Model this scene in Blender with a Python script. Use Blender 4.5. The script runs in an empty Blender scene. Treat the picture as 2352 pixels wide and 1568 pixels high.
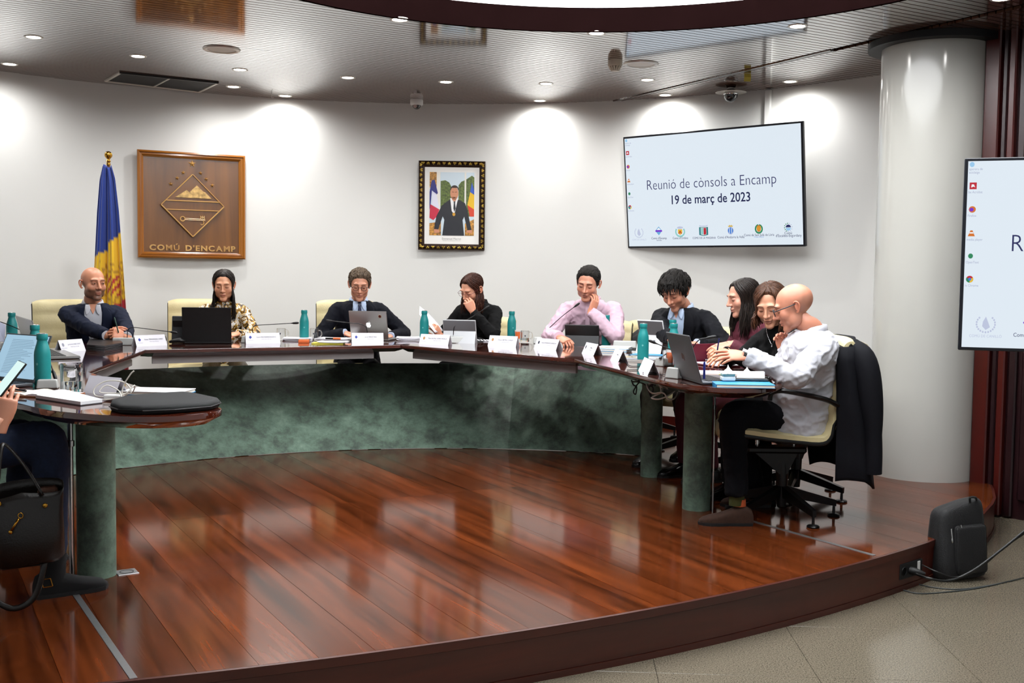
import bpy, bmesh, math, random
import numpy as np
from mathutils import Vector, Matrix, Euler, noise
from mathutils.bvhtree import BVHTree

random.seed(7)
scene = bpy.context.scene
COL = scene.collection
pi = math.pi

# ------------------------------------------------------------------ camera
FPX, CAM_H, PITCH, ROLL = 2480.0, 1.28, math.atan(149 / 2480.0), 0.0125
cf = Vector((0, math.cos(PITCH), -math.sin(PITCH)))
cu0 = Vector((0, math.sin(PITCH), math.cos(PITCH)))
cr = (Vector((1, 0, 0)) * math.cos(ROLL) + cu0 * math.sin(ROLL))
cu = (cu0 * math.cos(ROLL) - Vector((1, 0, 0)) * math.sin(ROLL))
cam_data = bpy.data.cameras.new('camera')
cam = bpy.data.objects.new('camera', cam_data)
COL.objects.link(cam)
cam_data.sensor_width = 36.0
cam_data.lens = 36.0 * FPX / 2352.0
cam_data.clip_start = 0.05
cam.matrix_world = Matrix(((cr.x, cu.x, -cf.x, 0), (cr.y, cu.y, -cf.y, 0), (cr.z, cu.z, -cf.z, CAM_H), (0, 0, 0, 1)))
scene.camera = cam

# ------------------------------------------------------------------ world, view
world = bpy.data.worlds.new('hall')
scene.world = world
world.use_nodes = True
world.node_tree.nodes['Background'].inputs[0].default_value = (0.97, 0.99, 1.0, 1)
world.node_tree.nodes['Background'].inputs[1].default_value = 0.32
scene.view_settings.view_transform = 'Standard'
scene.view_settings.look = 'None'
scene.view_settings.gamma = 1.0
scene.view_settings.use_curve_mapping = False
scene.view_settings.exposure = 0.62
scene.cycles.use_denoising = True
scene.cycles.max_bounces = 6
scene.cycles.caustics_reflective = False
scene.cycles.caustics_refractive = False
scene.cycles.sample_clamp_indirect = 4.0

OCULUS_POWER = 0.9         # emission strength of the luminous ceiling disc
SPOT_POWER = 31.0         # watts of each recessed downlight


def pt(x, y, z):
    """world point at height z seen at photograph position x, y"""
    d = cf + cr * ((x - 1176.0) / FPX) - cu * ((y - 784.0) / FPX)
    return Vector((0, 0, CAM_H)) + d * ((z - CAM_H) / d.z)


def pd(x, y, depth):
    """world point at distance depth into the room seen at photograph position x, y"""
    d = cf + cr * ((x - 1176.0) / FPX) - cu * ((y - 784.0) / FPX)
    return Vector((0, 0, CAM_H)) + d * (depth / d.y)


# ------------------------------------------------------------------ mesh helpers
def lin(c):
    if isinstance(c, str):
        c = c.lstrip('#')
        c = [int(c[i:i + 2], 16) / 255 for i in (0, 2, 4)]
    return tuple((v / 12.92 if v <= 0.04045 else ((v + 0.055) / 1.055) ** 2.4) for v in c[:3])


class MB:
    """collects verts and faces, then becomes one mesh object"""

    def __init__(self):
        self.v, self.f, self.m = [], [], []

    def add(self, vs, fs, mi=0, M=None):
        n = len(self.v)
        if M is not None:
            vs = [M @ Vector(p) for p in vs]
        self.v += [tuple(p) for p in vs]
        self.f += [tuple(i + n for i in f) for f in fs]
        self.m += [mi] * len(fs)
        return self

    def box(self, c, s, M=None, mi=0, bev=0.0, seg=1):
        x, y, z = s[0] / 2, s[1] / 2, s[2] / 2
        if bev <= 0:
            vs = [(c[0] + a * x, c[1] + b * y, c[2] + d * z) for a in (-1, 1) for b in (-1, 1) for d in (-1, 1)]
            fs = [(0, 1, 3, 2), (4, 6, 7, 5), (0, 4, 5, 1), (2, 3, 7, 6), (0, 2, 6, 4), (1, 5, 7, 3)]
            return self.add(vs, fs, mi, M)
        bm = bmesh.new()
        bmesh.ops.create_cube(bm, size=1.0)
        bmesh.ops.scale(bm, vec=s, verts=bm.verts)
        bmesh.ops.bevel(bm, geom=list(bm.edges), offset=bev, segments=seg, affect='EDGES', profile=0.5)
        bmesh.ops.translate(bm, vec=c, verts=bm.verts)
        bm.verts.index_update()
        self.add([v.co.copy() for v in bm.verts], [[v.index for v in f.verts] for f in bm.faces], mi, M)
        bm.free()
        return self

    def tube(self, path, r, n=8, M=None, mi=0, caps=True, ry=None, up=None):
        """swept ellipse along path; r, ry numbers or lists"""
        path = [Vector(p) for p in path]
        k = len(path)
        rs = r if isinstance(r, (list, tuple)) else [r] * k
        rys = rs if ry is None else (ry if isinstance(ry, (list, tuple)) else [ry] * k)
        vs, fs = [], []
        prev = Vector(up) if up is not None else None
        for i, p in enumerate(path):
            t = (path[min(i + 1, k - 1)] - path[max(i - 1, 0)])
            t = t.normalized() if t.length > 1e-9 else Vector((0, 0, 1))
            if prev is None:
                a = Vector((0, 0, 1)) if abs(t.z) < 0.9 else Vector((0, 1, 0))
                prev = a
            u = prev - t * prev.dot(t)
            if u.length < 1e-6:
                u = t.orthogonal()
            u.normalize()
            prev = u
            w = t.cross(u)
            for j in range(n):
                a = 2 * pi * j / n
                vs.append(p + w * (math.cos(a) * rs[i]) + u * (math.sin(a) * rys[i]))
        for i in range(k - 1):
            for j in range(n):
                fs.append((i * n + j, i * n + (j + 1) % n, (i + 1) * n + (j + 1) % n, (i + 1) * n + j))
        if caps:
            fs.append(tuple(range(n - 1, -1, -1)))
            fs.append(tuple(range((k - 1) * n, k * n)))
        return self.add(vs, fs, mi, M)

    def lathe(self, prof, n=24, M=None, mi=0, a0=0.0, a1=2 * pi):
        """profile of (radius, z) turned about z"""
        full = abs(a1 - a0 - 2 * pi) < 1e-6
        na = n if full else n + 1
        vs, fs = [], []
        for r, z in prof:
            for j in range(na):
                a = a0 + (a1 - a0) * j / n
                vs.append((r * math.cos(a), r * math.sin(a), z))
        for i in range(len(prof) - 1):
            for j in range(n):
                k = (j + 1) % na
                fs.append((i * na + j, i * na + k, (i + 1) * na + k, (i + 1) * na + j))
        if full:
            if prof[0][0] > 1e-6:
                fs.append(tuple(range(na - 1, -1, -1)))
            if prof[-1][0] > 1e-6:
                fs.append(tuple(range((len(prof) - 1) * na, len(prof) * na)))
        return self.add(vs, fs, mi, M)

    def prism(self, poly, z0, z1, M=None, mi=0):
        n = len(poly)
        vs = [(p[0], p[1], z0) for p in poly] + [(p[0], p[1], z1) for p in poly]
        fs = [tuple(range(n - 1, -1, -1)), tuple(range(n, 2 * n))]
        fs += [(i, (i + 1) % n, n + (i + 1) % n, n + i) for i in range(n)]
        return self.add(vs, fs, mi, M)

    def ell(self, c, r, n=16, m=10, M=None, mi=0):
        vs, fs = [], []
        for i in range(m + 1):
            th = pi * i / m
            for j in range(n):
                a = 2 * pi * j / n
                vs.append((c[0] + r[0] * math.sin(th) * math.cos(a), c[1] + r[1] * math.sin(th) * math.sin(a), c[2] + r[2] * math.cos(th)))
        for i in range(m):
            for j in range(n):
                fs.append((i * n + j, (i + 1) * n + j, (i + 1) * n + (j + 1) % n, i * n + (j + 1) % n))
        return self.add(vs, fs, mi, M)

    def quad(self, a, b, c, d, mi=0, M=None):
        return self.add([a, b, c, d], [(0, 1, 2, 3)], mi, M)

    def build(self, name, mats, parent=None, smooth=False, M=None, merge=0.0):
        me = bpy.data.meshes.new(name)
        me.from_pydata(self.v, [], self.f)
        if not isinstance(mats, (list, tuple)):
            mats = [mats]
        for m in mats:
            me.materials.append(m)
        if len(mats) > 1:
            me.polygons.foreach_set('material_index', self.m)
        bm = bmesh.new()
        bm.from_mesh(me)
        if merge > 0:
            bmesh.ops.remove_doubles(bm, verts=bm.verts, dist=merge)
        bmesh.ops.recalc_face_normals(bm, faces=bm.faces)
        bm.to_mesh(me)
        bm.free()
        if smooth:
            smooth_mesh(me, smooth)
        return link(name, me, parent, M)


def smooth_mesh(me, ang=True):
    me.polygons.foreach_set('use_smooth', [True] * len(me.polygons))
    if ang is not True:
        me.set_sharp_from_angle(angle=math.radians(ang))
    me.update()


def link(name, me, parent=None, M=None):
    o = bpy.data.objects.new(name, me)
    COL.objects.link(o)
    if parent is not None:
        o.parent = parent
    if M is not None:
        o.matrix_local = M
    return o


def tag(o, label, cat=None, group=None, kind=None):
    o['label'] = label
    if cat:
        o['category'] = cat
    if group:
        o['group'] = group
    if kind:
        o['kind'] = kind
    return o


def struct(o, label=None):
    o['kind'] = 'structure'
    if label:
        o['label'] = label
    return o


def thing(name, label, cat, M=None, group=None):
    o = bpy.data.objects.new(name, None)
    COL.objects.link(o)
    o.empty_display_size = 0.05
    if M is not None:
        o.matrix_world = M
    return tag(o, label, cat, group)


def copy_tree(o, parent=None):
    c = o.copy()
    COL.objects.link(c)
    c.parent = parent
    for ch in list(o.children):
        copy_tree(ch, c)
    return c


def TR(x, y, z, yaw=0.0, tilt=0.0, roll=0.0):
    return Matrix.Translation((x, y, z)) @ Matrix.Rotation(yaw, 4, 'Z') @ Matrix.Rotation(tilt, 4, 'X') @ Matrix.Rotation(roll, 4, 'Y')


def frame(o, xdir, zdir=(0, 0, 1)):
    """matrix with given origin, x direction and (approximate) z direction"""
    x = Vector(xdir).normalized()
    z = Vector(zdir)
    y = z.cross(x).normalized()
    z = x.cross(y)
    return Matrix(((x.x, y.x, z.x, o[0]), (x.y, y.y, z.y, o[1]), (x.z, y.z, z.z, o[2]), (0, 0, 0, 1)))


def dirs(o, y, z):
    """matrix with origin o, local y along y, local z near z"""
    y = Vector(y).normalized()
    z = Vector(z)
    x = y.cross(z).normalized()
    z = x.cross(y)
    return Matrix(((x.x, y.x, z.x, o[0]), (x.y, y.y, z.y, o[1]), (x.z, y.z, z.z, o[2]), (0, 0, 0, 1)))


def spline(pts, n=24):
    """Catmull-Rom through points"""
    P = [Vector(p) for p in pts]
    if len(P) == 2:
        return [P[0].lerp(P[1], i / n) for i in range(n + 1)]
    P = [P[0] * 2 - P[1]] + P + [P[-1] * 2 - P[-2]]
    out = []
    segs = len(P) - 3
    per = max(2, n // segs)
    for s in range(segs):
        p0, p1, p2, p3 = P[s:s + 4]
        for i in range(per + (1 if s == segs - 1 else 0)):
            t = i / per
            out.append(0.5 * ((2 * p1) + (p2 - p0) * t + (2 * p0 - 5 * p1 + 4 * p2 - p3) * t * t + (3 * p1 - p0 - 3 * p2 + p3) * t ** 3))
    return out


def interp(xs, ys, x):
    return float(np.interp(x, xs, ys))


_fonts = {}


def text_mesh(body, size, depth=0.0006, offset=0.0, align='CENTER', sx=1.0, spacing=1.0):
    """lettering as a flat mesh in the local x-z plane, facing -y; returns mesh data"""
    cu_ = bpy.data.curves.new('lettering', 'FONT')
    cu_.body = body
    cu_.size = size
    cu_.align_x = align
    cu_.align_y = 'CENTER'
    cu_.extrude = depth
    cu_.offset = offset
    cu_.space_character = spacing
    cu_.resolution_u = 3
    o = bpy.data.objects.new('lettering', cu_)
    COL.objects.link(o)
    dg = bpy.context.evaluated_depsgraph_get()
    me = bpy.data.meshes.new_from_object(o.evaluated_get(dg))
    bpy.data.objects.remove(o)
    bpy.data.curves.remove(cu_)
    me.transform(Matrix.Rotation(pi / 2, 4, 'X') @ Matrix.Diagonal((sx, 1, 1, 1)))
    me.name = 'lettering'
    return me


def text(body, size, mat_, parent, loc, name='lettering', M=None, **kw):
    me = text_mesh(body, size, **kw)
    me.materials.clear()
    me.materials.append(mat_)
    return link(name, me, parent, M if M is not None else Matrix.Translation(loc))


def clip(poly, hull):
    """convex clip (Sutherland-Hodgman), hull counter-clockwise"""
    out = list(poly)
    for i in range(len(hull)):
        a, b = hull[i], hull[(i + 1) % len(hull)]
        inp, out = out, []
        if not inp:
            return []

        def side(p):
            return (b[0] - a[0]) * (p[1] - a[1]) - (b[1] - a[1]) * (p[0] - a[0])
        for j in range(len(inp)):
            p, q = inp[j - 1], inp[j]
            sp, sq = side(p), side(q)
            if (sp < 0) != (sq < 0):
                t = sp / (sp - sq)
                out.append((p[0] + (q[0] - p[0]) * t, p[1] + (q[1] - p[1]) * t))
            if sq >= 0:
                out.append(q)
    return out


def hull2(ps):
    ps = sorted(set((round(p[0], 5), round(p[1], 5)) for p in ps))

    def half(seq):
        h = []
        for p in seq:
            while len(h) > 1 and (h[-1][0] - h[-2][0]) * (p[1] - h[-2][1]) - (h[-1][1] - h[-2][1]) * (p[0] - h[-2][0]) <= 0:
                h.pop()
            h.append(p)
        return h[:-1]
    return half(ps) + half(ps[::-1])


# ------------------------------------------------------------------ materials
def mat(name, color, rough=0.5, metal=0.0, var=0.0, vscale=8.0, color2=None, bump=0.0, bscale=60.0, stretch=None, coat=0.0,
        emit=0.0, emit_col=None, trans=0.0, ior=1.45, spec=0.5, rvar=0.0, sheen=0.0, alpha=1.0, detail=4.0):
    m = bpy.data.materials.new(name)
    m.use_nodes = True
    nt = m.node_tree
    b = nt.nodes['Principled BSDF']
    c = lin(color)
    b.inputs['Base Color'].default_value = (*c, 1)
    b.inputs['Roughness'].default_value = rough
    b.inputs['Metallic'].default_value = metal
    b.inputs['Specular IOR Level'].default_value = spec
    b.inputs['IOR'].default_value = ior
    b.inputs['Coat Weight'].default_value = coat
    b.inputs['Coat Roughness'].default_value = 0.08
    b.inputs['Transmission Weight'].default_value = trans
    b.inputs['Sheen Weight'].default_value = sheen
    b.inputs['Alpha'].default_value = alpha
    if emit > 0:
        b.inputs['Emission Color'].default_value = (*lin(emit_col or color), 1)
        b.inputs['Emission Strength'].default_value = emit
    if var > 0 or bump > 0 or color2 or rvar > 0:
        tc = nt.nodes.new('ShaderNodeTexCoord')
        mp = nt.nodes.new('ShaderNodeMapping')
        nt.links.new(tc.outputs['Object'], mp.inputs[0])
        if stretch:
            mp.inputs['Scale'].default_value = stretch
        if var > 0 or color2 or rvar > 0:
            n = nt.nodes.new('ShaderNodeTexNoise')
            n.inputs['Scale'].default_value = vscale
            n.inputs['Detail'].default_value = detail
            n.inputs['Roughness'].default_value = 0.6
            nt.links.new(mp.outputs[0], n.inputs['Vector'])
            r = nt.nodes.new('ShaderNodeValToRGB')
            r.color_ramp.elements[0].position = 0.3
            r.color_ramp.elements[1].position = 0.72
            c2 = lin(color2) if color2 else c
            r.color_ramp.elements[0].color = (*[max(0, v * (1 - var)) for v in c], 1)
            r.color_ramp.elements[1].color = (*[min(1, v * (1 + var)) for v in c2], 1)
            nt.links.new(n.outputs['Fac'], r.inputs[0])
            nt.links.new(r.outputs[0], b.inputs['Base Color'])
            if rvar > 0:
                mr = nt.nodes.new('ShaderNodeMapRange')
                mr.inputs['To Min'].default_value = max(0.02, rough - rvar)
                mr.inputs['To Max'].default_value = rough + rvar
                nt.links.new(n.outputs['Fac'], mr.inputs['Value'])
                nt.links.new(mr.outputs[0], b.inputs['Roughness'])
        if bump > 0:
            n2 = nt.nodes.new('ShaderNodeTexNoise')
            n2.inputs['Scale'].default_value = bscale
            n2.inputs['Detail'].default_value = 3.0
            nt.links.new(mp.outputs[0], n2.inputs['Vector'])
            bp = nt.nodes.new('ShaderNodeBump')
            bp.inputs['Strength'].default_value = bump
            bp.inputs['Distance'].default_value = 0.01
            nt.links.new(n2.outputs['Fac'], bp.inputs['Height'])
            nt.links.new(bp.outputs[0], b.inputs['Normal'])
    return m


def wood(name, dark, light, rough=0.15, coat=0.3, ang=0.0, scale=1.0, per_obj=0.25, bump=0.02, coord='Object', axis='X'):
    """varnished wood: grain streaks along local x (rotated by ang), tone varied per object"""
    m = bpy.data.materials.new(name)
    m.use_nodes = True
    nt = m.node_tree
    L = nt.links.new
    b = nt.nodes['Principled BSDF']
    tc = nt.nodes.new('ShaderNodeTexCoord')
    mp = nt.nodes.new('ShaderNodeMapping')
    mp.inputs['Rotation'].default_value = (0, 0, -ang)
    L(tc.outputs[coord], mp.inputs[0])
    mp2 = nt.nodes.new('ShaderNodeMapping')
    st = {'X': (0.9, 14, 14), 'Y': (14, 0.9, 14), 'Z': (14, 14, 0.9)}[axis]
    mp2.inputs['Scale'].default_value = [s * scale for s in st]
    L(mp.outputs[0], mp2.inputs[0])
    oi = nt.nodes.new('ShaderNodeObjectInfo')
    add = nt.nodes.new('ShaderNodeVectorMath')
    add.operation = 'ADD'
    comb = nt.nodes.new('ShaderNodeCombineXYZ')
    mul = nt.nodes.new('ShaderNodeMath')
    mul.operation = 'MULTIPLY'
    mul.inputs[1].default_value = 37.0
    L(oi.outputs['Random'], mul.inputs[0])
    for k in range(3):
        L(mul.outputs[0], comb.inputs[k])
    L(mp2.outputs[0], add.inputs[0])
    L(comb.outputs[0], add.inputs[1])
    n = nt.nodes.new('ShaderNodeTexNoise')
    n.inputs['Scale'].default_value = 1.0
    n.inputs['Detail'].default_value = 5.0
    n.inputs['Roughness'].default_value = 0.62
    n.inputs['Distortion'].default_value = 0.5
    L(add.outputs[0], n.inputs['Vector'])
    r = nt.nodes.new('ShaderNodeValToRGB')
    r.color_ramp.elements[0].position = 0.28
    r.color_ramp.elements[1].position = 0.74
    r.color_ramp.elements[0].color = (*lin(dark), 1)
    r.color_ramp.elements[1].color = (*lin(light), 1)
    L(n.outputs['Fac'], r.inputs[0])
    hv = nt.nodes.new('ShaderNodeHueSaturation')
    mr = nt.nodes.new('ShaderNodeMapRange')
    mr.inputs['To Min'].default_value = 1 - per_obj
    mr.inputs['To Max'].default_value = 1 + per_obj
    L(oi.outputs['Random'], mr.inputs['Value'])
    L(mr.outputs[0], hv.inputs['Value'])
    L(r.outputs[0], hv.inputs['Color'])
    L(hv.outputs[0], b.inputs['Base Color'])
    b.inputs['Roughness'].default_value = rough
    b.inputs['Coat Weight'].default_value = coat
    b.inputs['Coat Roughness'].default_value = rough * 0.6
    if bump > 0:
        bp = nt.nodes.new('ShaderNodeBump')
        bp.inputs['Strength'].default_value = bump
        bp.inputs['Distance'].default_value = 0.01
        L(n.outputs['Fac'], bp.inputs['Height'])
        L(bp.outputs[0], b.inputs['Normal'])
    return m
# ================================================================== the room
ZC = 2.84                                   # slatted ceiling above the stage floor (z = 0); hall floor at -0.2
WX, WY, WR = -0.77, 5.32, 4.63              # the curved back wall
OX, OY, ORAD = 0.395, 4.774, 2.18           # the round luminous opening in the ceiling
SA = math.radians(29.5)                     # direction across the stage
BX, BY = math.cos(SA), math.sin(SA)
AX, AY = -math.sin(SA), math.cos(SA)


def ab(b, a):
    return (b * BX + a * AX, b * BY + a * AY)


m_wall = mat('white_wall_paint', '#e1e1de', rough=0.62, var=0.015, vscale=1.2, bump=0.03, bscale=180)
m_floorwood = wood('varnished_stage_boards', '#2b1005', '#6d3316', rough=0.105, coat=0.0, ang=SA + pi / 2, per_obj=0.28, bump=0.012)
m_riser = wood('mahogany_riser', '#331008', '#521e11', rough=0.36, coat=0.1, ang=SA, per_obj=0.1, scale=0.6)
m_slat = wood('varnished_ceiling_slats', '#4a3025', '#6d5042', rough=0.11, coat=1.0, ang=SA, per_obj=0.14, bump=0.0, scale=0.8)
for _m in (m_slat,):
    _m.node_tree.nodes['Principled BSDF'].inputs['Coat IOR'].default_value = 1.8
m_floorwood.node_tree.nodes['Principled BSDF'].inputs['Specular IOR Level'].default_value = 0.24
m_slatback = mat('dark_void_above_slats', '#140c09', rough=0.8)
m_maho = wood('dark_mahogany', '#16050a', '#260a0c', rough=0.35, coat=0.05, ang=0, per_obj=0.1, axis='Z', scale=0.5, bump=0.0)
m_redmaho = wood('red_mahogany_moulding', '#330a08', '#4d130d', rough=0.3, coat=0.1, axis='Z', scale=0.5, bump=0.0)
m_ringw = mat('matt_mahogany_ring', '#150a0a', rough=0.7, spec=0.0, var=0.15, vscale=3)
m_pillar = mat('gloss_painted_pillar', '#b4b3ad', rough=0.16, var=0.03, vscale=1.4, coat=0.3, stretch=(1, 1, 0.5))
m_black = mat('black_metal', '#0c0c0d', rough=0.35, metal=0.3)
m_blackmat = mat('matt_black_plastic', '#101011', rough=0.55)
m_chrome = mat('polished_chrome', '#d8d8d8', rough=0.12, metal=1.0)
m_alu = mat('brushed_aluminium', '#b9bbbd', rough=0.32, metal=0.9, var=0.05, vscale=40)
m_white = mat('white_plastic', '#e8e8e6', rough=0.4)
m_brass = mat('polished_brass', '#c9953a', rough=0.22, metal=1.0, var=0.1, vscale=20)
m_lumin = mat('luminous_ceiling_membrane', '#ffffff', rough=0.9, emit=OCULUS_POWER, emit_col='#fbfdff')

# granite of the hall floor: speckled
m_granite = bpy.data.materials.new('speckled_granite')
m_granite.use_nodes = True
_nt = m_granite.node_tree
_b = _nt.nodes['Principled BSDF']
_tc = _nt.nodes.new('ShaderNodeTexCoord')
_v = _nt.nodes.new('ShaderNodeTexNoise')
_v.inputs['Scale'].default_value = 170.0
_v.inputs['Detail'].default_value = 6.0
_v.inputs['Roughness'].default_value = 0.75
_nt.links.new(_tc.outputs['Object'], _v.inputs['Vector'])
_r = _nt.nodes.new('ShaderNodeValToRGB')
_e = _r.color_ramp.elements
_e[0].position, _e[0].color = 0.34, (*lin('#241f1a'), 1)
_e[1].position, _e[1].color = 0.62, (*lin('#857c6c'), 1)
_x = _e.new(0.42)
_x.color = (*lin('#554e43'), 1)
_x = _e.new(0.50)
_x.color = (*lin('#6c6455'), 1)
_nt.links.new(_v.outputs['Fac'], _r.inputs[0])
_nt.links.new(_r.outputs[0], _b.inputs['Base Color'])
_b.inputs['Roughness'].default_value = 0.16

# ---------------------------------------------------------------- stage floor: boards
front = []
for i in range(60):
    x = -5.4 + i * (2.055 + 5.4) / 59
    front.append((x, 11.954 - math.sqrt(9.109 ** 2 - (x + 4.126) ** 2)))
right_end = [(2.512, 5.765), (2.789, 6.204), (2.885, 6.383), (2.995, 6.656), (3.05, 6.815), (3.16, 7.3)]
back = [(WX + (WR + 0.04) * math.cos(math.radians(a)), WY + (WR + 0.04) * math.sin(math.radians(a))) for a in range(34, 182, 4)]
outline = hull2(front + right_end + back)
mb = MB()
mb.prism(outline, -0.2, -0.012)
floor = struct(mb.build('floor', m_slatback), 'raised stage floor of varnished reddish brown boards')
W_PL = 0.1945
random.seed(11)
for k in range(-13, 33):
    b0 = 0.804 + W_PL * k
    b1 = b0 + W_PL
    cuts = [0.5, 5.675, 8.25, 10.6]
    for c in range(3):
        a0, a1 = cuts[c], cuts[c + 1]
        g = 0.0007
        rect = [ab(b0 + g, a0 + g), ab(b1 - g, a0 + g), ab(b1 - g, a1 - g), ab(b0 + g, a1 - g)]
        poly = clip(rect, outline)
        if len(poly) < 3:
            continue
        area = abs(sum(poly[i - 1][0] * poly[i][1] - poly[i][0] * poly[i - 1][1] for i in range(len(poly)))) / 2
        if area < 0.003:
            continue
        q = MB()
        q.prism(poly, -0.014, random.uniform(-0.0004, 0.0))
        q.build('floor_board', m_floorwood, floor)

# stage riser: nosing, face and base strip
fr = [p for p in outline if p[1] < 7.0 and not (p[0] < -5.2)]
fr = [p for p in front if True] + right_end


def strip_wall(name, pts, z0, z1, out, m, parent=None):
    """a thin curved board standing along pts, pushed out by out"""
    q = MB()
    n = len(pts)
    P2 = [Vector((p[0], p[1])) for p in pts]
    off = []
    for i in range(n):
        t = (P2[min(i + 1, n - 1)] - P2[max(i - 1, 0)]).normalized()
        off.append(P2[i] + Vector((t.y, -t.x)) * out)
    vs = []
    for a, b in ((P2, z0), (off, z0), (off, z1), (P2, z1)):
        vs += [(p.x, p.y, b) for p in a]
    fs = []
    for i in range(n - 1):
        for r in range(4):
            r2 = (r + 1) % 4
            fs.append((r * n + i, r * n + i + 1, r2 * n + i + 1, r2 * n + i))
    fs += [(0, n, 2 * n, 3 * n), (n - 1, 4 * n - 1, 3 * n - 1, 2 * n - 1)]
    q.add(vs, fs)
    return q.build(name, m, parent)


riser = struct(strip_wall('trim_1', fr, -0.172, -0.036, 0.010, m_riser), 'dark mahogany riser board along the stage edge')
strip_wall('nosing', fr, -0.033, -0.0005, 0.016, m_riser, riser)
strip_wall('base_strip', fr, -0.2, -0.174, 0.014, m_riser, riser)

# metal strips let into the stage floor
for n_, (p, q, lab) in enumerate([((165, 1352), (307, 1558), 'aluminium strip in the boards near the left table leg'),
                                  ((1725, 1196), (2008, 1275.5), 'aluminium strip in the boards beside the swivel chair')]):
    a, b_ = pt(*p, 0), pt(*q, 0)
    d = (b_ - a)
    L_ = d.length
    mb = MB()
    mb.box((L_ / 2, 0, 0.0005), (L_, 0.024, 0.003))
    struct(mb.build('trim_%d' % (n_ + 2), m_alu, M=frame(a, d)), lab)

# ---------------------------------------------------------------- hall floor: granite tiles
mb = MB()
mb.prism([(-7, -3), (9, -3), (9, 9), (-7, 9)], -0.26, -0.206)
hall = struct(mb.build('floor_hall', mat('tile_bed', '#2e2923', rough=0.8)), 'hall floor of beige speckled granite tiles')
tq = MB()
tq.box((0, 0, -0.203), (0.5985, 0.5985, 0.006), bev=0.0012)
tile0 = tq.build('floor_tile', m_granite, hall)
ta = math.radians(-2.8)
first = True
for i in range(-3, 8):
    for j in range(-1, 9):
        u, v = 1.173 + 0.3 + 0.6 * (i - 1), 4.25 + 0.6 * (j - 4)
        x, y = math.cos(ta) * (u - 1.17) - math.sin(ta) * (v - 4.25) + 1.17, math.sin(ta) * (u - 1.17) + math.cos(ta) * (v - 4.25) + 4.25
        if i < -3 or y > 7.4:
            continue
        o = tile0 if first else tile0.copy()
        if not first:
            COL.objects.link(o)
            o.parent = hall
        first = False
        o.matrix_local = TR(x, y, 0, ta)

# ---------------------------------------------------------------- back wall
def arc_band(name, r0, r1, z0, z1, a0, a1, m, n=72, parent=None, cx=WX, cy=WY, smooth=40):
    q = MB()
    vs, fs = [], []
    for i in range(n + 1):
        a = math.radians(a0 + (a1 - a0) * i / n)
        c, s = math.cos(a), math.sin(a)
        vs += [(cx + r0 * c, cy + r0 * s, z0), (cx + r0 * c, cy + r0 * s, z1), (cx + r1 * c, cy + r1 * s, z1), (cx + r1 * c, cy + r1 * s, z0)]
    for i in range(n):
        for k in range(4):
            k2 = (k + 1) % 4
            fs.append((4 * i + k, 4 * i + k2, 4 * i + 4 + k2, 4 * i + 4 + k))
    fs += [(0, 1, 2, 3), (4 * n, 4 * n + 3, 4 * n + 2, 4 * n + 1)]
    q.add(vs, fs)
    return q.build(name, m, parent, smooth=smooth)


struct(arc_band('wall_back', WR, WR + 0.12, -0.01, ZC + 0.02, 18, 205, m_wall, 96), 'white curved wall behind the council table')
struct(arc_band('baseboard_back', WR - 0.012, WR - 0.0005, 0.0005, 0.075, 18, 205, m_redmaho, 96), 'low wooden baseboard of the curved wall')

# ---------------------------------------------------------------- ceiling: slats under a dark void
mb = MB()
N = 96
outer = [(WX + 5.2 * math.cos(2 * pi * i / N), WY + 5.2 * math.sin(2 * pi * i / N)) for i in range(N)]
inner = [(OX + (ORAD + 0.03) * math.cos(2 * pi * i / N), OY + (ORAD + 0.03) * math.sin(2 * pi * i / N)) for i in range(N)]
vs = [(p[0], p[1], ZC + 0.03) for p in outer] + [(p[0], p[1], ZC + 0.03) for p in inner] + \
     [(p[0], p[1], ZC + 0.06) for p in outer] + [(p[0], p[1], ZC + 0.06) for p in inner]
fs = []
for i in range(N):
    j = (i + 1) % N
    fs += [(i, j, N + j, N + i), (2 * N + i, 3 * N + i, 3 * N + j, 2 * N + j), (i, 2 * N + i, 2 * N + j, j), (N + i, N + j, 3 * N + j, 3 * N + i)]
mb.add(vs, fs)
ceiling = struct(mb.build('ceiling', m_slatback), 'ceiling of narrow varnished dark wooden slats')
PITCH_S, W_SL = 0.056, 0.047
wa, wb = WX * AX + WY * AY, WX * BX + WY * BY
oa, ob = OX * AX + OY * AY, OX * BX + OY * BY
TRK_B = (0.934 * BX + 9.492 * BY + 2.814 * BX + 6.366 * BY) / 2       # the curtain track runs along a at this b


def slat_poly(a0, a1, fl, fr_):
    s = [a0 + (a1 - a0) * i / 3 for i in range(4)]
    L = [(fl(a), a) for a in s]
    R = [(fr_(a), a) for a in s]
    poly = L + R[::-1]
    return [ab(*p) for p in poly]


def half_w(r, c, a):
    d = r * r - (a - c) ** 2
    return math.sqrt(d) if d > 0 else 0.0


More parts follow.
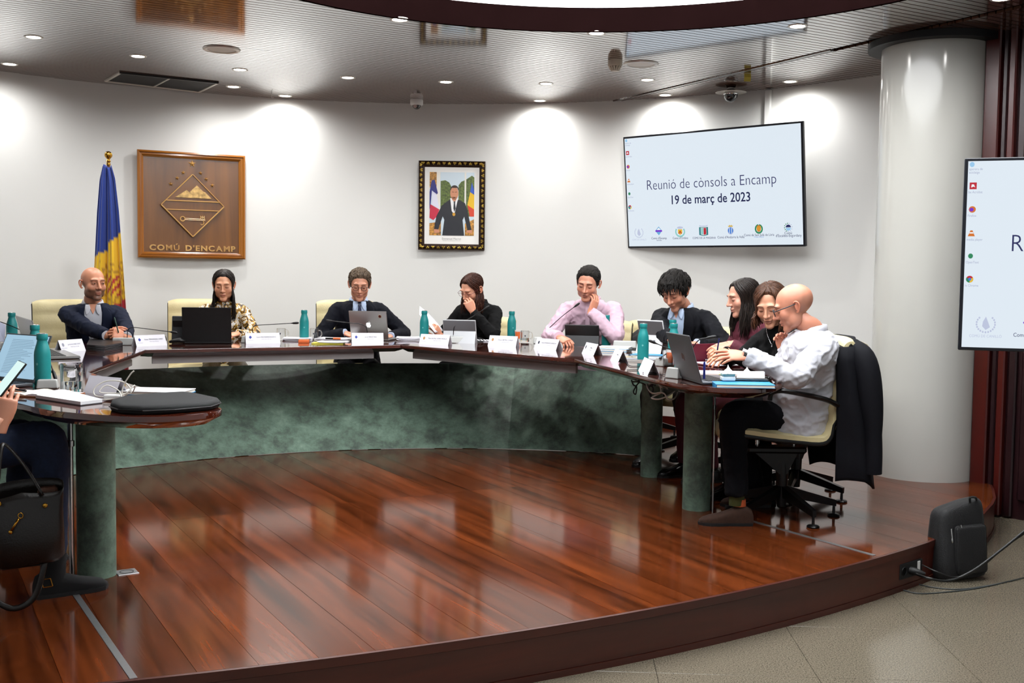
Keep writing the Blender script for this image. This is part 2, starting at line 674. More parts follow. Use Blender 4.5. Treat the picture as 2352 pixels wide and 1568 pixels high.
for k in range(0, 170):
    a0 = wa + 4.60 - W_SL - PITCH_S * k
    a1 = a0 + W_SL
    if a0 < wa - 4.4:
        break
    lo = lambda a: wb - half_w(WR + 0.02, wa, a)
    hi = lambda a: wb + half_w(WR + 0.02, wa, a)
    ol = lambda a: ob - half_w(ORAD + 0.004, oa, a)
    oh = lambda a: ob + half_w(ORAD + 0.004, oa, a)
    hit = abs((a0 + a1) / 2 - oa) < ORAD
    spans = [(lo, ol), (oh, hi)] if hit else [(lo, hi)]
    fin = []
    for f0, f1 in spans:                      # the track breaks the slats
        t0, t1 = TRK_B - 0.035, TRK_B + 0.035
        if f0(a0) < t0 and f1(a0) > t1 and f0(a1) < t0 and f1(a1) > t1:
            fin += [(f0, lambda a, t=t0: t), (lambda a, t=t1: t, f1)]
        else:
            fin.append((f0, f1))
    for f0, f1 in fin:
        if max(f1(a0) - f0(a0), f1(a1) - f0(a1)) < 0.02:
            continue
        q = MB()
        q.prism(slat_poly(a0, a1, f0, f1), ZC, ZC + 0.016)
        q.build('ceiling_slat', m_slat, ceiling)

# curtain track let into the ceiling: three rails
trk = thing('ceiling_curtain_track', 'grey metal curtain track running diagonally across the slatted ceiling', 'track')
for off in (-0.024, 0.0, 0.024):
    q = MB()
    p0, p1 = ab(TRK_B + off, wa + 4.35), ab(TRK_B + off, wa + 0.4)
    d = Vector((p1[0] - p0[0], p1[1] - p0[1], 0))
    q.box((d.length / 2, 0, 0), (d.length, 0.012, 0.02))
    q.build('rail', m_alu if off == 0 else m_slat, trk, M=frame((p0[0], p0[1], ZC + 0.004), d))

# ---------------------------------------------------------------- round opening with luminous membrane
HF = 0.145
struct(arc_band('trim_ring', ORAD, ORAD + 0.028, ZC - 0.004, ZC + HF + 0.02, 0, 360, m_ringw, 120, cx=OX, cy=OY), 'dark mahogany ring around the luminous ceiling opening')
mb = MB()
mb.lathe([(0.0, ZC + HF), (ORAD + 0.02, ZC + HF)], n=96)
lum = tag(mb.build('luminous_ceiling', m_lumin, M=Matrix.Translation((OX, OY, 0))), 'glowing white round ceiling membrane inside the dark mahogany ring', 'ceiling light')

# ---------------------------------------------------------------- pillar
PX_, PY_, PR_ = 2.745, 7.16, 0.337
mb = MB()
mb.lathe([(PR_, 0.0), (PR_, ZC - 0.02)], n=64)
pil = struct(mb.build('column', m_pillar, smooth=40, M=Matrix.Translation((PX_, PY_, 0))), 'glossy off-white round pillar at the stage end')
mb = MB()
mb.lathe([(PR_ - 0.01, ZC - 0.045), (PR_ + 0.085, ZC - 0.045), (PR_ + 0.085, ZC - 0.001), (PR_ - 0.01, ZC - 0.001)], n=64)
mb.build('collar', m_blackmat, pil, smooth=40)

# ---------------------------------------------------------------- wood panelled wall right of the pillar
w0, w1 = Vector((3.075, 6.79, 0)), Vector((4.75, 4.80, 0))
wd = (w1 - w0)
WL = wd.length
Mw = frame((w0.x, w0.y, -0.2), wd)          # local x along the wall, y away from the camera side
Mw_in = Mw
mb = MB()
mb.box((WL / 2 - 0.1, 0.06, 1.55), (WL + 0.2, 0.08, 3.1))
wr = struct(mb.build('wall_right', m_maho, M=Mw), 'dark mahogany panelled wall beside the pillar')
for (x0, wdt, th, m_) in ((-0.155, 0.10, 0.05, m_redmaho), (-0.045, 0.035, 0.035, m_maho), (0.0, 0.045, 0.05, m_redmaho), (0.06, 0.05, 0.03, m_maho)):
    q = MB()
    q.box((x0 + wdt / 2, 0.02 - th / 2, 1.54), (wdt, th, 3.06), bev=0.008)
    q.build('moulding', m_, wr)
for (x0, x1, z0, z1) in ((0.14, 1.1, 0.12, 1.35), (0.14, 1.1, 1.43, 2.9), (1.2, 2.3, 0.12, 1.35), (1.2, 2.3, 1.43, 2.9)):
    q = MB()
    q.box(((x0 + x1) / 2, 0.012, (z0 + z1) / 2), (x1 - x0, 0.03, z1 - z0), bev=0.01)
    q.build('panel', m_maho, wr)

# ---------------------------------------------------------------- recessed downlights
m_lens = mat('lit_downlight_lens', '#ffffff', rough=0.5, emit=22.0, emit_col='#fff8ee')
m_rim = mat('downlight_rim', '#cfcac2', rough=0.35, metal=0.4)
downs = [(77, 85, 'outermost downlight above the left white wall', 1), (22, 147, 'downlight closest to the wall at the left picture edge', 1), (317, 129, 'downlight above the black air vent', 1),
         (551, 160, 'downlight right under the round speaker beside the vent', 1), (536, 199, 'downlight between air vent and small ceiling hook', 1), (655, 220, 'downlight against the wall beside the small ceiling hook', 1),
         (799, 178, 'downlight left of the white dome camera, further from the wall', 1), (1024, 188, 'downlight just right of the white dome camera', 1),
         (918, 45, 'downlight under the left part of the dark mahogany ring', 1), (1254, 192, 'inner one of two downlights above the framed portrait side', 1), (1240, 231, 'downlight close to the wall right of the portrait', 1),
         (1487, 183, 'downlight under the smoke detector and round speaker', 1), (1528, 218, 'downlight close to the wall beside the curtain track end', 1), (1370, 76, 'downlight under the middle of the mahogany ring', 1),
         (1832, 60, 'downlight under the right part of the mahogany ring', 1), (1815, 187, 'downlight right of the dark dome camera', 1), (2300, -3, 'downlight at the upper right picture corner', 1)]
mb = MB()
mb.lathe([(0.044, 0.004), (0.046, -0.003), (0.058, -0.004), (0.062, 0.0), (0.060, 0.004)], n=28)
rim_me = mb.build('rim', m_rim, smooth=40)
mb = MB()
mb.lathe([(0.0, -0.0035), (0.03, -0.003), (0.045, 0.0)], n=28)
lens_me = mb.build('lens', m_lens, smooth=40)
for x, y, lab, pw in downs:
    p = pt(x, y, ZC)
    t = thing('ceiling_downlight', 'round lit ' + lab, 'downlight', Matrix.Translation((p.x, p.y, ZC)), 'recessed downlights in the slatted ceiling')
    link('rim', rim_me.data, t)
    link('lens', lens_me.data, t)
    ld = bpy.data.lights.new('downlight_lamp', 'SPOT')
    ld.energy = SPOT_POWER * pw
    ld.spot_size = math.radians(172)
    ld.spot_blend = 1.0
    ld.shadow_soft_size = 0.045
    ld.color = (1.0, 0.995, 0.985)
    lo_ = bpy.data.objects.new('downlight_lamp', ld)
    COL.objects.link(lo_)
    lo_.parent = t
    lo_.location = (0, 0, -0.012)
bpy.data.objects.remove(rim_me)
bpy.data.objects.remove(lens_me)
# ================================================================== council table
TZ = 0.772                                     # table top height
KT = (1.28 - TZ) / 0.535
P1, P2_, P3, P4 = Vector((-2.256, 5.73)) * KT, Vector((-2.527, 7.427)) * KT, Vector((-0.856, 8.28)) * KT, Vector((0.411, 7.081)) * KT
TIPL, TIPR = Vector((-1.142, 4.252)) * KT, Vector((0.875, 5.469)) * KT
TW = 0.92
m_table = wood('polished_table_wood', '#2c0d08', '#53200f', rough=0.07, coat=0.6, ang=SA, per_obj=0.12, bump=0.0, scale=0.7)
m_patina = bpy.data.materials.new('green_patina_panel')
m_patina.use_nodes = True
_nt = m_patina.node_tree
_b = _nt.nodes['Principled BSDF']
_tc = _nt.nodes.new('ShaderNodeTexCoord')
_n1 = _nt.nodes.new('ShaderNodeTexNoise')
_n1.inputs['Scale'].default_value = 5.5
_n1.inputs['Detail'].default_value = 9.0
_n1.inputs['Roughness'].default_value = 0.74
_n1.inputs['Distortion'].default_value = 0.1
_nt.links.new(_tc.outputs['Object'], _n1.inputs['Vector'])
_r = _nt.nodes.new('ShaderNodeValToRGB')
_e = _r.color_ramp.elements
_e[0].position, _e[0].color = 0.28, (*lin('#39433c'), 1)
_e[1].position, _e[1].color = 0.78, (*lin('#93a794'), 1)
for _p, _c in ((0.42, '#4f5c52'), (0.52, '#637869'), (0.62, '#748a7a')):
    _x = _e.new(_p)
    _x.color = (*lin(_c), 1)
_nt.links.new(_n1.outputs['Fac'], _r.inputs[0])
_n2 = _nt.nodes.new('ShaderNodeTexNoise')
_n2.inputs['Scale'].default_value = 1.1
_n2.inputs['Detail'].default_value = 3.0
_nt.links.new(_tc.outputs['Object'], _n2.inputs['Vector'])
_mx = _nt.nodes.new('ShaderNodeMix')
_mx.data_type = 'RGBA'
_mx.blend_type = 'OVERLAY'
_mx.inputs[0].default_value = 0.45
_nt.links.new(_r.outputs[0], _mx.inputs[6])
_nt.links.new(_n2.outputs['Fac'], _mx.inputs[7])
_nt.links.new(_mx.outputs[2], _b.inputs['Base Color'])
_b.inputs['Roughness'].default_value = 0.55
_b.inputs['Specular IOR Level'].default_value = 0.3
m_apron = mat('grey_apron_board', '#8f8a8a', rough=0.4, var=0.05, vscale=3)


def perp_out(a, b):
    d = (b - a).normalized()
    return Vector((-d.y, d.x))                 # left of travel a->b ; path runs clockwise seen from above so this points outward


def line_x(p, d, q, e):
    den = d.x * e.y - d.y * e.x
    t = ((q.x - p.x) * e.y - (q.y - p.y) * e.x) / den
    return p + d * t


path_in = [TIPL, P1, P2_, P3, P4, TIPR]
outs = []
for i in range(1, 5):
    a, b_, c = path_in[i - 1], path_in[i], path_in[i + 1]
    n0, n1 = perp_out(a, b_), perp_out(b_, c)
    outs.append(line_x(a + n0 * TW, b_ - a, b_ + n1 * TW, c - b_))
Q1, Q2, Q3, Q4 = outs
council = thing('council_table', 'long polygonal dark wood council table with green patina base', 'table')


def wing(inner_pts, outer_pts):
    """outline of a wing: straight inner edge, rounded end"""
    P = [Vector((x, y, 0)) * KT for x, y in inner_pts]
    c = [(p.x, p.y) for p in spline(P, 4 * len(P))]
    return c + [(x * KT, y * KT) for x, y in outer_pts]


left_wing = [P1, (-1.627 * KT, 4.876 * KT)] + wing([(-1.20, 4.327), (-1.142, 4.240), (-1.150, 4.135), (-1.235, 4.032), (-1.378, 3.983), (-1.537, 4.013), (-1.772, 4.126), (-2.0, 4.345)], [(-2.32, 4.72)]) + [Q1]
right_wing = [P4] + wing([(0.587, 6.457), (0.735, 5.856), (0.80, 5.63), (0.875, 5.469), (0.963, 5.345), (1.063, 5.290), (1.20, 5.300), (1.31, 5.38), (1.40, 5.56)], [(1.47, 5.80)]) + [Q4]
tops = [left_wing, [P1, Q1, Q2, P2_], [P2_, Q2, Q3, P3], [P3, Q3, Q4, P4], right_wing]
TT = 0.05
for poly in tops:
    poly = [tuple(p[:2]) for p in poly]
    cx = sum(p[0] for p in poly) / len(poly)
    cy = sum(p[1] for p in poly) / len(poly)
    g = [Vector((p[0], p[1])) for p in poly]
    ar = sum(g[i - 1].x * g[i].y - g[i].x * g[i - 1].y for i in range(len(g)))
    if ar < 0:
        g = g[::-1]
    q = MB()
    n = len(g)

    def inset(d):
        r = []
        for i in range(n):
            a, b_, c = g[i - 1], g[i], g[(i + 1) % n]
            d0, d1 = (b_ - a).normalized(), (c - b_).normalized()
            nn = Vector((-d0.y - d1.y, d0.x + d1.x))
            nn = nn / max(0.5, nn.length_squared / 2)
            r.append(b_ + nn * d)
        return r
    rings = [(inset(0.0015), TZ), (inset(0.0), TZ - 0.003), (inset(0.0), TZ - 0.022), (inset(0.05), TZ - TT)]
    vs = [(p.x, p.y, z) for rg, z in rings for p in rg]
    fs = [tuple(range(n)), tuple(range(4 * n - 1, 3 * n - 1, -1))]
    for k in range(3):
        for i in range(n):
            j = (i + 1) % n
            fs.append((k * n + j, k * n + i, (k + 1) * n + i, (k + 1) * n + j))
    q.add(vs, fs)
    q.build('tabletop', m_table, council, smooth=35)

# grey apron boards under the front edge
for a, b_, t0, t1 in ((P1, P2_, 0.35, 0.97), (P2_, P3, 0.03, 0.90), (P3, P4, 0.03, 0.97)):
    n0 = perp_out(a, b_)
    p, q_ = a.lerp(b_, t0) + n0 * 0.085, a.lerp(b_, t1) + n0 * 0.085
    d = (q_ - p)
    q = MB()
    q.box((d.length / 2, 0, 0), (d.length, 0.02, 0.055))
    q.build('apron', m_apron, council, M=frame((p.x, p.y, TZ - TT - 0.022), (d.x, d.y, 0)))

# curved green panels: (angle at bottom, angle at top) for each seam, around the panel centre
PCX, PCY, PRB, PRT, PH = -0.238, 4.809, 3.154, 3.87, 0.575


def pang(p):
    return math.atan2(p[1] - PCY, p[0] - PCX)


s_a = [pang((-3.0, 6.3)), pang((-2.199, 7.281)), pang((-1.07, 7.864)), pang((-0.02, 7.955)), pang((1.045, 7.69))]
sh = [0.0, 0.003, -0.020, 0.0, 0.0]
for i in range(4):
    q = MB()
    n = 14
    vs, fs = [], []
    for k in range(n + 1):
        f = k / n
        ab_ = s_a[i] + (s_a[i + 1] - s_a[i]) * f - (0.0006 if k == n else (-0.0006 if k == 0 else 0))
        at_ = ab_ + sh[i] * (1 - f) + sh[i + 1] * f
        rt = interp([1.18, 1.28, 1.36, 1.42, 1.50], [3.27, 3.40, 3.50, 3.64, PRT], at_)
        for (r, z, a) in ((PRB, 0.004, ab_), (rt, PH, at_), (rt + 0.022, PH, at_), (PRB + 0.022, 0.004, ab_)):
            vs.append((PCX + r * math.cos(a), PCY + r * math.sin(a), z))
    for k in range(n):
        for r in range(4):
            r2 = (r + 1) % 4
            fs.append((4 * k + r, 4 * k + r2, 4 * k + 4 + r2, 4 * k + 4 + r))
    fs += [(0, 1, 2, 3), (4 * n, 4 * n + 3, 4 * n + 2, 4 * n + 1)]
    q.add(vs, fs)
    q.build('curved_panel', m_patina, council, smooth=40)
# column legs
for p, r in ((pt(208, 1331, 0) + Vector((0, 0.07, 0)), 0.078), (pt(1604, 1174, 0) + Vector((0, 0.07, 0)), 0.078),
             (pt(1498, 1097, 0) + Vector((0, 0.07, 0)), 0.068), (Vector((-2.67, 5.15, 0)), 0.07)):
    q = MB()
    q.lathe([(r, 0), (r, TZ - TT)], n=40)
    q.build('column_leg', m_patina, council, smooth=40, M=Matrix.Translation((p.x, p.y, 0)))
# thin steel conduits beside the legs
for p, r in ((pt(163, 1335, 0), 0.011), (pt(1637, 1172, 0), 0.006)):
    q = MB()
    q.lathe([(r, 0), (r, 0.56), (r * 1.5, 0.562), (r * 1.5, 0.585), (r, 0.587), (r, TZ - TT)], n=14)
    q.build('steel_conduit', m_chrome, council, smooth=40, M=Matrix.Translation((p.x, p.y + 0.01, 0)))
# slim strut holding the top above the panel seam
q = MB()
q.box((0, 0, 0.03), (0.012, 0.012, 0.07))
q.build('strut', m_apron, council, M=Matrix.Translation((-1.165, 8.40, PH + 0.055)))

# ================================================================== wall: wooden relief, portrait, screens, flag
m_reliefbg = wood('carved_relief_board', '#4a2a0c', '#85541f', rough=0.28, coat=0.3, axis='Z', scale=0.35, per_obj=0.0)
m_reliefhi = wood('carved_relief_light', '#99692f', '#cfa35c', rough=0.32, coat=0.3, axis='X', scale=0.6, per_obj=0.1)
m_reliefframe = wood('relief_frame_wood', '#6a350c', '#ab6c22', rough=0.25, coat=0.4, axis='X', scale=0.6, per_obj=0.12)
S = 0.91
Mrel = TR(-2.80, 9.44, 1.858, math.radians(27.2))
# inside the back wall: push so that the back face touches the wall
rel = thing('carved_emblem_relief', 'square carved wooden emblem relief with diamond shield and lettering', 'relief', Mrel)


def uv(u, v, y=0.0):
    return Vector(((u - 0.5) * S, y, (0.5 - v) * S))


q = MB()
q.box((0, 0.0, 0), (S * 0.93, 0.03, S * 0.93))
q.build('board', m_reliefbg, rel)
prof = [(0.0, -0.015), (0.0, -0.045), (0.014, -0.05), (0.020, -0.038), (0.034, -0.040), (0.044, -0.028), (0.052, -0.022), (0.054, 0.0)]
for k in range(4):                              # four mitred frame bars with a stepped profile
    q = MB()
    vs = []
    for e in (-1, 1):
        for (w_, y_) in prof:
            h = S / 2 - w_
            vs.append((e * h, y_, h))
    n = len(prof)
    fs = [(i, i + 1, n + i + 1, n + i) for i in range(n - 1)] + [(n - 1, 0, n, 2 * n - 1), tuple(range(n)), tuple(range(2 * n - 1, n - 1, -1))]
    q.add(vs, fs)
    q.build('frame_bar', m_reliefframe, rel, M=Matrix.Rotation(k * pi / 2, 4, 'Y'))


def plate(poly, th, y0, m, name, parent, M=None, bev=0.0):
    """flat carved piece from (u, v) outline, thickness th in front of y0"""
    q = MB()
    P = [uv(*p) for p in poly]
    n = len(P)
    c = sum(P, Vector()) / n
    vs = [(p.x, y0, p.z) for p in P] + [((p.x + (c.x - p.x) * bev), y0 - th, (p.z + (c.z - p.z) * bev)) for p in P]
    fs = [tuple(range(n)), tuple(range(2 * n - 1, n - 1, -1))] + [(i, (i + 1) % n, n + (i + 1) % n, n + i) for i in range(n)]
    q.add(vs, fs)
    return q.build(name, m, parent, M=M)


m_mount = mat('carved_mountain', '#a9854a', rough=0.4, var=0.35, vscale=26, color2='#d0ab6c')
plate([(0.503, 0.205), (0.212, 0.5), (0.503, 0.795), (0.797, 0.5)], 0.018, -0.014, m_reliefbg, 'diamond_field', rel)
for a, b_ in (((0.503, 0.205), (0.212, 0.5)), ((0.212, 0.5), (0.503, 0.795)), ((0.503, 0.795), (0.797, 0.5)), ((0.797, 0.5), (0.503, 0.205)),
              ((0.254, 0.458), (0.757, 0.458)), ((0.254, 0.543), (0.757, 0.543))):
    q = MB()
    A_, B_ = uv(*a, -0.034), uv(*b_, -0.034)
    d = (B_ - A_)
    q.box((d.length / 2, 0, 0), (d.length, 0.014, 0.010), bev=0.003)
    q.build('diamond_border', m_reliefhi, rel, M=frame(A_, d, (0, -1, 0)) @ Matrix.Rotation(pi / 2, 4, 'X'))
plate([(0.337, 0.428), (0.40, 0.385), (0.445, 0.354), (0.47, 0.375), (0.543, 0.304), (0.60, 0.36), (0.625, 0.37), (0.682, 0.43)], 0.010, -0.032, m_mount, 'mountain', rel, bev=0.05)
# key: ring, shaft and bit
q = MB()
C_ = uv(0.408, 0.628, -0.037)
q.tube([C_ + Vector((math.cos(a) * 0.019, 0, math.sin(a) * 0.019)) for a in np.linspace(0, 2 * pi, 19)], 0.0055, n=6, caps=False)
for dz in (0.005, -0.006):
    q.tube([uv(0.428, 0.628, -0.037) + Vector((0, 0, dz)), uv(0.618, 0.632, -0.037) + Vector((0, 0, dz))], 0.0042, n=6)
for du in (0.575, 0.592, 0.609):
    q.tube([uv(du, 0.625, -0.037), uv(du, 0.592, -0.037)], 0.0038, n=6)
q.tube([uv(0.573, 0.607, -0.037), uv(0.612, 0.607, -0.037)], 0.0038, n=6)
q.tube(spline([uv(0.60, 0.64, -0.037), uv(0.605, 0.665, -0.037), uv(0.588, 0.68, -0.037), uv(0.575, 0.672, -0.037)], 9), 0.0042, n=6)
q.build('carved_key', m_reliefhi, rel)


def star(u, v, r):
    q = MB()
    vs = [uv(u, v, -0.034)]
    for k in range(10):
        rr = r if k % 2 == 0 else r * 0.4
        a = pi / 2 + k * pi / 5
        vs.append(uv(u, v, -0.016) + Vector((rr * math.cos(a), 0, rr * math.sin(a))))
    q.add(vs, [(0, 1 + k, 1 + (k + 1) % 10) for k in range(10)] + [tuple(range(10, 0, -1))])
    q.build('star', m_reliefhi, rel)


star(0.503, 0.103, 0.034)
for u, v in ((0.42, 0.191), (0.364, 0.245), (0.306, 0.303), (0.58, 0.187), (0.633, 0.242), (0.69, 0.298)):
    star(u, v, 0.022)
_body, _kw = "COMÚ D'ENCAMP", dict(depth=0.006, offset=0.002, sx=1.17, align='LEFT')
_wd = []
for _i, _ch in enumerate(_body):
    if _ch == ' ':
        _wd.append((None, 0.030, 0.0))
        continue
    _me = text_mesh(_ch, 0.066, **_kw)
    _xs = [v.co.x for v in _me.vertices]
    _wd.append((_me, max(_xs) - min(_xs), min(_xs)))
_tot = sum(w for _, w, _ in _wd) + 0.0105 * (len(_wd) - 1)
_x = -_tot / 2
for _me, _w, _m0 in _wd:
    if _me is not None:
        _me.materials.clear()
        _me.materials.append(m_reliefhi)
        link('letter', _me, rel, Matrix.Translation(uv(0.508, 0.905, -0.018) + Vector((_x - _m0, 0, 0))))
    _x += _w + 0.0105

# ---- framed portrait photograph (a generic suited figure)
PWW, PHH = 0.605, 0.806
Mpor = TR(-0.565, 9.915, 1.918, math.radians(1.0))
por = thing('framed_portrait', 'gilt framed photograph of a suited figure between two flags', 'picture', Mpor)
m_gold = mat('antique_gold_leaf', '#a06a1d', rough=0.28, metal=0.9, var=0.55, vscale=55, color2='#e8b552', bump=0.4, bscale=120)
m_goldd = mat('dark_gilt_moulding', '#2a1608', rough=0.35, metal=0.5, var=0.3, vscale=30)
m_paper = mat('white_card_mount', '#eeece8', rough=0.6)


def puv(u, v, y=0.0):
    return Vector(((u - 0.5) * PWW, y, (0.5 - v) * PHH))


q = MB()
q.box((0, 0.004, 0), (PWW * 0.97, 0.012, PHH * 0.97))
q.build('backing', m_goldd, por)
fw = 0.056
for k in range(4):
    L_ = PWW if k % 2 == 0 else PHH
    off = (PHH if k % 2 == 0 else PWW) / 2
    q = MB()
    pr = [(0.0, 0.0), (0.0, -0.028), (0.006, -0.034), (0.012, -0.030), (0.024, -0.038), (0.036, -0.030), (0.042, -0.020), (0.05, -0.018), (fw, -0.012), (fw, 0.0)]
    n = len(pr)
    vs = [(e * (L_ / 2 - w_), y_, off - w_) for e in (-1, 1) for (w_, y_) in pr]
    q.add(vs, [(i, i + 1, n + i + 1, n + i) for i in range(n - 1)] + [(n - 1, 0, n, 2 * n - 1), tuple(range(n)), tuple(range(2 * n - 1, n - 1, -1))])
    fb = q.build('frame_bar', m_goldd, por, M=Matrix.Rotation(k * pi / 2, 4, 'Y'))
    cnt = 12 if k % 2 == 0 else 17
    for j in range(cnt):                        # carved leaves along the bar
        x = (j + 0.5) / cnt * (L_ - 0.03) - (L_ - 0.03) / 2
        q = MB()
        sgn = 1 if j % 2 == 0 else -1
        for dx, rr in ((-0.010, 0.8), (0.0, 1.0), (0.010, 0.8)):
            q.ell((x + dx, -0.034, off - 0.023 + sgn * 0.004 * abs(dx) * 100), (0.006 * rr, 0.010, 0.013 * rr), 6, 4)
        q.build('carved_leaf', m_gold, fb)
q = MB()
q.box((puv(0.5065, 0.5).x, -0.012, puv(0.5, 0.5035).z), (PWW * 0.83, 0.004, PHH * 0.868))
q.build('card_mount', m_paper, por)


def flat(polys, name, m, parent, fn, y):
    if 1 < len(polys) <= 4:                       # pieces that can be told apart are parts of their own
        return [flat([p], name, m, parent, fn, y) for p in polys][0]
    q = MB()
    for poly in polys:
        P = [fn(*p) for p in poly]
        n = len(P)
        q.add([(p.x, y, p.z) for p in P], [tuple(range(n))])
    return q.build(name, m, parent)


def ellp(cu_, cv, ru, rv, n=18, a0=0, a1=2 * pi):
    return [(cu_ + ru * math.cos(a0 + (a1 - a0) * i / n), cv - rv * math.sin(a0 + (a1 - a0) * i / n)) for i in range(n if abs(a1 - a0 - 2 * pi) < 1e-6 else n + 1)]


def pm(name, c, **k):
    return mat('photo_print_' + name, c, rough=0.35, **k)


py = -0.0150
photo = flat([[(0.165, 0.125), (0.837, 0.125), (0.837, 0.836), (0.165, 0.836)]], 'photo_print', pm('sky', '#c9d8e2'), por, puv, py)
L = 0.0004
flat([[(0.33, 0.225), (0.40, 0.215), (0.46, 0.24), (0.50, 0.30), (0.50, 0.62), (0.33, 0.62)], [(0.60, 0.27), (0.64, 0.23), (0.70, 0.21), (0.80, 0.16), (0.837, 0.18), (0.837, 0.62), (0.60, 0.62)]],
     'printed_trees', pm('trees', '#36451f', var=0.5, vscale=60, color2='#5f7030'), photo, puv, py - L)
flat([[(0.27, 0.125), (0.325, 0.125), (0.325, 0.60), (0.27, 0.55)], [(0.69, 0.125), (0.715, 0.125), (0.715, 0.60), (0.69, 0.60)]], 'printed_window_frame', pm('frame', '#e3dfd6'), photo, puv, py - 2 * L)
flat([[(0.165, 0.125), (0.27, 0.125), (0.27, 0.30), (0.165, 0.30)], [(0.165, 0.70), (0.34, 0.68), (0.34, 0.836), (0.165, 0.836)], [(0.70, 0.70), (0.837, 0.65), (0.837, 0.836), (0.70, 0.836)]],
     'printed_gilt_room', pm('room', '#6e4a22', var=0.6, vscale=50, color2='#c08a3c'), photo, puv, py - 2 * L)
flat([[(0.195, 0.22), (0.24, 0.21), (0.29, 0.36), (0.27, 0.38), (0.20, 0.33), (0.18, 0.50), (0.165, 0.55), (0.165, 0.35)]], 'printed_flag_blue', pm('fblue', '#2b2a78'), photo, puv, py - 3 * L)
flat([[(0.20, 0.335), (0.27, 0.37), (0.315, 0.54), (0.20, 0.49)]], 'printed_flag_white', pm('fwhite', '#dcdcec'), photo, puv, py - 3 * L)
flat([[(0.175, 0.485), (0.315, 0.545), (0.27, 0.63), (0.225, 0.665), (0.165, 0.64)]], 'printed_flag_red', pm('fred', '#c22742'), photo, puv, py - 3 * L)
flat([[(0.80, 0.235), (0.837, 0.33), (0.837, 0.375), (0.775, 0.345)]], 'printed_flag_blue', pm('fblue2', '#2f56b8'), photo, puv, py - 3 * L)
flat([[(0.775, 0.345), (0.837, 0.375), (0.837, 0.54), (0.735, 0.49)]], 'printed_flag_yellow', pm('fyel', '#e2b61f'), photo, puv, py - 3 * L)
flat([[(0.735, 0.49), (0.837, 0.54), (0.837, 0.62), (0.775, 0.62)]], 'printed_flag_red', pm('fred2', '#cf3f22'), photo, puv, py - 3 * L)
flat([[(0.36, 0.836), (0.39, 0.66), (0.365, 0.62), (0.30, 0.77), (0.235, 0.765), (0.27, 0.62), (0.35, 0.50), (0.47, 0.43), (0.60, 0.43), (0.70, 0.47), (0.74, 0.56), (0.80, 0.77), (0.74, 0.775), (0.69, 0.62), (0.665, 0.66), (0.69, 0.836)]],
     'printed_suit', pm('suit', '#1c1d24'), photo, puv, py - 4 * L)
flat([[(0.475, 0.415), (0.60, 0.42), (0.585, 0.45), (0.54, 0.60), (0.50, 0.56)]], 'printed_shirt', pm('shirt', '#e8e8ea'), photo, puv, py - 5 * L)
flat([[(0.525, 0.447), (0.555, 0.447), (0.55, 0.47), (0.56, 0.53), (0.54, 0.57), (0.525, 0.53), (0.53, 0.47)]], 'printed_tie', pm('tie', '#22232c'), photo, puv, py - 6 * L)
flat([ellp(0.533, 0.597, 0.022, 0.02)], 'printed_medal', pm('medal', '#c9952c'), photo, puv, py - 6 * L)
flat([ellp(0.537, 0.36, 0.062, 0.075), [(0.50, 0.40), (0.575, 0.40), (0.565, 0.44), (0.535, 0.455), (0.505, 0.435)], [(0.235, 0.765), (0.31, 0.77), (0.32, 0.805), (0.24, 0.81)], [(0.73, 0.775), (0.81, 0.77), (0.81, 0.81), (0.72, 0.80)]],
     'printed_skin', pm('skin', '#c98a68'), photo, puv, py - 7 * L)
flat([ellp(0.54, 0.325, 0.066, 0.055, 14, 0.0, pi) + [(0.48, 0.33), (0.50, 0.30), (0.58, 0.30), (0.60, 0.33)]], 'printed_hair', pm('hair', '#2b1c14'), photo, puv, py - 8 * L)
flat([[(0.505, 0.343), (0.53, 0.345), (0.53, 0.351), (0.505, 0.349)], [(0.548, 0.345), (0.575, 0.343), (0.575, 0.349), (0.548, 0.351)], [(0.522, 0.405), (0.556, 0.405), (0.55, 0.411), (0.528, 0.411)]], 'printed_face', pm('face', '#5d3526'), photo, puv, py - 8 * L)
text('Emmanuel Macron', 0.026, mat('grey_caption', '#8b8b8b', rough=0.6), por, puv(0.501, 0.873, -0.0145), depth=0.0002, sx=0.9)
text("PRÉSIDENT DE LA RÉPUBLIQUE FRANÇAISE", 0.0085, mat('grey_caption_small', '#a5a5a5', rough=0.6), por, puv(0.501, 0.894, -0.0145), depth=0.0002)

# ---- wall screens
m_bezel = mat('black_screen_bezel', '#10131c', rough=0.3)
m_scr = mat('lit_white_slide', '#0a0a0a', rough=0.25, emit=0.60, emit_col='#e6f1fb')


def em(name, c, s=0.6):
    return mat('slide_' + name, '#050505', rough=0.3, emit=s, emit_col=c)


sl = {k: em(k, c) for k, c in dict(navy='#1b2350', navy2='#2c2f62', grey='#a9b0cc', blue='#3f7fd8', sky='#6fb3e0', violet='#7a2fd0', lblue='#9ccdf2', red='#c22335', orange='#d9762a', teal='#2e7f84',
                                   green='#2f8a5e', yellow='#e8bf3c', lav='#c3cbe4', white='#f6fbff', gold='#d9b23a', aqua='#8fd0cc').items()}


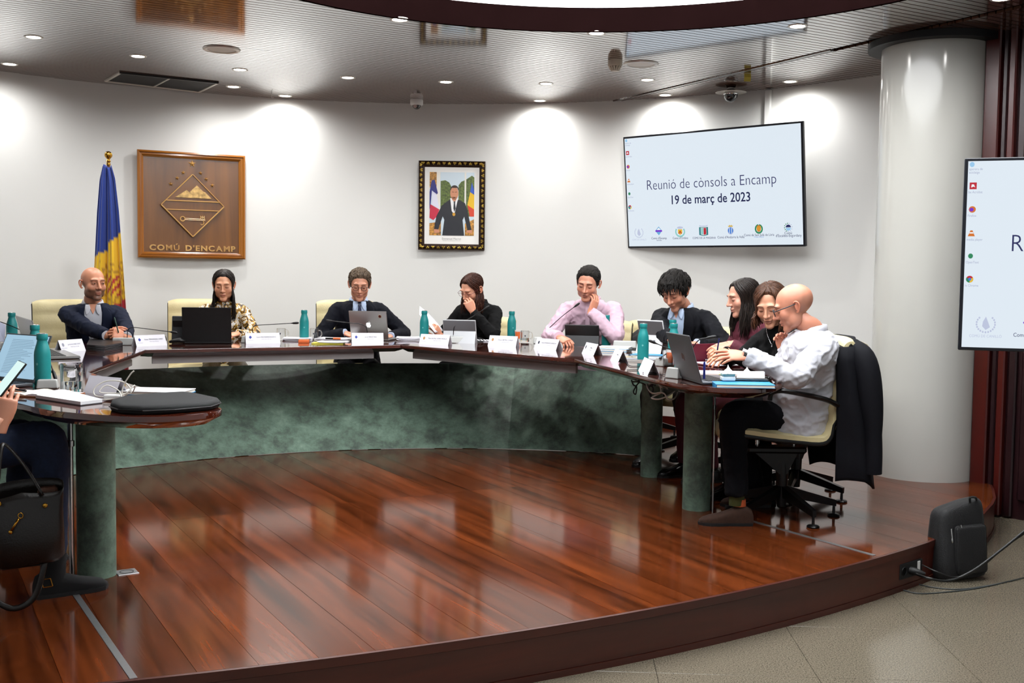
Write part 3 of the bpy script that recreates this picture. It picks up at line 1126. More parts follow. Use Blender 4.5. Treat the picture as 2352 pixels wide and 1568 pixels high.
def screen(parent, w, h, bez):
    sw, sh_ = w - 2 * bez, h - 2 * bez
    q = MB()
    q.box((0, 0.02, 0), (w, 0.035, h), bev=0.004)
    q.build('casing', m_bezel, parent)
    q = MB()
    q.quad((-sw / 2, 0.0015, -sh_ / 2), (sw / 2, 0.0015, -sh_ / 2), (sw / 2, 0.0015, sh_ / 2), (-sw / 2, 0.0015, sh_ / 2))
    pn = q.build('lit_panel', m_scr, parent)

    def f(u, v, y=0.0):
        return Vector(((u - 0.5) * sw, y, (0.5 - v) * sh_))
    k = sw / 1.65
    text('Reunió de cònsols a Encamp', 0.122 * k, sl['navy2'], pn, f(0.498, 0.443, 0.0008), offset=-0.0014 * k, sx=0.875, depth=0.0002)
    text('19 de març de 2023', 0.106 * k, sl['navy'], pn, f(0.499, 0.587, 0.0008), offset=0.0012 * k, sx=0.89, depth=0.0002)
    caps = [('COMÚ DE CANILLÓ', 0.066, 0.939, 'lav', 0.017), ("Comú d'Encamp", 0.191, 0.928, 'navy2', 0.024), ('ANDORRA', 0.191, 0.948, 'navy2', 0.011), ("Comú d'Ordino", 0.321, 0.93, 'navy2', 0.024),
            ('COMÚ DE LA MASSANA', 0.461, 0.932, 'navy2', 0.021), ("Comú d'Andorra la Vella", 0.614, 0.929, 'navy2', 0.025), ('Comú de Sant Julià de Lòria', 0.769, 0.914, 'navy2', 0.024),
            ('Principat d’Andorra', 0.769, 0.931, 'blue', 0.011), ('Comú', 0.924, 0.902, 'navy2', 0.026), ("d'Escaldes-Engordany", 0.925, 0.924, 'navy2', 0.026)]
    for body, u, v, c, s_ in caps:
        text(body, s_ * 1.15 * k, sl[c], pn, f(u, v, 0.0008), sx=0.86, depth=0.0002)
    y1, y2, y3 = 0.0009, 0.0006, 0.0003

    def em_(polys, c, y):
        flat(polys, 'slide_emblem', sl[c], pn, f, y)

    def ring(cu_, cv, ru, rv, a0, a1, n, ru2, rv2):
        return [ellp(cu_ + ru * math.cos(a0 + (a1 - a0) * i / n), cv - rv * math.sin(a0 + (a1 - a0) * i / n), ru2, rv2, 7) for i in range(n + 1)]
    A16 = 1.75
    # canillo: pale laurel
    em_(ring(0.066, 0.872, 0.026, 0.026 * A16, pi * 0.75, pi * 2.25, 16, 0.0028, 0.006) + [[(0.058, 0.86), (0.066, 0.833), (0.072, 0.86), (0.078, 0.89), (0.066, 0.905), (0.056, 0.885)]], 'lav', y1)
    # encamp: blue-violet diamond
    em_([[(0.191, 0.82), (0.169, 0.86), (0.191, 0.901), (0.212, 0.86)]], 'sky', y1)
    em_([[(0.191, 0.83), (0.178, 0.852), (0.204, 0.852)]], 'white', y2)
    em_([[(0.1725, 0.853), (0.2095, 0.853), (0.213, 0.861), (0.2095, 0.869), (0.1725, 0.869), (0.169, 0.861)]], 'violet', y2)
    # ordino
    em_(ring(0.321, 0.872, 0.026, 0.03 * A16 * 0.8, pi * 0.85, pi * 2.15, 14, 0.0045, 0.009), 'aqua', y1)
    em_([[(0.308, 0.85), (0.334, 0.85), (0.334, 0.885), (0.321, 0.902), (0.308, 0.885)]], 'yellow', y1)
    em_([[(0.310, 0.89), (0.321, 0.858), (0.332, 0.89), (0.326, 0.89), (0.321, 0.875), (0.316, 0.89)]], 'red', y2)
    em_([ellp(0.321, 0.835, 0.018, 0.011, 12)], 'lav', y1)
    # la massana
    em_([[(0.434, 0.835), (0.486, 0.835), (0.486, 0.905), (0.46, 0.914), (0.434, 0.905)]], 'teal', y1)
    em_([[(0.444, 0.84), (0.476, 0.84), (0.476, 0.90), (0.46, 0.908), (0.444, 0.90)]], 'white', y2)
    em_([[(0.460, 0.842), (0.475, 0.842), (0.475, 0.898), (0.460, 0.905)]], 'red', y3)
    em_([[(0.446, 0.842), (0.459, 0.842), (0.459, 0.903), (0.446, 0.897)]], 'aqua', y3)
    em_([[(0.436, 0.818), (0.446, 0.822), (0.474, 0.822), (0.484, 0.816), (0.484, 0.826), (0.46, 0.830), (0.436, 0.828)]], 'lav', y1)
    # andorra la vella
    em_([ellp(0.614, 0.872, 0.0175, 0.034, 18)], 'lav', y1)
    em_([ellp(0.614, 0.871, 0.0145, 0.028, 18)], 'blue', y2)
    em_([[(0.607, 0.848), (0.610, 0.846), (0.610, 0.896), (0.607, 0.894)], [(0.618, 0.846), (0.621, 0.848), (0.621, 0.894), (0.618, 0.896)]], 'white', y3)
    em_([[(0.599, 0.824), (0.604, 0.832), (0.609, 0.820), (0.614, 0.830), (0.619, 0.820), (0.624, 0.832), (0.629, 0.824), (0.626, 0.838), (0.602, 0.838)]], 'gold', y1)
    # sant julia de loria
    em_(ring(0.769, 0.862, 0.018, 0.034, pi * 0.6, pi * 2.4, 16, 0.0045, 0.009), 'green', y1)
    em_([ellp(0.769, 0.858, 0.0125, 0.029, 16)], 'orange', y2)
    em_([[(0.759 + 0.0048 * i, 0.838), (0.761 + 0.0048 * i, 0.838), (0.761 + 0.0048 * i, 0.878), (0.759 + 0.0048 * i, 0.878)] for i in range(5)], 'yellow', y3)
    # escaldes-engordany
    em_(ring(0.925, 0.854, 0.0195, 0.034, pi * 0.55, pi * 1.35, 5, 0.003, 0.005), 'green', y1)
    em_(ring(0.925, 0.854, 0.0195, 0.034, pi * 1.5, pi * 2.4, 5, 0.003, 0.005), 'lav', y1)
    em_([ellp(0.925, 0.854, 0.0135, 0.0235, 12, 0, pi)], 'navy2', y1)
    em_([ellp(0.925, 0.858, 0.0135, 0.0235, 12, pi, 2 * pi)], 'lblue', y1)
    # desktop icons at the left edge
    for (u, v, c, cap) in ((0.011, 0.018, 'lblue', 'aperera de\neciclatge'), (0.016, 0.132, 'red', 'be Acrobat'), (0.016, 0.258, 'orange', 'Firefox'), (0.016, 0.386, 'orange', 'media player'), (0.016, 0.508, 'green', 'OpenText'),
                           (0.016, 0.633, 'yellow', 'le Chrome')):
        if c == 'red':
            em_([[(u - 0.010, v - 0.018), (u + 0.010, v - 0.018), (u + 0.010, v + 0.018), (u - 0.010, v + 0.018)]], 'red', y1)
            em_([[(u - 0.004, v - 0.008), (u + 0.002, v - 0.008), (u + 0.006, v + 0.009), (u + 0.002, v + 0.004), (u - 0.006, v + 0.009)]], 'white', y2)
        elif cap == 'Firefox':
            em_([ellp(u, v, 0.010, 0.0175, 14)], 'orange', y1)
            em_([ellp(u - 0.002, v + 0.001, 0.006, 0.010, 12)], 'violet', y2)
        elif cap.startswith('media'):
            em_([[(u - 0.010, v + 0.016), (u - 0.003, v - 0.016), (u + 0.003, v - 0.016), (u + 0.010, v + 0.016)]], 'orange', y1)
            em_([[(u - 0.006, v + 0.001), (u - 0.0045, v - 0.006), (u + 0.0045, v - 0.006), (u + 0.006, v + 0.001)]], 'white', y2)
        elif cap.startswith('le Ch'):
            em_([ellp(u, v, 0.0105, 0.0185, 12, pi * 0.17, pi * 0.83) + [(u, v)]], 'red', y1)
            em_([ellp(u, v, 0.0105, 0.0185, 12, pi * 0.83, pi * 1.5) + [(u, v)]], 'green', y1)
            em_([ellp(u, v, 0.0105, 0.0185, 12, pi * 1.5, pi * 2.17) + [(u, v)]], 'yellow', y1)
            em_([ellp(u, v, 0.0045, 0.008, 12)], 'blue', y2)
        else:
            em_([ellp(u, v, 0.007, 0.014, 10)], c, y1)
        text(cap, 0.017 * k, sl['grey'], pn, f(0.003, v + 0.034, 0.0008), sx=0.85, depth=0.0002, align='LEFT')
    q = MB()
    q.box((0, -0.002, -h / 2 + bez * 0.4), (0.06 * k, 0.006, bez * 0.7), bev=0.001)
    q.build('logo_bar', m_black, parent)
    return pn


TVW, TVH = 1.68, 0.965
tv = thing('wall_screen', 'large wall screen showing the meeting title slide, tilted above the table', 'screen', TR(1.61, 8.97, 2.022, math.radians(-41.0), math.radians(6.4)))
screen(tv, TVW, TVH, 0.016)
q = MB()
q.box((0, 0.10, 0.0), (0.36, 0.12, 0.30), bev=0.01)
q.box((0, 0.24, 0.02), (0.10, 0.30, 0.08))
q.build('wall_bracket', m_blackmat, tv)
tv2 = thing('standing_screen', 'screen on a stand cut off by the picture edge, in front of the pillar', 'screen', TR(1.945 + 0.725 * math.cos(math.radians(18)), 4.70 - 0.725 * math.sin(math.radians(18)), 1.40, math.radians(-18.0)))
screen(tv2, 1.45, 0.83, 0.014)
q = MB()
q.tube([(0, 0.07, -1.58), (0, 0.07, 0.1)], 0.035, n=16)
q.box((0, 0.05, 0), (0.3, 0.06, 0.3))
q.build('stand_pole', m_black, tv2)
q = MB()
q.box((0.06, 0.07, -1.58), (0.5, 0.42, 0.03), bev=0.01)
q.build('stand_base', m_black, tv2)
# cable trunking from the ceiling to the wall screen
a_t = math.atan2(8.78 - WY, 1.94 - WX)
cpt = (WX + (WR - 0.018) * math.cos(a_t), WY + (WR - 0.018) * math.sin(a_t))
ct = pd(1724, 250, 8.75)
q = MB()
q.box((0, 0, 2.42), (0.05, 0.03, 0.82), bev=0.003)
tag(q.build('cable_trunking', m_wall, M=TR(cpt[0], cpt[1], 0, a_t - pi / 2)), 'white vertical cable trunking between ceiling and wall screen', 'trunking')

# ---- flag on its pole
m_fblue = '#173a9c'
m_flag = bpy.data.materials.new('tricolour_flag_cloth')
m_flag.use_nodes = True
_nt = m_flag.node_tree
_b = _nt.nodes['Principled BSDF']
_at = _nt.nodes.new('ShaderNodeVertexColor')
_at.layer_name = 'col'
_nt.links.new(_at.outputs[0], _b.inputs['Base Color'])
_b.inputs['Roughness'].default_value = 0.75
_b.inputs['Sheen Weight'].default_value = 0.3
fp = pd(249, 366, 8.35)
FX, FY = fp.x, fp.y
flag = thing('flag_on_pole', 'furled blue yellow and red flag on a brass topped pole', 'flag', Matrix.Translation((FX, FY, 0)))
q = MB()
q.lathe([(0.16, 0.0), (0.16, 0.02), (0.03, 0.05), (0.0125, 0.07), (0.0125, 2.12)], n=24)
q.build('pole', wood('flag_pole_wood', '#3b2313', '#5a3820', axis='Z'), flag, smooth=40)
q = MB()
q.lathe([(0.0125, 2.09), (0.016, 2.10), (0.012, 2.115), (0.018, 2.125), (0.010, 2.14), (0.018, 2.148)], n=20)
q.ell((0, 0, 2.172), (0.029, 0.029, 0.029), 20, 12)
q.build('finial', m_brass, flag, smooth=40)
# the cloth: narrow at the top, widening downwards, deep folds; colour bands run diagonally as the cloth hangs
NU, NV = 72, 90
vs, fs, cols = [], [], []
BL_, YE_, RE_, OR_ = lin('#16378f'), lin('#f0c21c'), lin('#b8172a'), lin('#c08a16')
for j in range(NV + 1):
    v = j / NV
    z = 2.085 - 1.75 * v
    wdt = interp([0, 0.06, 0.2, 0.45, 0.7, 1], [0.035, 0.062, 0.088, 0.120, 0.150, 0.17], v)
    for i in range(NU + 1):
        u = i / NU
        x = (u - 0.45) * 2 * wdt - 0.005 - 0.012 * v
        fold = 0.032 * math.sin(u * 2 * pi * 2.5 + 0.6 + 1.1 * v) + 0.016 * math.sin(u * 2 * pi * 5.2 + 2.0 * v)
        y = -0.03 + fold * (0.4 + 0.8 * v)
        vs.append((x, y, z + 0.012 * math.sin(u * 7)))
        zb = (1.385 + 0.11 * u) if u < 0.52 else (1.515 + 0.12 * (u - 0.52))   # the fold shifts the bands
        c = BL_ if z > zb else (YE_ if z > zb - 0.50 else RE_)
        zx, zz = (x - 0.035), z - 1.18
        if abs(zx) < 0.055 and abs(zz) < 0.085 - 0.35 * max(0, -zz - 0.02):
            k = int((zx + 0.155) / 0.011 * 0.55 + zz * 75 + 40) % 2
            c = RE_ if k == 0 else YE_
        elif abs(zx) < 0.10 and abs(zz) < 0.17 and c == YE_ and noise.noise((x * 60, z * 60, 3)) > 0.12:
            c = OR_
        cols.append((*c, 1))
for j in range(NV):
    for i in range(NU):
        a = j * (NU + 1) + i
        fs.append((a, a + 1, a + NU + 2, a + NU + 1))
me = bpy.data.meshes.new('flag_cloth')
me.from_pydata(vs, [], fs)
ca = me.color_attributes.new('col', 'FLOAT_COLOR', 'POINT')
ca.data.foreach_set('color', [c for q_ in cols for c in q_])
me.materials.append(m_flag)
smooth_mesh(me)
fo = link('flag_cloth', me, flag)
sm = fo.modifiers.new('thick', 'SOLIDIFY')
sm.thickness = 0.002

# ================================================================== things on the ceiling
def on_ceiling(x, y):
    p = pt(x, y, ZC)
    return Matrix.Translation((p.x, p.y, ZC))


for (x, y, lab) in ((509, 113, 'flush round ceiling speaker between air vent and mahogany ring'), (1472, 147, 'flush round ceiling speaker beside the smoke detector')):
    t = thing('ceiling_speaker', lab, 'speaker', on_ceiling(x, y), 'round speakers in the ceiling')
    q = MB()
    q.lathe([(0.098, 0.0), (0.098, -0.006), (0.108, -0.010), (0.125, -0.008), (0.130, 0.0)], n=40)
    q.build('rim', m_rim, t, smooth=40)
    q = MB()
    q.lathe([(0.0, -0.007), (0.06, -0.006), (0.099, -0.003), (0.0985, 0.0)], n=40)
    q.build('grille', mat('speaker_mesh', '#e8e4dc', rough=0.6), t)
# black air vent
c4 = [pt(x, y, ZC) for x, y in ((276, 165.5), (500, 189), (457, 209.5), (243, 184.5))]
vent = thing('air_vent', 'long black rectangular air vent grille in the ceiling', 'vent', Matrix.Translation((0, 0, ZC)))
q = MB()
q.prism([(p.x, p.y) for p in c4], -0.004, 0.0)
q.build('mesh_sheet', mat('black_vent_mesh', '#0b0b0c', rough=0.6, bump=0.5, bscale=400), vent)
for a, b_ in ((0, 1), (1, 2), (2, 3), (3, 0)):
    A_, B_ = c4[a], c4[b_]
    d = B_ - A_
    q = MB()
    q.box((d.length / 2, 0, 0), (d.length + 0.012, 0.022, 0.014), bev=0.002)
    q.build('frame_bar', m_black if a == 0 else m_rim, vent, M=frame((A_.x, A_.y, -0.005), d))
A_, B_ = c4[0].lerp(c4[1], 0.5), c4[3].lerp(c4[2], 0.5)
d = B_ - A_
q = MB()
q.box((d.length / 2, 0, 0), (d.length, 0.014, 0.012))
q.build('centre_bar', m_rim, vent, M=frame((A_.x, A_.y, -0.005), d))
# small white dome camera on the ceiling near the wall
cmw = thing('dome_camera', 'small white dome security camera above the framed portrait', 'camera', on_ceiling(957, 229) @ Matrix.Translation((0, 0, 0)))
q = MB()
q.lathe([(0.0, 0.0), (0.056, 0.0), (0.058, -0.01), (0.057, -0.042), (0.050, -0.05), (0.040, -0.05)], n=32)
q.build('housing', m_white, cmw, smooth=40)
q = MB()
q.ell((0, 0, -0.05), (0.038, 0.038, 0.036), 24, 14)
q.build('dome', mat('smoked_dome', '#0a0a0c', rough=0.06, coat=0.8), cmw, smooth=True)
q = MB()
q.lathe([(0.012, 0.0), (0.016, 0.01), (0.016, 0.014), (0.006, 0.014)], n=16, M=Matrix.Translation((-0.01, -0.03, -0.058)) @ Matrix.Rotation(pi / 2 + 0.4, 4, 'X'))
q.build('lens', m_alu, cmw)
# larger dark dome camera with round plate
cmd = thing('ceiling_dome_camera', 'dark glass dome camera on a round plate above the wall screen', 'camera', on_ceiling(1679, 203))
q = MB()
q.lathe([(0.0, 0.0), (0.03, 0.0), (0.03, -0.028), (0.125, -0.030), (0.127, -0.034), (0.06, -0.038)], n=40)
q.build('plate', m_rim, cmd, smooth=40)
q = MB()
q.ell((0, 0, -0.055), (0.058, 0.058, 0.058), 28, 16)
q.build('dome', mat('dark_dome_glass', '#07080a', rough=0.05, coat=1.0), cmd, smooth=True)
q = MB()
q.lathe([(0.060, -0.040), (0.063, -0.046), (0.060, -0.052)], n=32)
q.build('ring', m_chrome, cmd, smooth=40)
# smoke detector
sd = thing('smoke_detector', 'beige louvred smoke detector on the slatted ceiling', 'detector', on_ceiling(1413, 138))
q = MB()
q.lathe([(0.0, 0.0), (0.052, 0.0), (0.052, -0.038), (0.046, -0.046), (0.0, -0.046)], n=32)
q.lathe([(0.0, -0.070), (0.024, -0.070), (0.026, -0.078), (0.0, -0.080)], n=24)
q.build('body', mat('aged_white_plastic', '#cfc6b4', rough=0.45), sd, smooth=40)
for k in range(14):
    a = 2 * pi * k / 14
    q = MB()
    q.box((0, 0, 0), (0.006, 0.012, 0.032))
    q.build('louvre', mat('aged_white_plastic2', '#cfc6b4', rough=0.45) if k == 0 else sd.children[1].data.materials[0], sd,
            M=Matrix.Rotation(a, 4, 'Z') @ Matrix.Translation((0.036, 0, -0.060)) @ Matrix.Rotation(0.5, 4, 'Y'))
# small hook and yellow note
hk = pt(624, 215, ZC)
q = MB()
q.tube([(0, 0, 0), (0, 0, -0.022)] + [(0.008 - 0.008 * math.cos(a), 0, -0.03 - 0.008 * math.sin(a)) for a in np.linspace(0, pi, 8)], 0.002, n=6)
tag(q.build('ceiling_hook', m_white, M=Matrix.Translation((hk.x, hk.y, ZC))), 'tiny white hook screwed into the ceiling slats', 'hook')
nt_ = pt(1717, 168, ZC)
q = MB()
vs = [(-0.026, 0, 0), (0.026, 0, 0), (0.026, -0.006, -0.03), (-0.026, -0.006, -0.03), (0.024, -0.002, -0.062), (-0.028, -0.002, -0.062)]
q.add(vs, [(0, 1, 2, 3), (3, 2, 4, 5)])
no_ = q.build('sticky_note', mat('yellow_note_paper', '#d9c95a', rough=0.7), M=TR(nt_.x, nt_.y, ZC - 0.001, 0.1))
no_.modifiers.new('thick', 'SOLIDIFY').thickness = 0.0008
tag(no_, 'yellow paper note hanging from the curtain track', 'note')
# floor outlet plate set into the stage boards
fo_ = pt(291, 1314, 0)
t = thing('floor_outlet', 'square steel floor outlet cover set in the boards', 'outlet', TR(fo_.x, fo_.y, 0, SA + 0.05))
q = MB()
q.box((0, 0, 0.001), (0.085, 0.085, 0.004), bev=0.001)
q.build('plate', m_alu, t)
q = MB()
q.lathe([(0.026, 0.0), (0.026, 0.0042), (0.029, 0.0042), (0.029, 0.0)], n=28)
q.build('ring', m_black, t)
# ================================================================== swivel chairs
m_cream = mat('cream_leather', '#d9cb9c', rough=0.42, var=0.06, vscale=9, bump=0.12, bscale=90)
m_chairblk = mat('black_chair_frame', '#0d0d0e', rough=0.32, metal=0.2)


def chair_profile():
    """centre line of the pad from seat front roll to head roll: (forward, height)"""
    return [(0.262, 0.395), (0.275, 0.425), (0.262, 0.452), (0.22, 0.462), (0.10, 0.448), (-0.05, 0.435), (-0.165, 0.428), (-0.215, 0.445), (-0.240, 0.50),
            (-0.250, 0.60), (-0.260, 0.70), (-0.270, 0.79), (-0.281, 0.86), (-0.296, 0.893), (-0.320, 0.903), (-0.342, 0.888)]


def make_chair():
    root = thing('swivel_chair', 'x', 'chair')
    prof = spline([Vector((0, -f, z)) for f, z in chair_profile()], 75)
    n = len(prof)
    W, NX = 0.250, 14
    s = [0.0]
    for i in range(1, n):
        s.append(s[-1] + (prof[i] - prof[i - 1]).length)
    # split pad into seat (to the bend) and backrest, each puffed into channels
    bend = min(range(n), key=lambda i: abs(prof[i].y - 0.222) + abs(prof[i].z - 0.465))
    for nm, i0, i1 in (('seat_pad', 0, bend), ('back_pad', bend, n - 1)):
        q = MB()
        vs = []
        m = i1 - i0 + 1
        for side in (1, -1):
            for i in range(i0, i1 + 1):
                t = (prof[min(i + 1, n - 1)] - prof[max(i - 1, 0)]).normalized()
                nr = Vector((0, -t.z, t.y))
                ch = abs(math.sin(pi * s[i] / 0.105))
                th = 0.022 + 0.011 * ch ** 0.5
                if i == 0 or i == n - 1:
                    th *= 0.6
                for k in range(NX + 1):
                    x = -W + 2 * W * k / NX
                    e = 1 - (abs(x) / W) ** 6
                    p = prof[i] + nr * (side * th * (0.35 + 0.65 * e))
                    vs.append((x, p.y, p.z))
        fs = []
        R = NX + 1
        for b in (0, m * R):
            for i in range(m - 1):
                for k in range(NX):
                    a = b + i * R + k
                    fs.append((a, a + 1, a + R + 1, a + R))
        for i in range(m - 1):
            for k in (0, NX):
                a, b = i * R + k, m * R + i * R + k
                fs.append((a, b, b + R, a + R))
        for i in (0, m - 1):
            for k in range(NX):
                a, b = i * R + k, m * R + i * R + k
                fs.append((a, a + 1, b + 1, b))
        q.add(vs, fs)
        q.build(nm, m_cream, root, smooth=50)
    for sx in (-1, 1):
        q = MB()
        q.tube([Vector((sx * 0.247, p.y + (0.020 if p.z > 0.5 else 0.0), p.z - (0.020 if p.z < 0.5 else 0.0))) for p in prof[14:n - 8:2]], 0.009, n=8, ry=0.011)
        q.build('side_rail', m_chairblk, root, smooth=40)
        q = MB()                                  # cantilever armrest
        pts = spline([(sx * 0.262, 0.255, 0.60), (sx * 0.285, 0.18, 0.632), (sx * 0.288, 0.03, 0.662), (sx * 0.286, -0.05, 0.672), (sx * 0.282, -0.095, 0.660), (sx * 0.280, -0.105, 0.625)], 20)
        q.tube(pts, 0.022, n=10, ry=0.013)
        q.build('armrest', m_chairblk, root, smooth=40)
    q = MB()
    for y in (-0.10, 0.10):
        q.tube([(0, y, 0.36), (0, y, 0.435)], 0.011, n=10)
    q.build('seat_post', m_chrome, root, smooth=40)
    q = MB()
    q.box((0, 0.0, 0.345), (0.10, 0.32, 0.035), bev=0.01)
    q.add([(-0.03, -0.13, 0.34), (0.03, -0.13, 0.34), (0.03, 0.12, 0.34), (-0.03, 0.12, 0.34), (-0.03, 0.02, 0.22), (0.03, 0.02, 0.22), (0.03, 0.06, 0.22), (-0.03, 0.06, 0.22)],
          [(0, 1, 2, 3), (4, 7, 6, 5), (0, 4, 5, 1), (1, 5, 6, 2), (2, 6, 7, 3), (3, 7, 4, 0)])
    q.build('tilt_mechanism', m_chairblk, root)
    q = MB()
    q.lathe([(0.0, 0.05), (0.024, 0.05), (0.030, 0.12), (0.034, 0.24), (0.026, 0.34), (0.0, 0.34)], n=20, M=Matrix.Translation((0, 0.04, 0)))
    q.build('column', m_chairblk, root, smooth=40)
    for k in range(5):
        a = 2 * pi * k / 5 + 0.35
        c, s_ = math.cos(a), math.sin(a)
        M = Matrix.Translation((0, 0.04, 0)) @ Matrix.Rotation(a, 4, 'Z')
        q = MB()
        q.add([(0.02, -0.018, 0.16), (0.02, 0.018, 0.16), (0.30, 0.013, 0.085), (0.30, -0.013, 0.085), (0.02, -0.012, 0.10), (0.02, 0.012, 0.10), (0.30, 0.010, 0.052), (0.30, -0.010, 0.052)],
              [(0, 1, 2, 3), (4, 7, 6, 5), (0, 4, 5, 1), (1, 5, 6, 2), (2, 6, 7, 3), (3, 7, 4, 0)])
        st = q.build('star_arm', m_chairblk, root, M=M)
        q = MB()
        q.lathe([(0.0, 0.006), (0.032, 0.004), (0.034, 0.010), (0.028, 0.016), (0.008, 0.020), (0.007, 0.056), (0.0, 0.056)], n=20, M=Matrix.Translation((0.29, 0, -0.004)))
        q.build('glide_foot', m_chairblk, st, smooth=40)
    return root


chair0 = make_chair()
_chair_used = [False]


def place_chair(x, y, yaw, label, first=chair0, tall=1.0):
    """yaw turns the chair's forward direction (-y) about z"""
    if not _chair_used[0]:
        c = first
        _chair_used[0] = True
    else:
        c = copy_tree(first)
    c.matrix_world = TR(x, y, 0, yaw) @ Matrix.Diagonal((1, 1, tall, 1))
    c['label'] = label
    c['group'] = 'cream leather swivel chairs around the council table'
    return c


def face_yaw(fx, fy):
    """yaw so that local -y points along (fx, fy)"""
    return math.atan2(fx, -fy)
# ================================================================== people: builders
def remesh(mb, voxel, smooth_it=3, fac=0.5):
    """fuse overlapping closed shapes into one skin; returns (verts Nx3, faces list)"""
    me = bpy.data.meshes.new('tmp')
    me.from_pydata(mb.v, [], mb.f)
    bm = bmesh.new()
    bm.from_mesh(me)
    bmesh.ops.recalc_face_normals(bm, faces=bm.faces)
    bm.to_mesh(me)
    bm.free()
    o = bpy.data.objects.new('tmp', me)
    COL.objects.link(o)
    r = o.modifiers.new('r', 'REMESH')
    r.mode = 'VOXEL'
    r.voxel_size = voxel
    r.adaptivity = 0.0
    if smooth_it:
        s = o.modifiers.new('s', 'SMOOTH')
        s.iterations = smooth_it
        s.factor = fac
    dg = bpy.context.evaluated_depsgraph_get()
    m2 = bpy.data.meshes.new_from_object(o.evaluated_get(dg))
    bpy.data.objects.remove(o)
    n = len(m2.vertices)
    v = np.empty(n * 3)
    m2.vertices.foreach_get('co', v)
    nr = np.empty(n * 3)
    m2.vertices.foreach_get('normal', nr)
    f = [tuple(p.vertices) for p in m2.polygons]
    bpy.data.meshes.remove(m2)
    bpy.data.meshes.remove(me)
    return v.reshape(-1, 3), f, nr.reshape(-1, 3)


def raw_mesh(name, v, f, mats, parent, smooth=True, cols=None):
    me = bpy.data.meshes.new(name)
    me.from_pydata([tuple(p) for p in v], [], f)
    if cols is not None:
        ca = me.color_attributes.new('col', 'FLOAT_COLOR', 'POINT')
        ca.data.foreach_set('color', np.asarray(cols, dtype=np.float32).ravel())
    me.materials.append(mats)
    if smooth:
        smooth_mesh(me)
    return link(name, me, parent)


def folds(v, nr, amp, seed=0.0):
    """wrinkle a cloth surface: long soft ridges with finer creases"""
    out = np.array(v)
    for i in range(len(v)):
        x, y, z = v[i]
        a = noise.noise((x * 6 + z * 4 + seed, y * 6 - z * 3, z * 8 - x * 3))
        b = noise.noise((x * 13 + z * 9 + seed, y * 13 + 3.0 - z * 6, z * 12 - x * 8))
        c = noise.noise((x * 22 - z * 14 + seed, y * 22 + 7.0, z * 24 + x * 10))
        d = amp * (0.7 * (0.5 - 1.7 * abs(a)) + 0.9 * max(0.0, 1 - 3.2 * abs(b)) ** 1.5 + 0.45 * max(0.0, 1 - 3.0 * abs(c)) ** 1.5 - 0.35)
        out[i] = v[i] + nr[i] * d
    return out


# ---------------------------------------------------------------- head shape: smooth union of ellipsoids, traced from its centre
def sd_ell(p, c, r):
    q = (p - np.array(c)) / np.array(r)
    k0 = np.linalg.norm(q, axis=-1)
    k1 = np.linalg.norm(q / np.array(r), axis=-1)
    return k0 * (k0 - 1.0) / np.maximum(k1, 1e-9)


def sd_caps(p, a, b, ra, rb):
    a, b = np.array(a), np.array(b)
    d = b - a
    t = np.clip(((p - a) @ d) / (d @ d), 0, 1)
    return np.linalg.norm(p - a - t[..., None] * d, axis=-1) - (ra + (rb - ra) * t)


def smin(a, b, k):
    h = np.clip(0.5 + 0.5 * (b - a) / k, 0, 1)
    return b * (1 - h) + a * h - k * h * (1 - h)


def smax(a, b, k):
    return -smin(-a, -b, k)


def head_sdf(p, jaw=1.0, nose_l=1.0, chin=1.0, fem=0.0, brow=1.0):
    p = p.copy()
    p[..., 0] = np.abs(p[..., 0])
    d = sd_ell(p, (0, 0.014, 0.036), (0.0765, 0.098, 0.084))
    d = smin(d, sd_ell(p, (0, -0.028, -0.028), (0.0610, 0.0640, 0.084)), 0.03)
    d = smin(d, sd_ell(p, (0.040 * jaw, -0.018, -0.066), (0.024, 0.036, 0.030)), 0.025)
    d = smin(d, sd_ell(p, (0, -0.073, -0.101 * chin), (0.026 * jaw, 0.020, 0.019)), 0.025)
    d = smin(d, sd_ell(p, (0.043, -0.060, -0.024), (0.024, 0.022, 0.024)), 0.02)
    d = smin(d, sd_ell(p, (0.022, -0.083, 0.031), (0.030, 0.013 * brow, 0.011)), 0.016)
    d = smax(d, -sd_ell(p, (0.031, -0.106, 0.010), (0.019, 0.020, 0.0135)), 0.012)
    d = smin(d, sd_ell(p, (0.0315, -0.0765, 0.0075), (0.0165, 0.0150, 0.0125)), 0.004)
    nl = 0.104 + 0.010 * nose_l
    d = smin(d, sd_caps(p, (0, -0.090, 0.020), (0, -nl, -0.024), 0.0070, 0.0100 - 0.001 * fem), 0.012)
    d = smin(d, sd_ell(p, (0, -nl - 0.001, -0.0265), (0.0115 - 0.001 * fem, 0.0105, 0.0095)), 0.006)
    d = smin(d, sd_ell(p, (0.0125, -0.097, -0.0305), (0.0080, 0.0100, 0.0075)), 0.005)
    d = smin(d, sd_ell(p, (0, -0.0890, -0.0565), (0.0220, 0.0110, 0.0085)), 0.008)
    d = smin(d, sd_ell(p, (0, -0.0870, -0.0695), (0.0195, 0.0110, 0.0080)), 0.008)
    d = smax(d, -sd_ell(p, (0, -0.1010, -0.0632), (0.0230, 0.0070, 0.0016)), 0.003)
    return d


HNA, HNE = 128, 96
HC0 = np.array((0.0, -0.005, -0.008))


def head_dirs():
    # azimuth 0 = face (-y), denser over the face
    u = np.linspace(-1, 1, HNA, endpoint=False)
    az = pi * (0.55 * u + 0.45 * u ** 3)
    el = np.linspace(pi / 2, -pi / 2, HNE)
    A, E_ = np.meshgrid(az, el)
    return np.stack([np.cos(E_) * np.sin(A), -np.cos(E_) * np.cos(A), np.sin(E_)], -1), A, E_


HD, HA, HE = head_dirs()


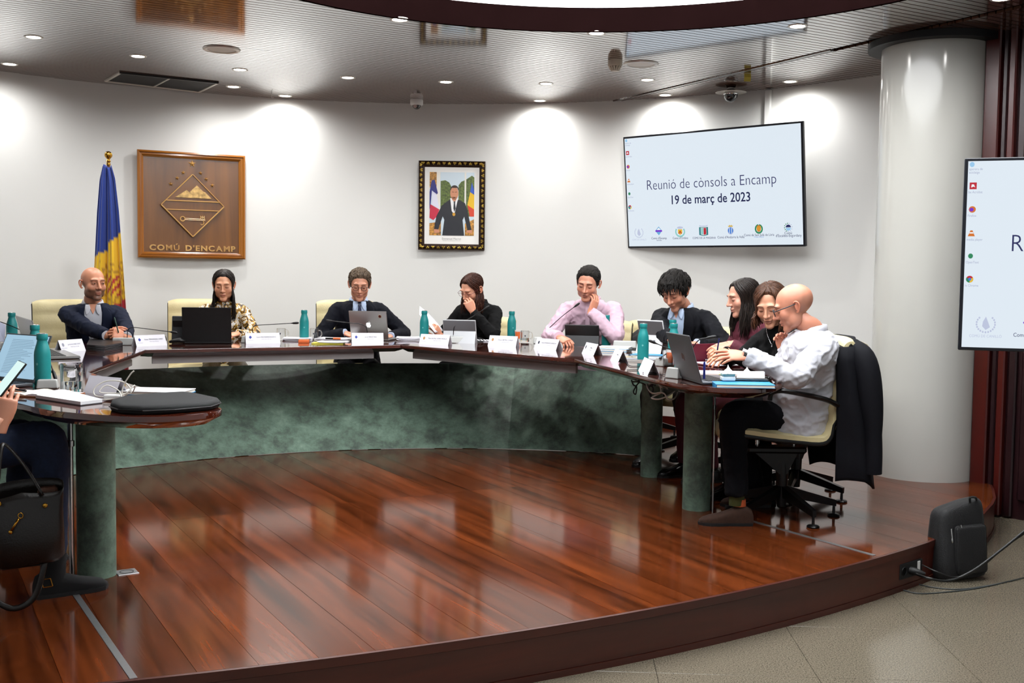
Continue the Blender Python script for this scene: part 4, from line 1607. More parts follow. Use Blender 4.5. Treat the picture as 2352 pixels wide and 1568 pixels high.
def trace_head(**kw):
    t0 = np.full(HD.shape[:2], 0.02)
    best = np.full(HD.shape[:2], 0.03)
    ts = np.linspace(0.03, 0.165, 70)
    for t in ts:
        s = head_sdf(HC0 + HD * t, **kw)
        best = np.where(s < 0, t, best)
    lo, hi = best, best + (ts[1] - ts[0])
    for _ in range(12):
        m = (lo + hi) / 2
        s = head_sdf(HC0 + HD * m[..., None], **kw)
        lo = np.where(s < 0, m, lo)
        hi = np.where(s < 0, hi, m)
    return lo


def head_faces():
    fs = []
    for i in range(HNE - 1):
        for j in range(HNA):
            k = (j + 1) % HNA
            fs.append((i * HNA + j, (i + 1) * HNA + j, (i + 1) * HNA + k, i * HNA + k))
    return fs


HF_ = head_faces()


def smooth01(a, b, x):
    t = np.clip((x - a) / (b - a), 0, 1)
    return t * t * (3 - 2 * t)


def skin_mat(name, rough=0.42):
    m = bpy.data.materials.new(name)
    m.use_nodes = True
    nt = m.node_tree
    b = nt.nodes['Principled BSDF']
    at = nt.nodes.new('ShaderNodeVertexColor')
    at.layer_name = 'col'
    nt.links.new(at.outputs[0], b.inputs['Base Color'])
    b.inputs['Roughness'].default_value = rough
    b.inputs['Subsurface Weight'].default_value = 0.08
    b.inputs['Subsurface Radius'].default_value = (0.02, 0.008, 0.004)
    b.inputs['Subsurface Scale'].default_value = 0.3
    return m


m_skin = skin_mat('skin')


def hair_mat(name, c1, c2, rough=0.38, sc=(160, 160, 14)):
    m = mat(name, c1, rough=rough, var=0.25, vscale=1.0, color2=c2, bump=0.35, bscale=1.0, stretch=sc, detail=5.0, spec=0.25)
    return m


def hand_mesh(side, curl=(0.35, 0.4, 0.45, 0.5), spread=0.06, thumb=(0.6, 0.3), scale=1.0, bend=(1.0, 1.0, 0.7)):
    """wrist at origin, fingers +y, back of hand +z; side=+1 puts the thumb at +x"""
    q = MB()
    pal = [(-0.03, 0.024, 0.019), (0.0, 0.027, 0.0175), (0.03, 0.036, 0.0155), (0.062, 0.0415, 0.0140), (0.088, 0.0405, 0.0115), (0.096, 0.036, 0.008)]
    q.tube([(0, y, 0) for y, _, _ in pal], [a for _, a, _ in pal], n=18, ry=[b for _, _, b in pal], up=(0, 0, 1))
    xs = (0.0295, 0.0100, -0.0105, -0.0295)
    Ls = ((0.040, 0.025, 0.020), (0.044, 0.029, 0.022), (0.041, 0.027, 0.021), (0.032, 0.020, 0.018))
    tips = []
    for k in range(4):
        p = Vector((xs[k] * side, 0.084 - (0.008 if k == 3 else 0) - (0.003 if k == 0 else 0), 0.0))
        az = (1.5 - k) * spread * side
        a = 0.0
        pts, rs = [p - Vector((0, 0.02, 0))], [0.0090]
        pts.append(p)
        rs.append(0.0094)
        for s in range(3):
            a += curl[k] * bend[s]
            d = Vector((math.sin(az) * math.cos(a), math.cos(az) * math.cos(a), -math.sin(a)))
            L_ = Ls[k][s]
            r1 = (0.0086, 0.0078, 0.0066)[s]
            pts.append(p + d * L_ * 0.5)
            rs.append(r1 * 0.98)
            p = p + d * L_
            pts.append(p)
            rs.append(r1 if s < 2 else 0.0050)
        f_ = 0.9 if k == 3 else 1.0
        q.tube(pts, [r * f_ for r in rs], n=10)
        tips.append(p)
    a0, a1 = thumb
    p = Vector((0.026 * side, 0.018, -0.004))
    pts, rs = [p - Vector((0.012 * side, 0.006, 0)), p], [0.013, 0.0135]
    d = Vector((math.sin(a0) * side, math.cos(a0), -0.35)).normalized()
    p = p + d * 0.042
    pts.append(p)
    rs.append(0.0112)
    d = Vector((math.sin(a0 - a1) * side, math.cos(a0 - a1), -0.45)).normalized()
    p = p + d * 0.030
    pts.append(p)
    rs.append(0.0098)
    d = Vector((math.sin(a0 - 2 * a1) * side, math.cos(a0 - 2 * a1), -0.5)).normalized()
    p = p + d * 0.024
    pts.append(p)
    rs.append(0.0062)
    q.tube(pts, rs, n=10)
    v, f, nr = remesh(q, 0.0030, 2)
    return v * scale, f


def limb(points, radii, n=14, flat_=1.0):
    P = spline(points, 30)
    m = len(P)
    xs = np.linspace(0, 1, len(radii))
    rs = [float(np.interp(i / (m - 1), xs, radii)) for i in range(m)]
    return P, rs


def ik(S, T, l1, l2, pole):
    S, T = Vector(S), Vector(T)
    d = T - S
    L_ = min(d.length, (l1 + l2) * 0.998)
    d.normalize()
    T = S + d * L_
    a = (l1 * l1 - l2 * l2 + L_ * L_) / (2 * L_)
    h = math.sqrt(max(0.0, l1 * l1 - a * a))
    pv = Vector(pole)
    pv = (pv - d * pv.dot(d)).normalized()
    return S + d * a + pv * h, T


class Person:
    def __init__(self, label, seat, facing, head_px, head_depth, face_dir, pitch=0.0, roll=0.0, fem=False, size=1.0, skin='#d8a283', headkw=None,
                 pelvis_back=0.0, shoulder_z=None, group='people seated at the council table'):
        self.root = thing('person', label, 'person', TR(seat[0], seat[1], 0, face_yaw(*facing)), group)
        self.inv = self.root.matrix_world.inverted()
        self.fem, self.size = fem, size
        c = pd(head_px[0], head_px[1], head_depth)
        yaw = face_yaw(*face_dir)
        Hw = TR(c.x, c.y, c.z, yaw, pitch) @ Matrix.Rotation(roll, 4, 'Y')
        self.H = self.inv @ Hw @ Matrix.Scale(size * (0.955 if fem else 1.0), 4)
        self.hk = headkw or {}
        self.skin = np.array(lin(skin)) * np.array((0.98, 0.865, 0.83))
        hc = self.H.translation
        nk = self.H @ Vector((0, 0.035, -0.135))
        self.neck = Vector((hc.x * 0.75 + 0.25 * nk.x, nk.y + 0.02, nk.z - 0.005))
        if shoulder_z:
            self.neck.z = shoulder_z
        self.pelvis = Vector((0, pelvis_back, 0.53))
        self.bv, self.bf, self.bc, self.arms = [], [], [], []        # body mesh pieces

    # -------- body mesh pieces
    def add_body(self, v, f, col):
        n = len(self.bv)
        self.bv += [tuple(p) for p in v]
        self.bf += [tuple(i + n for i in q) for q in f]
        if np.ndim(col) == 1:
            col = np.tile(np.array([*col, 1.0]), (len(v), 1))
        self.bc += [tuple(c) for c in col]

    def head(self, stubble=0.0, lips='#b0695a', blush=0.12, bald_shade=0.0, stub_col='#3a2a22', ears=True):
        r = trace_head(fem=1.0 if self.fem else 0.0, **self.hk)
        self.r = r
        P = HC0 + HD * r[..., None]
        x, y, z = P[..., 0], P[..., 1], P[..., 2]
        col = np.tile(self.skin, (*r.shape, 1))

        def blend(c, w):
            nonlocal col
            col = col * (1 - w[..., None]) + np.array(lin(c)) * w[..., None]
        ax = np.abs(x)
        nm = np.vectorize(lambda a, b, c: noise.noise((a * 40, b * 40, c * 40)))(x, y, z)
        col = col * (1 + 0.06 * nm[..., None])
        blend('#b85a48', blush * np.exp(-((ax - 0.045) ** 2 + (z + 0.022) ** 2) / 0.0005) * (y < -0.03))
        blend('#b85a48', 0.8 * blush * np.exp(-(ax ** 2 / 0.00025 + (z + 0.028) ** 2 / 0.0003)) * (y < -0.09))
        blend('#6e4638', 0.35 * np.exp(-((ax - 0.031) ** 2 / 0.0003 + (z - 0.004) ** 2 / 0.00018)) * (y < -0.05))
        lw = np.exp(-(np.maximum(0, ax - 0.012) ** 2 / 0.00007 + (z + 0.0632) ** 2 / 0.00007)) * (y < -0.07)
        if stubble > 0:
            jawz = smooth01(-0.028, -0.048, z) * smooth01(0.03, -0.01, y)
            mou = np.exp(-((z + 0.046) ** 2) / 0.00004) * (ax < 0.03) * (y < -0.07)
            sidb = np.exp(-((y + 0.005) ** 2) / 0.0003) * smooth01(0.02, -0.01, z) * (ax > 0.05)
            blend(stub_col, stubble * np.clip(np.maximum.reduce([jawz, mou, 0.7 * sidb]), 0, 1) * (1 - np.clip(lw * 1.4, 0, 1)))
        blend(lips, 0.85 * lw)
        blend('#5a2b24', 0.8 * np.exp(-((z + 0.0632) ** 2) / 0.0000022) * (ax < 0.023) * (y < -0.08))
        if bald_shade > 0:
            hz = np.interp(np.abs(HA), [0, 0.9, 1.35, 1.7, 2.4, pi], [0.2, 0.11, 0.035, 0.03, 0.045, 0.05])
            m = smooth01(0.012, -0.02, z - hz) * smooth01(-0.02, 0.02, y) * smooth01(-0.105, -0.06, z)
            blend(stub_col, bald_shade * m)
        V = [self.H @ Vector(p) for p in P.reshape(-1, 3)]
        self.add_body(V, HF_, np.concatenate([col.reshape(-1, 3), np.ones((col.shape[0] * col.shape[1], 1))], 1))
        # ears
        for s in (-1, 1) if ears else ():
            q = MB()
            o = Vector((s * 0.0755, 0.010, -0.004))
            rim = [(0.0, -0.006, 0.022), (s * 0.008, -0.002, 0.030), (s * 0.013, 0.010, 0.031), (s * 0.016, 0.018, 0.020), (s * 0.015, 0.019, 0.004), (s * 0.011, 0.012, -0.012), (s * 0.006, 0.003, -0.025), (0.0, -0.005, -0.022)]
            q.tube(spline([o + Vector(p) for p in rim], 20), 0.0048, n=7)
            q.ell(tuple(o + Vector((s * 0.006, 0.006, 0.002))), (0.0045, 0.013, 0.024), 10, 8)
            self.add_body([self.H @ Vector(p) for p in q.v], q.f, self.skin * np.array((1.0, 0.86, 0.82)))
        # neck
        nr = 0.050 if self.fem else 0.058
        a = self.H @ Vector((0, 0.008, -0.035))
        b = self.H @ Vector((0, 0.026, -0.100))
        c = self.neck + Vector((0, 0.0, 0.0))
        d = self.neck + Vector((0, 0.01, -0.07))
        q = MB()
        q.tube(spline([a, b, c, d], 15), [nr * 0.98, nr * 0.98, nr, nr * 1.02, nr * 1.05] + [nr * 1.15] * 8 + [nr * 1.6] * 3, n=20, up=(0, 1, 0))
        k = len(spline([a, b, c, d], 15))
        q = MB()
        rs = [float(np.interp(i / (k - 1), [0, 0.35, 0.7, 1], [nr * 0.55, nr * 0.92, nr * 1.04, nr * 1.5])) * self.size for i in range(k)]
        q.tube(spline([a, b, c, d], 15), rs, n=20, up=(0, 1, 0))
        self.add_body(q.v, q.f, self.skin * 0.96)
        self.m_brow = None

    def surf(self, x, z, off):
        """point on the face at head coords x, z (front side), pushed out by off"""
        t = -0.12
        p = np.array([[x, t, z]])
        ys = np.linspace(-0.13, 0.0, 90)
        s = head_sdf(np.stack([np.full(90, x), ys, np.full(90, z)], -1), fem=1.0 if self.fem else 0.0, **self.hk)
        i = int(np.argmax(s < 0))
        return self.H @ Vector((x, ys[i] - off, z))

    def face(self, brow_col='#2a1c14', brow_w=0.0035, eyes='down', brow_z=0.0305, brow_arch=0.004):
        m = mat('brow_hair', brow_col, rough=0.7)
        for s in (-1, 1):
            q = MB()
            pts = [self.surf(s * xx, brow_z + brow_arch * math.sin(pi * (xx - 0.012) / 0.042), 0.0006) for xx in np.linspace(0.0125, 0.052, 8)]
            q.tube(pts, [brow_w * k for k in (0.6, 1, 1, 1, 0.9, 0.75, 0.5, 0.2)], n=6, ry=[0.0018] * 8)
            q.build('eyebrow', m, self.root, smooth=True)
            q = MB()
            if eyes == 'down':
                pts = [self.surf(s * xx, 0.0005 - 0.0030 * math.sin(pi * (xx - 0.0175) / 0.028), 0.0004) for xx in np.linspace(0.0175, 0.0455, 8)]
                q.tube(pts, [0.0008, 0.0013, 0.0015, 0.0016, 0.0016, 0.0016, 0.0014, 0.0008], n=5)
                q.build('eyelashes', m, self.root, smooth=True)
            else:
                cen = self.surf(s * 0.0315, 0.0060, 0.0006)
                for nm, rx, rz, o_, c_ in (('eye_white', 0.0125, 0.0046, 0.0004, '#d9d2cc'), ('iris', 0.0047, 0.0046, 0.0010, '#2e211a')):
                    q = MB()
                    sx = -0.0 if nm == 'eye_white' else eyes * 0.004
                    ring = [self.surf(s * 0.0315 + sx + rx * math.cos(a), 0.0060 + rz * math.sin(a), o_) for a in np.linspace(0, 2 * pi, 14, endpoint=False)]
                    c0 = self.surf(s * 0.0315 + sx, 0.0060, o_)
                    q.add([c0] + ring, [(0, 1 + i, 1 + (i + 1) % 14) for i in range(14)])
                    q.build(nm, mat(nm + '_colour', c_, rough=0.2), self.root)
                q = MB()
                pts = [self.surf(s * xx, 0.0062 + 0.0046 * math.sin(pi * (xx - 0.0185) / 0.026), 0.0008) for xx in np.linspace(0.0185, 0.0445, 8)]
                q.tube(pts, [0.0006, 0.0012, 0.0014, 0.0015, 0.0015, 0.0014, 0.0012, 0.0006], n=5)
                q.build('eyelashes', m, self.root, smooth=True)

    def glasses(self, col='#15151a', r=0.0215, temple_only=False, thick=0.0016):
        g = MB()
        for s in (-1, 1):
            ring = [Vector((s * 0.0335 + r * math.cos(a), -0.108, 0.004 + r * 0.86 * math.sin(a))) for a in np.linspace(0, 2 * pi, 23)]
            g.tube([self.H @ p for p in ring], thick, n=6, caps=False)
            g.tube([self.H @ Vector(p) for p in ((s * 0.055, -0.107, 0.010), (s * 0.072, -0.098, 0.012), (s * 0.0825, -0.03, 0.014), (s * 0.082, 0.012, 0.016), (s * 0.080, 0.028, 0.004))], thick * 1.25, n=6)
        g.tube([self.H @ Vector(p) for p in ((-0.012, -0.108, 0.008), (0, -0.111, 0.012), (0.012, -0.108, 0.008))], thick, n=6)
        o = g.build('glasses', mat('glasses_frame', col, rough=0.3), self.root, smooth=True)
        ml = mat('glasses_lens', '#ffffff', rough=0.02, trans=1.0, ior=1.0, alpha=0.25)
        for s in (-1, 1):
            l = MB()
            ring = [self.H @ Vector((s * 0.0335 + r * 0.97 * math.cos(a), -0.1078, 0.004 + r * 0.84 * math.sin(a))) for a in np.linspace(0, 2 * pi, 20, endpoint=False)]
            l.add(ring, [tuple(range(20))])
            l.build('lens', ml, o)

    def hair_short(self, m, th=0.022, hair_front=0.078, side_z=-0.012, back_z=-0.075, lump=0.006, fringe=0.0, seed=0.0, part=0.0, sides=0.5, comb=(60, 20, 40)):
        P = HC0 + HD * self.r[..., None]
        x, y, z = P[..., 0], P[..., 1], P[..., 2]
        A = np.abs(HA)
        hl = np.interp(A, [0, 0.35, 0.75, 1.05, 1.28, 1.45, 1.75, 2.2, pi], [hair_front - fringe, hair_front - fringe * 0.9, hair_front - 0.012 - fringe * 0.6, 0.034, side_z, side_z + 0.004, side_z - 0.002, back_z + 0.015, back_z])
        earcut = np.exp(-((A - 1.68) ** 2) / 0.03) * 0.035
        hl = hl + earcut
        w = smooth01(-0.003, 0.016, z - hl)
        topw = smooth01(0.02, 0.09, z)
        t = th * (sides + (1 - sides) * topw)
        nz = np.vectorize(lambda a, b, c: noise.noise((a * comb[0] + seed, b * comb[1], c * comb[2])))(x, y, z)
        nz2 = np.vectorize(lambda a, b, c: noise.noise((a * 150 + seed, b * 50, c * 90)))(x, y, z)
        rr = self.r - 0.004 + (t + 0.004 + lump * nz + lump * 0.4 * nz2) * w
        if fringe > 0:
            rr = rr + 0.012 * np.exp(-(A / 0.8) ** 2) * smooth01(hair_front - fringe - 0.004, hair_front, z) * smooth01(0.13, 0.06, z)
        V = HC0 + HD * rr[..., None]
        keep = (w > 0.001)
        fs = [f for f in HF_ if any(keep.reshape(-1)[i] for i in f)]
        used = sorted(set(i for f in fs for i in f))
        ix = {k: i for i, k in enumerate(used)}
        vv = V.reshape(-1, 3)
        raw = [self.H @ Vector(vv[i]) for i in used]
        return raw_mesh('hair', raw, [tuple(ix[i] for i in f) for f in fs], m, self.root)

    def tufts(self, m, n=520, hair_front=0.078, length=0.045, th=0.02, seed=3, fringe=0.0, lift=0.5, side_z=-0.012, back_z=-0.07, swirl=0.6, fwd=0.7, width=0.0019, sides=0.5):
        """short locks laid over the short hair"""
        rnd = random.Random(seed)
        q = MB()
        az_row = HA[0]

        def rad(az, el):
            i = int(np.clip((pi / 2 - el) / pi * (HNE - 1), 0, HNE - 1))
            return self.r[i, int(np.argmin(np.abs(az_row - az)))]
        cnt = 0
        while cnt < n:
            az, el = rnd.uniform(-pi, pi), math.asin(rnd.uniform(-0.6, 1.0))
            r_ = rad(az, el)
            d = Vector((math.cos(el) * math.sin(az), -math.cos(el) * math.cos(az), math.sin(el)))
            p = Vector(HC0) + d * r_
            hl = float(np.interp(abs(az), [0, 0.35, 0.75, 1.05, 1.28, 1.45, 1.68, 2.2, pi], [hair_front - fringe, hair_front - fringe, hair_front - 0.012, 0.034, side_z, side_z + 0.01, side_z + 0.03, back_z + 0.015, back_z]))
            if p.z < hl + 0.006:
                continue
            cnt += 1
            top = max(0.0, min(1.0, (p.z - 0.02) / 0.07))
            # comb direction: forward on the crown, downwards at sides and back
            g = Vector((swirl * rnd.uniform(-1, 1) + 0.4 * d.x, -fwd * top + 0.5 * d.y * (1 - top), -1.1 * (1 - top) - 0.15 + rnd.uniform(-0.3, 0.3)))
            g = (g - d * g.dot(d)).normalized()
            t_ = th * (sides + (1 - sides) * top)
            L_ = length * (0.45 + 0.55 * top) * rnd.uniform(0.7, 1.2)
            pts = []
            for k in range(5):
                u = k / 4
                pts.append(self.H @ (p + d * (t_ * (0.55 + lift * math.sin(pi * min(1, u * 1.1)) * rnd.uniform(0.7, 1.0))) + g * (L_ * u) - d * (L_ * u) ** 2 * 5.0))
            q.tube(pts, [width * 0.8, width * 1.2, width * 1.2, width, width * 0.3], n=4)
        return q.build('hair_locks', m, self.root, smooth=True)

    def hair_long(self, m, length=0.30, n=150, front=0.85, part_x=0.0, th=0.012, seed=1, spread=0.02, hair_front=0.080, width=0.0036, tuck=None, layer=0.04):
        self.hair_short(m, th=0.010, hair_front=hair_front, side_z=-0.045, back_z=-0.10, lump=0.001, sides=0.9)
        rnd = random.Random(seed)
        q = MB()
        az_row = HA[0]
        order = np.argsort(az_row)

        def rad(az, el):
            i = int(np.clip((pi / 2 - el) / pi * (HNE - 1), 0, HNE - 1))
            j = int(np.argmin(np.abs(az_row - az)))
            return self.r[i, j]
        n = int(n * 2.6)
        for k in range(n):
            side = 1 if k % 2 == 0 else -1
            f = rnd.random()
            a_end = front + (pi - front) * f ** 0.9                # where it falls, from temple to nape
            a_start = 0.35 + (pi - 0.5) * f
            off = th * (0.55 + 0.6 * rnd.random())
            pts = []
            for s in range(9):
                u = s / 8
                el = (pi / 2 - 0.10) * (1 - u) + (-0.18) * u
                az = (a_start + (a_end - a_start) * smooth01(0, 0.75, np.array(u)).item()) * side
                if part_x:
                    az += part_x * (1 - u) ** 2
                r_ = rad(((az + pi) % (2 * pi)) - pi, el) + off * (0.6 + 0.4 * math.sin(pi * min(1, u * 1.2)))
                d = Vector((math.cos(el) * math.sin(az), -math.cos(el) * math.cos(az), math.sin(el)))
                pts.append(self.H @ (Vector(HC0) + d * r_))
            p = pts[-1].copy()
            L_ = length * (1 - layer / length * rnd.random() * 2)
            c0 = self.H @ Vector((0, 0.02, -0.06))
            out = Vector((p.x - c0.x, p.y - c0.y, 0))
            steps = 8
            dx, dy = (rnd.random() - 0.5) * spread, (rnd.random() - 0.5) * spread
            for s in range(1, steps + 1):
                u = s / steps
                pp = p + Vector((dx * u, dy * u, -L_ * u)) + out * (0.16 * math.sin(pi * 0.75 * u)) + Vector((0.003 * math.sin(9 * u + k), 0.003 * math.cos(8 * u + k), 0))
                if tuck:
                    pp += Vector(tuck) * u * u
                pts.append(pp)
            m_ = len(pts)
            wj = width * (0.7 + 0.6 * rnd.random())
            rs = [wj * float(np.interp(i / (m_ - 1), [0, 0.12, 0.8, 1], [0.5, 1, 0.95, 0.25])) for i in range(m_)]
            q.tube(pts, rs, n=5, ry=[r * 0.55 for r in rs])
        return q.build('hair_strands', m, self.root, smooth=True)

    # -------- clothing
    def torso(self, name, m, w=1.0, belly=1.0, fold=0.005, sleeves=None, extra=0.0, hem=0.44, voxel=0.0095, sleeve_r=(0.055, 0.052, 0.047, 0.043, 0.036), seed=0.0, shoulder=0.166, cut=True, col=None, shrug=0.0, open_neck=0.0):
        """sleeves: list of (side, elbow, wrist) in local coords"""
        f_ = 0.88 if self.fem else 1.0
        f_ *= w * self.size
        nb, pv = self.neck, self.pelvis
        q = MB()
        zs = [(hem, .190, .140), (0.52, .186, .140 * belly), (0.62, .168, .128 * belly), (0.74, .166, .124 * belly), (0.86, .178, .124), (0.94, .182, .118), (0.985, .168, .105), (1.018, .130, .090), (1.05, .080, .068)]
        zr = nb.z - 1.055
        path, rx, ry = [], [], []
        for z, a, b in zs:
            u = (z - hem) / (1.055 - hem)
            zz = hem + u * (nb.z - hem)
            c = Vector((pv.x + (nb.x - pv.x) * u ** 1.2, pv.y + (nb.y - pv.y) * u ** 1.25 + 0.012 * math.sin(pi * u), zz))
            path.append(c)
            rx.append((a + extra) * f_)
            ry.append((b + extra) * f_)
        n = 36
        vs, fs = [], []
        for i, c in enumerate(path):
            for j in range(n):
                a = 2 * pi * j / n
                ca, sa = math.cos(a), math.sin(a)
                k = 2.5
                e = (abs(ca) ** k + abs(sa) ** k) ** (-1 / k)
                vs.append(c + Vector((rx[i] * ca * e, ry[i] * sa * e, 0)))
        for i in range(len(path) - 1):
            for j in range(n):
                fs.append((i * n + j, i * n + (j + 1) % n, (i + 1) * n + (j + 1) % n, (i + 1) * n + j))
        fs += [tuple(range(n - 1, -1, -1)), tuple(range((len(path) - 1) * n, len(path) * n))]
        q.add(vs, fs)
        self.bvh = BVHTree.FromPolygons([Vector(p) for p in q.v], q.f)
        self.shoulders = {}
        for s in (-1, 1):
            self.shoulders[s] = Vector((nb.x + s * shoulder * f_, nb.y + 0.012, nb.z - 0.085 + shrug))
        if self.fem:
            for s in (-1, 1):
                c = path[4] + Vector((s * 0.062, -0.085, 0.01))
                q.ell(tuple(c), (0.062, 0.055, 0.058), 16, 10)
        for (s, elbow, wrist) in (sleeves or []):
            S_ = self.shoulders[s]
            inn = S_ + Vector((-s * 0.055, 0, 0.016))
            P_, rs = limb([inn, S_, S_.lerp(elbow, 0.5), elbow, elbow.lerp(wrist, 0.5), wrist], [(r + extra) * (0.90 if self.fem else 1.0) * self.size for r in (sleeve_r[0] * 0.92, sleeve_r[0], sleeve_r[1], sleeve_r[2], sleeve_r[3], sleeve_r[4])])
            q.tube(P_, rs, n=16)
        v, f, nr = remesh(q, voxel, 4, 0.6)
        if fold:
            v = folds(v, nr, fold, seed)
        return raw_mesh(name, v, f, m, self.root)

    def arm(self, s, wrist_w, pole=(0, 0.3, -1), l1=0.285, l2=0.255):
        """elbow and wrist in local coordinates for a wrist target given in world space"""
        f_ = 0.88 if self.fem else 1.0
        f_ *= self.size
        nb = self.neck
        S_ = Vector((nb.x + s * 0.166 * f_, nb.y + 0.012, nb.z - 0.085))
        T = self.inv @ Vector(wrist_w)
        e, t = ik(S_, T, l1 * (0.94 if self.fem else 1) * self.size, l2 * (0.94 if self.fem else 1) * self.size, pole)
        return (s, e, t)

    def hand(self, s, arm, fdir_w, back_w, **kw):
        """s: -1 right hand, +1 left hand; fingers along fdir_w, back of the hand towards back_w (world)"""
        R = self.inv.to_3x3()
        M = dirs(arm[2], R @ Vector(fdir_w), R @ Vector(back_w))
        # thumb side: right hand with fingers forward and palm down has the thumb on its left
        v, f = hand_mesh(-s if False else (1 if s < 0 else -1) * -1, **kw)
        sc = self.size * (0.92 if self.fem else 1.0)
        V = [M @ (Vector(p) * sc) for p in v]
        self.add_body(V, f, self.skin * np.array((1.0, 0.93, 0.90)))
        self.arms.append(arm)
        # wrist inside the cuff
        q = MB()
        e, w = arm[1], arm[2]
        P_ = spline([e.lerp(w, 0.55), e.lerp(w, 0.85), w, M @ Vector((0, 0.02 * sc, 0))], 12)
        q.tube(P_, [0.034 * sc, 0.030 * sc, 0.028 * sc] + [0.0255 * sc] * (len(P_) - 3), n=14, ry=[0.032 * sc, 0.027 * sc, 0.023 * sc] + [0.0185 * sc] * (len(P_) - 3), up=M.col[2].to_3d())
        self.add_body(q.v, q.f, self.skin * np.array((1.0, 0.95, 0.92)))
        return M

    def legs(self, m, m_shoe=None, knees=None, feet=None, r=(0.088, 0.074, 0.062, 0.052, 0.050), skirt=False, shoes=True, voxel=0.013, name='trousers', fold=0.004, ankle_sock=None):
        q = MB()
        ks = knees or {-1: (-0.12, -0.35, 0.50), 1: (0.12, -0.35, 0.50)}
        ft = feet or {-1: (-0.12, -0.34, 0.085), 1: (0.12, -0.30, 0.085)}
        q.ell((self.pelvis.x, self.pelvis.y + 0.01, 0.53), (0.175, 0.135, 0.085), 20, 12)
        for s in (-1, 1):
            hip = Vector((s * 0.085 + self.pelvis.x, self.pelvis.y - 0.02, 0.525))
            k, a = Vector(ks[s]), Vector(ft[s])
            P_, rs = limb([hip, hip.lerp(k, 0.5), k + (hip - k).normalized() * 0.05, k + (a - k).normalized() * 0.04, k.lerp(a, 0.5), a], [r[0], r[0] * 0.95, r[1], r[1] * 0.97, r[2], r[3]], 14)
            q.tube(P_, rs, n=16)
        v, f, nr = remesh(q, voxel, 4, 0.6)
        v = folds(v, nr, fold, 3.0)
        raw_mesh(name, v, f, m, self.root)
        if shoes:
            for s in (-1, 1):
                self.shoe(Vector(ft[s]), m_shoe, (0, -1, 0))

    def shoe(self, ankle, m, fwd, name='shoe', tilt=0.0, laces=None):
        fw = Vector(fwd).normalized()
        M = dirs((ankle.x, ankle.y, ankle.z - 0.085), fw, (0, 0, 1)) @ Matrix.Rotation(tilt, 4, 'X')
        q = MB()
        # rings along local y from heel to toe: (y, half width, height)
        rg = [(-0.075, 0.020, 0.055), (-0.065, 0.034, 0.085), (-0.03, 0.040, 0.105), (0.01, 0.041, 0.100), (0.05, 0.042, 0.080), (0.10, 0.047, 0.062), (0.15, 0.047, 0.050), (0.185, 0.036, 0.040), (0.205, 0.015, 0.026)]
        n = 14
        vs, fs = [], []
        for y, w, h in rg:
            for j in range(n):
                a = 2 * pi * j / n
                ca, sa = math.cos(a), math.sin(a)
                x = w * (abs(ca) ** 0.7) * (1 if ca > 0 else -1)
                z = 0.012 + (h - 0.012) * (0.5 + 0.5 * sa) if sa > -0.3 else 0.012
                vs.append((x, y, z))
        for i in range(len(rg) - 1):
            for j in range(n):
                fs.append((i * n + j, i * n + (j + 1) % n, (i + 1) * n + (j + 1) % n, (i + 1) * n + j))
        fs += [tuple(range(n)), tuple(range(len(rg) * n - 1, (len(rg) - 1) * n - 1, -1))]
        q.add(vs, fs)
        so = q.build(name, m, self.root, smooth=50, M=M)
        q = MB()
        out = [(-0.078, 0.0), (-0.068, 0.035), (-0.02, 0.040), (0.05, 0.040), (0.10, 0.050), (0.15, 0.050), (0.19, 0.038), (0.212, 0.0)]
        q.prism([(w, y) for y, w in out] + [(-w, y) for y, w in out[::-1][1:-1]], 0.0, 0.016)
        q.build('sole', m_blackmat, so)
        return so

    def patch(self, name, rows, m, off=0.004, cols=10, ydir=1.0, thick=0.0, parent=None, y0=-1.0, sub=3):
        """cloth piece lying on the garment front: rows of (z, x_left, x_right); cast from the front"""
        R2 = []
        for i in range(len(rows) - 1):
            for k in range(sub):
                t = k / sub
                R2.append(tuple(rows[i][c] + (rows[i + 1][c] - rows[i][c]) * t for c in range(3)))
        R2.append(rows[-1])
        q = MB()
        vs, ok = [], True
        last = -0.1
        for z, a, b in R2:
            for k in range(cols + 1):
                x = a + (b - a) * k / cols
                h = self.bvh.ray_cast(Vector((x, y0, z)), Vector((0, 1, 0)))
                if h[0] is None:
                    y = last
                else:
                    y = h[0].y
                    last = y
                vs.append(Vector((x, y - off - 0.005, z)))
        C = cols + 1
        fs = [(i * C + k, i * C + k + 1, (i + 1) * C + k + 1, (i + 1) * C + k) for i in range(len(R2) - 1) for k in range(cols)]
        q.add(vs, fs)
        o = q.build(name, m, parent or self.root, smooth=True)
        if thick:
            sm_ = o.modifiers.new('thick', 'SOLIDIFY')
            sm_.thickness = thick
            sm_.offset = 1.0
        return o

    def collar(self, m, r=0.066, h=0.036, gap=0.5, name='collar', drop=0.0, flare=0.006, lean=0.012):
        """shirt collar: an upright band round the neck, open at the front"""
        q = MB()
        c = self.neck + Vector((0, 0.004, -0.006 - drop))
        n = 28
        vs = []
        for k, (rr, z, yy) in enumerate(((r * 1.08, -0.012, 0), (r * 1.02, h * 0.5, 0.0), (r, h, 0.004), (r * 1.06, h * 0.95, 0.004), (r * 1.16 + flare, 0.0, 0.0))):
            for i in range(n + 1):
                a = -pi / 2 + gap / 2 + (2 * pi - gap) * i / n
                fr = (1 - math.sin(a)) / 2                     # 1 at the front
                vs.append(c + Vector((rr * math.cos(a), rr * 0.92 * math.sin(a) + yy, z - 0.030 * fr * fr)))
        C = n + 1
        fs = [(k * C + i, k * C + i + 1, (k + 1) * C + i + 1, (k + 1) * C + i) for k in range(4) for i in range(n)]
        q.add(vs, fs)
        o = q.build(name, m, self.root, smooth=True)
        sm_ = o.modifiers.new('thick', 'SOLIDIFY')
        sm_.thickness = 0.0025
        return o

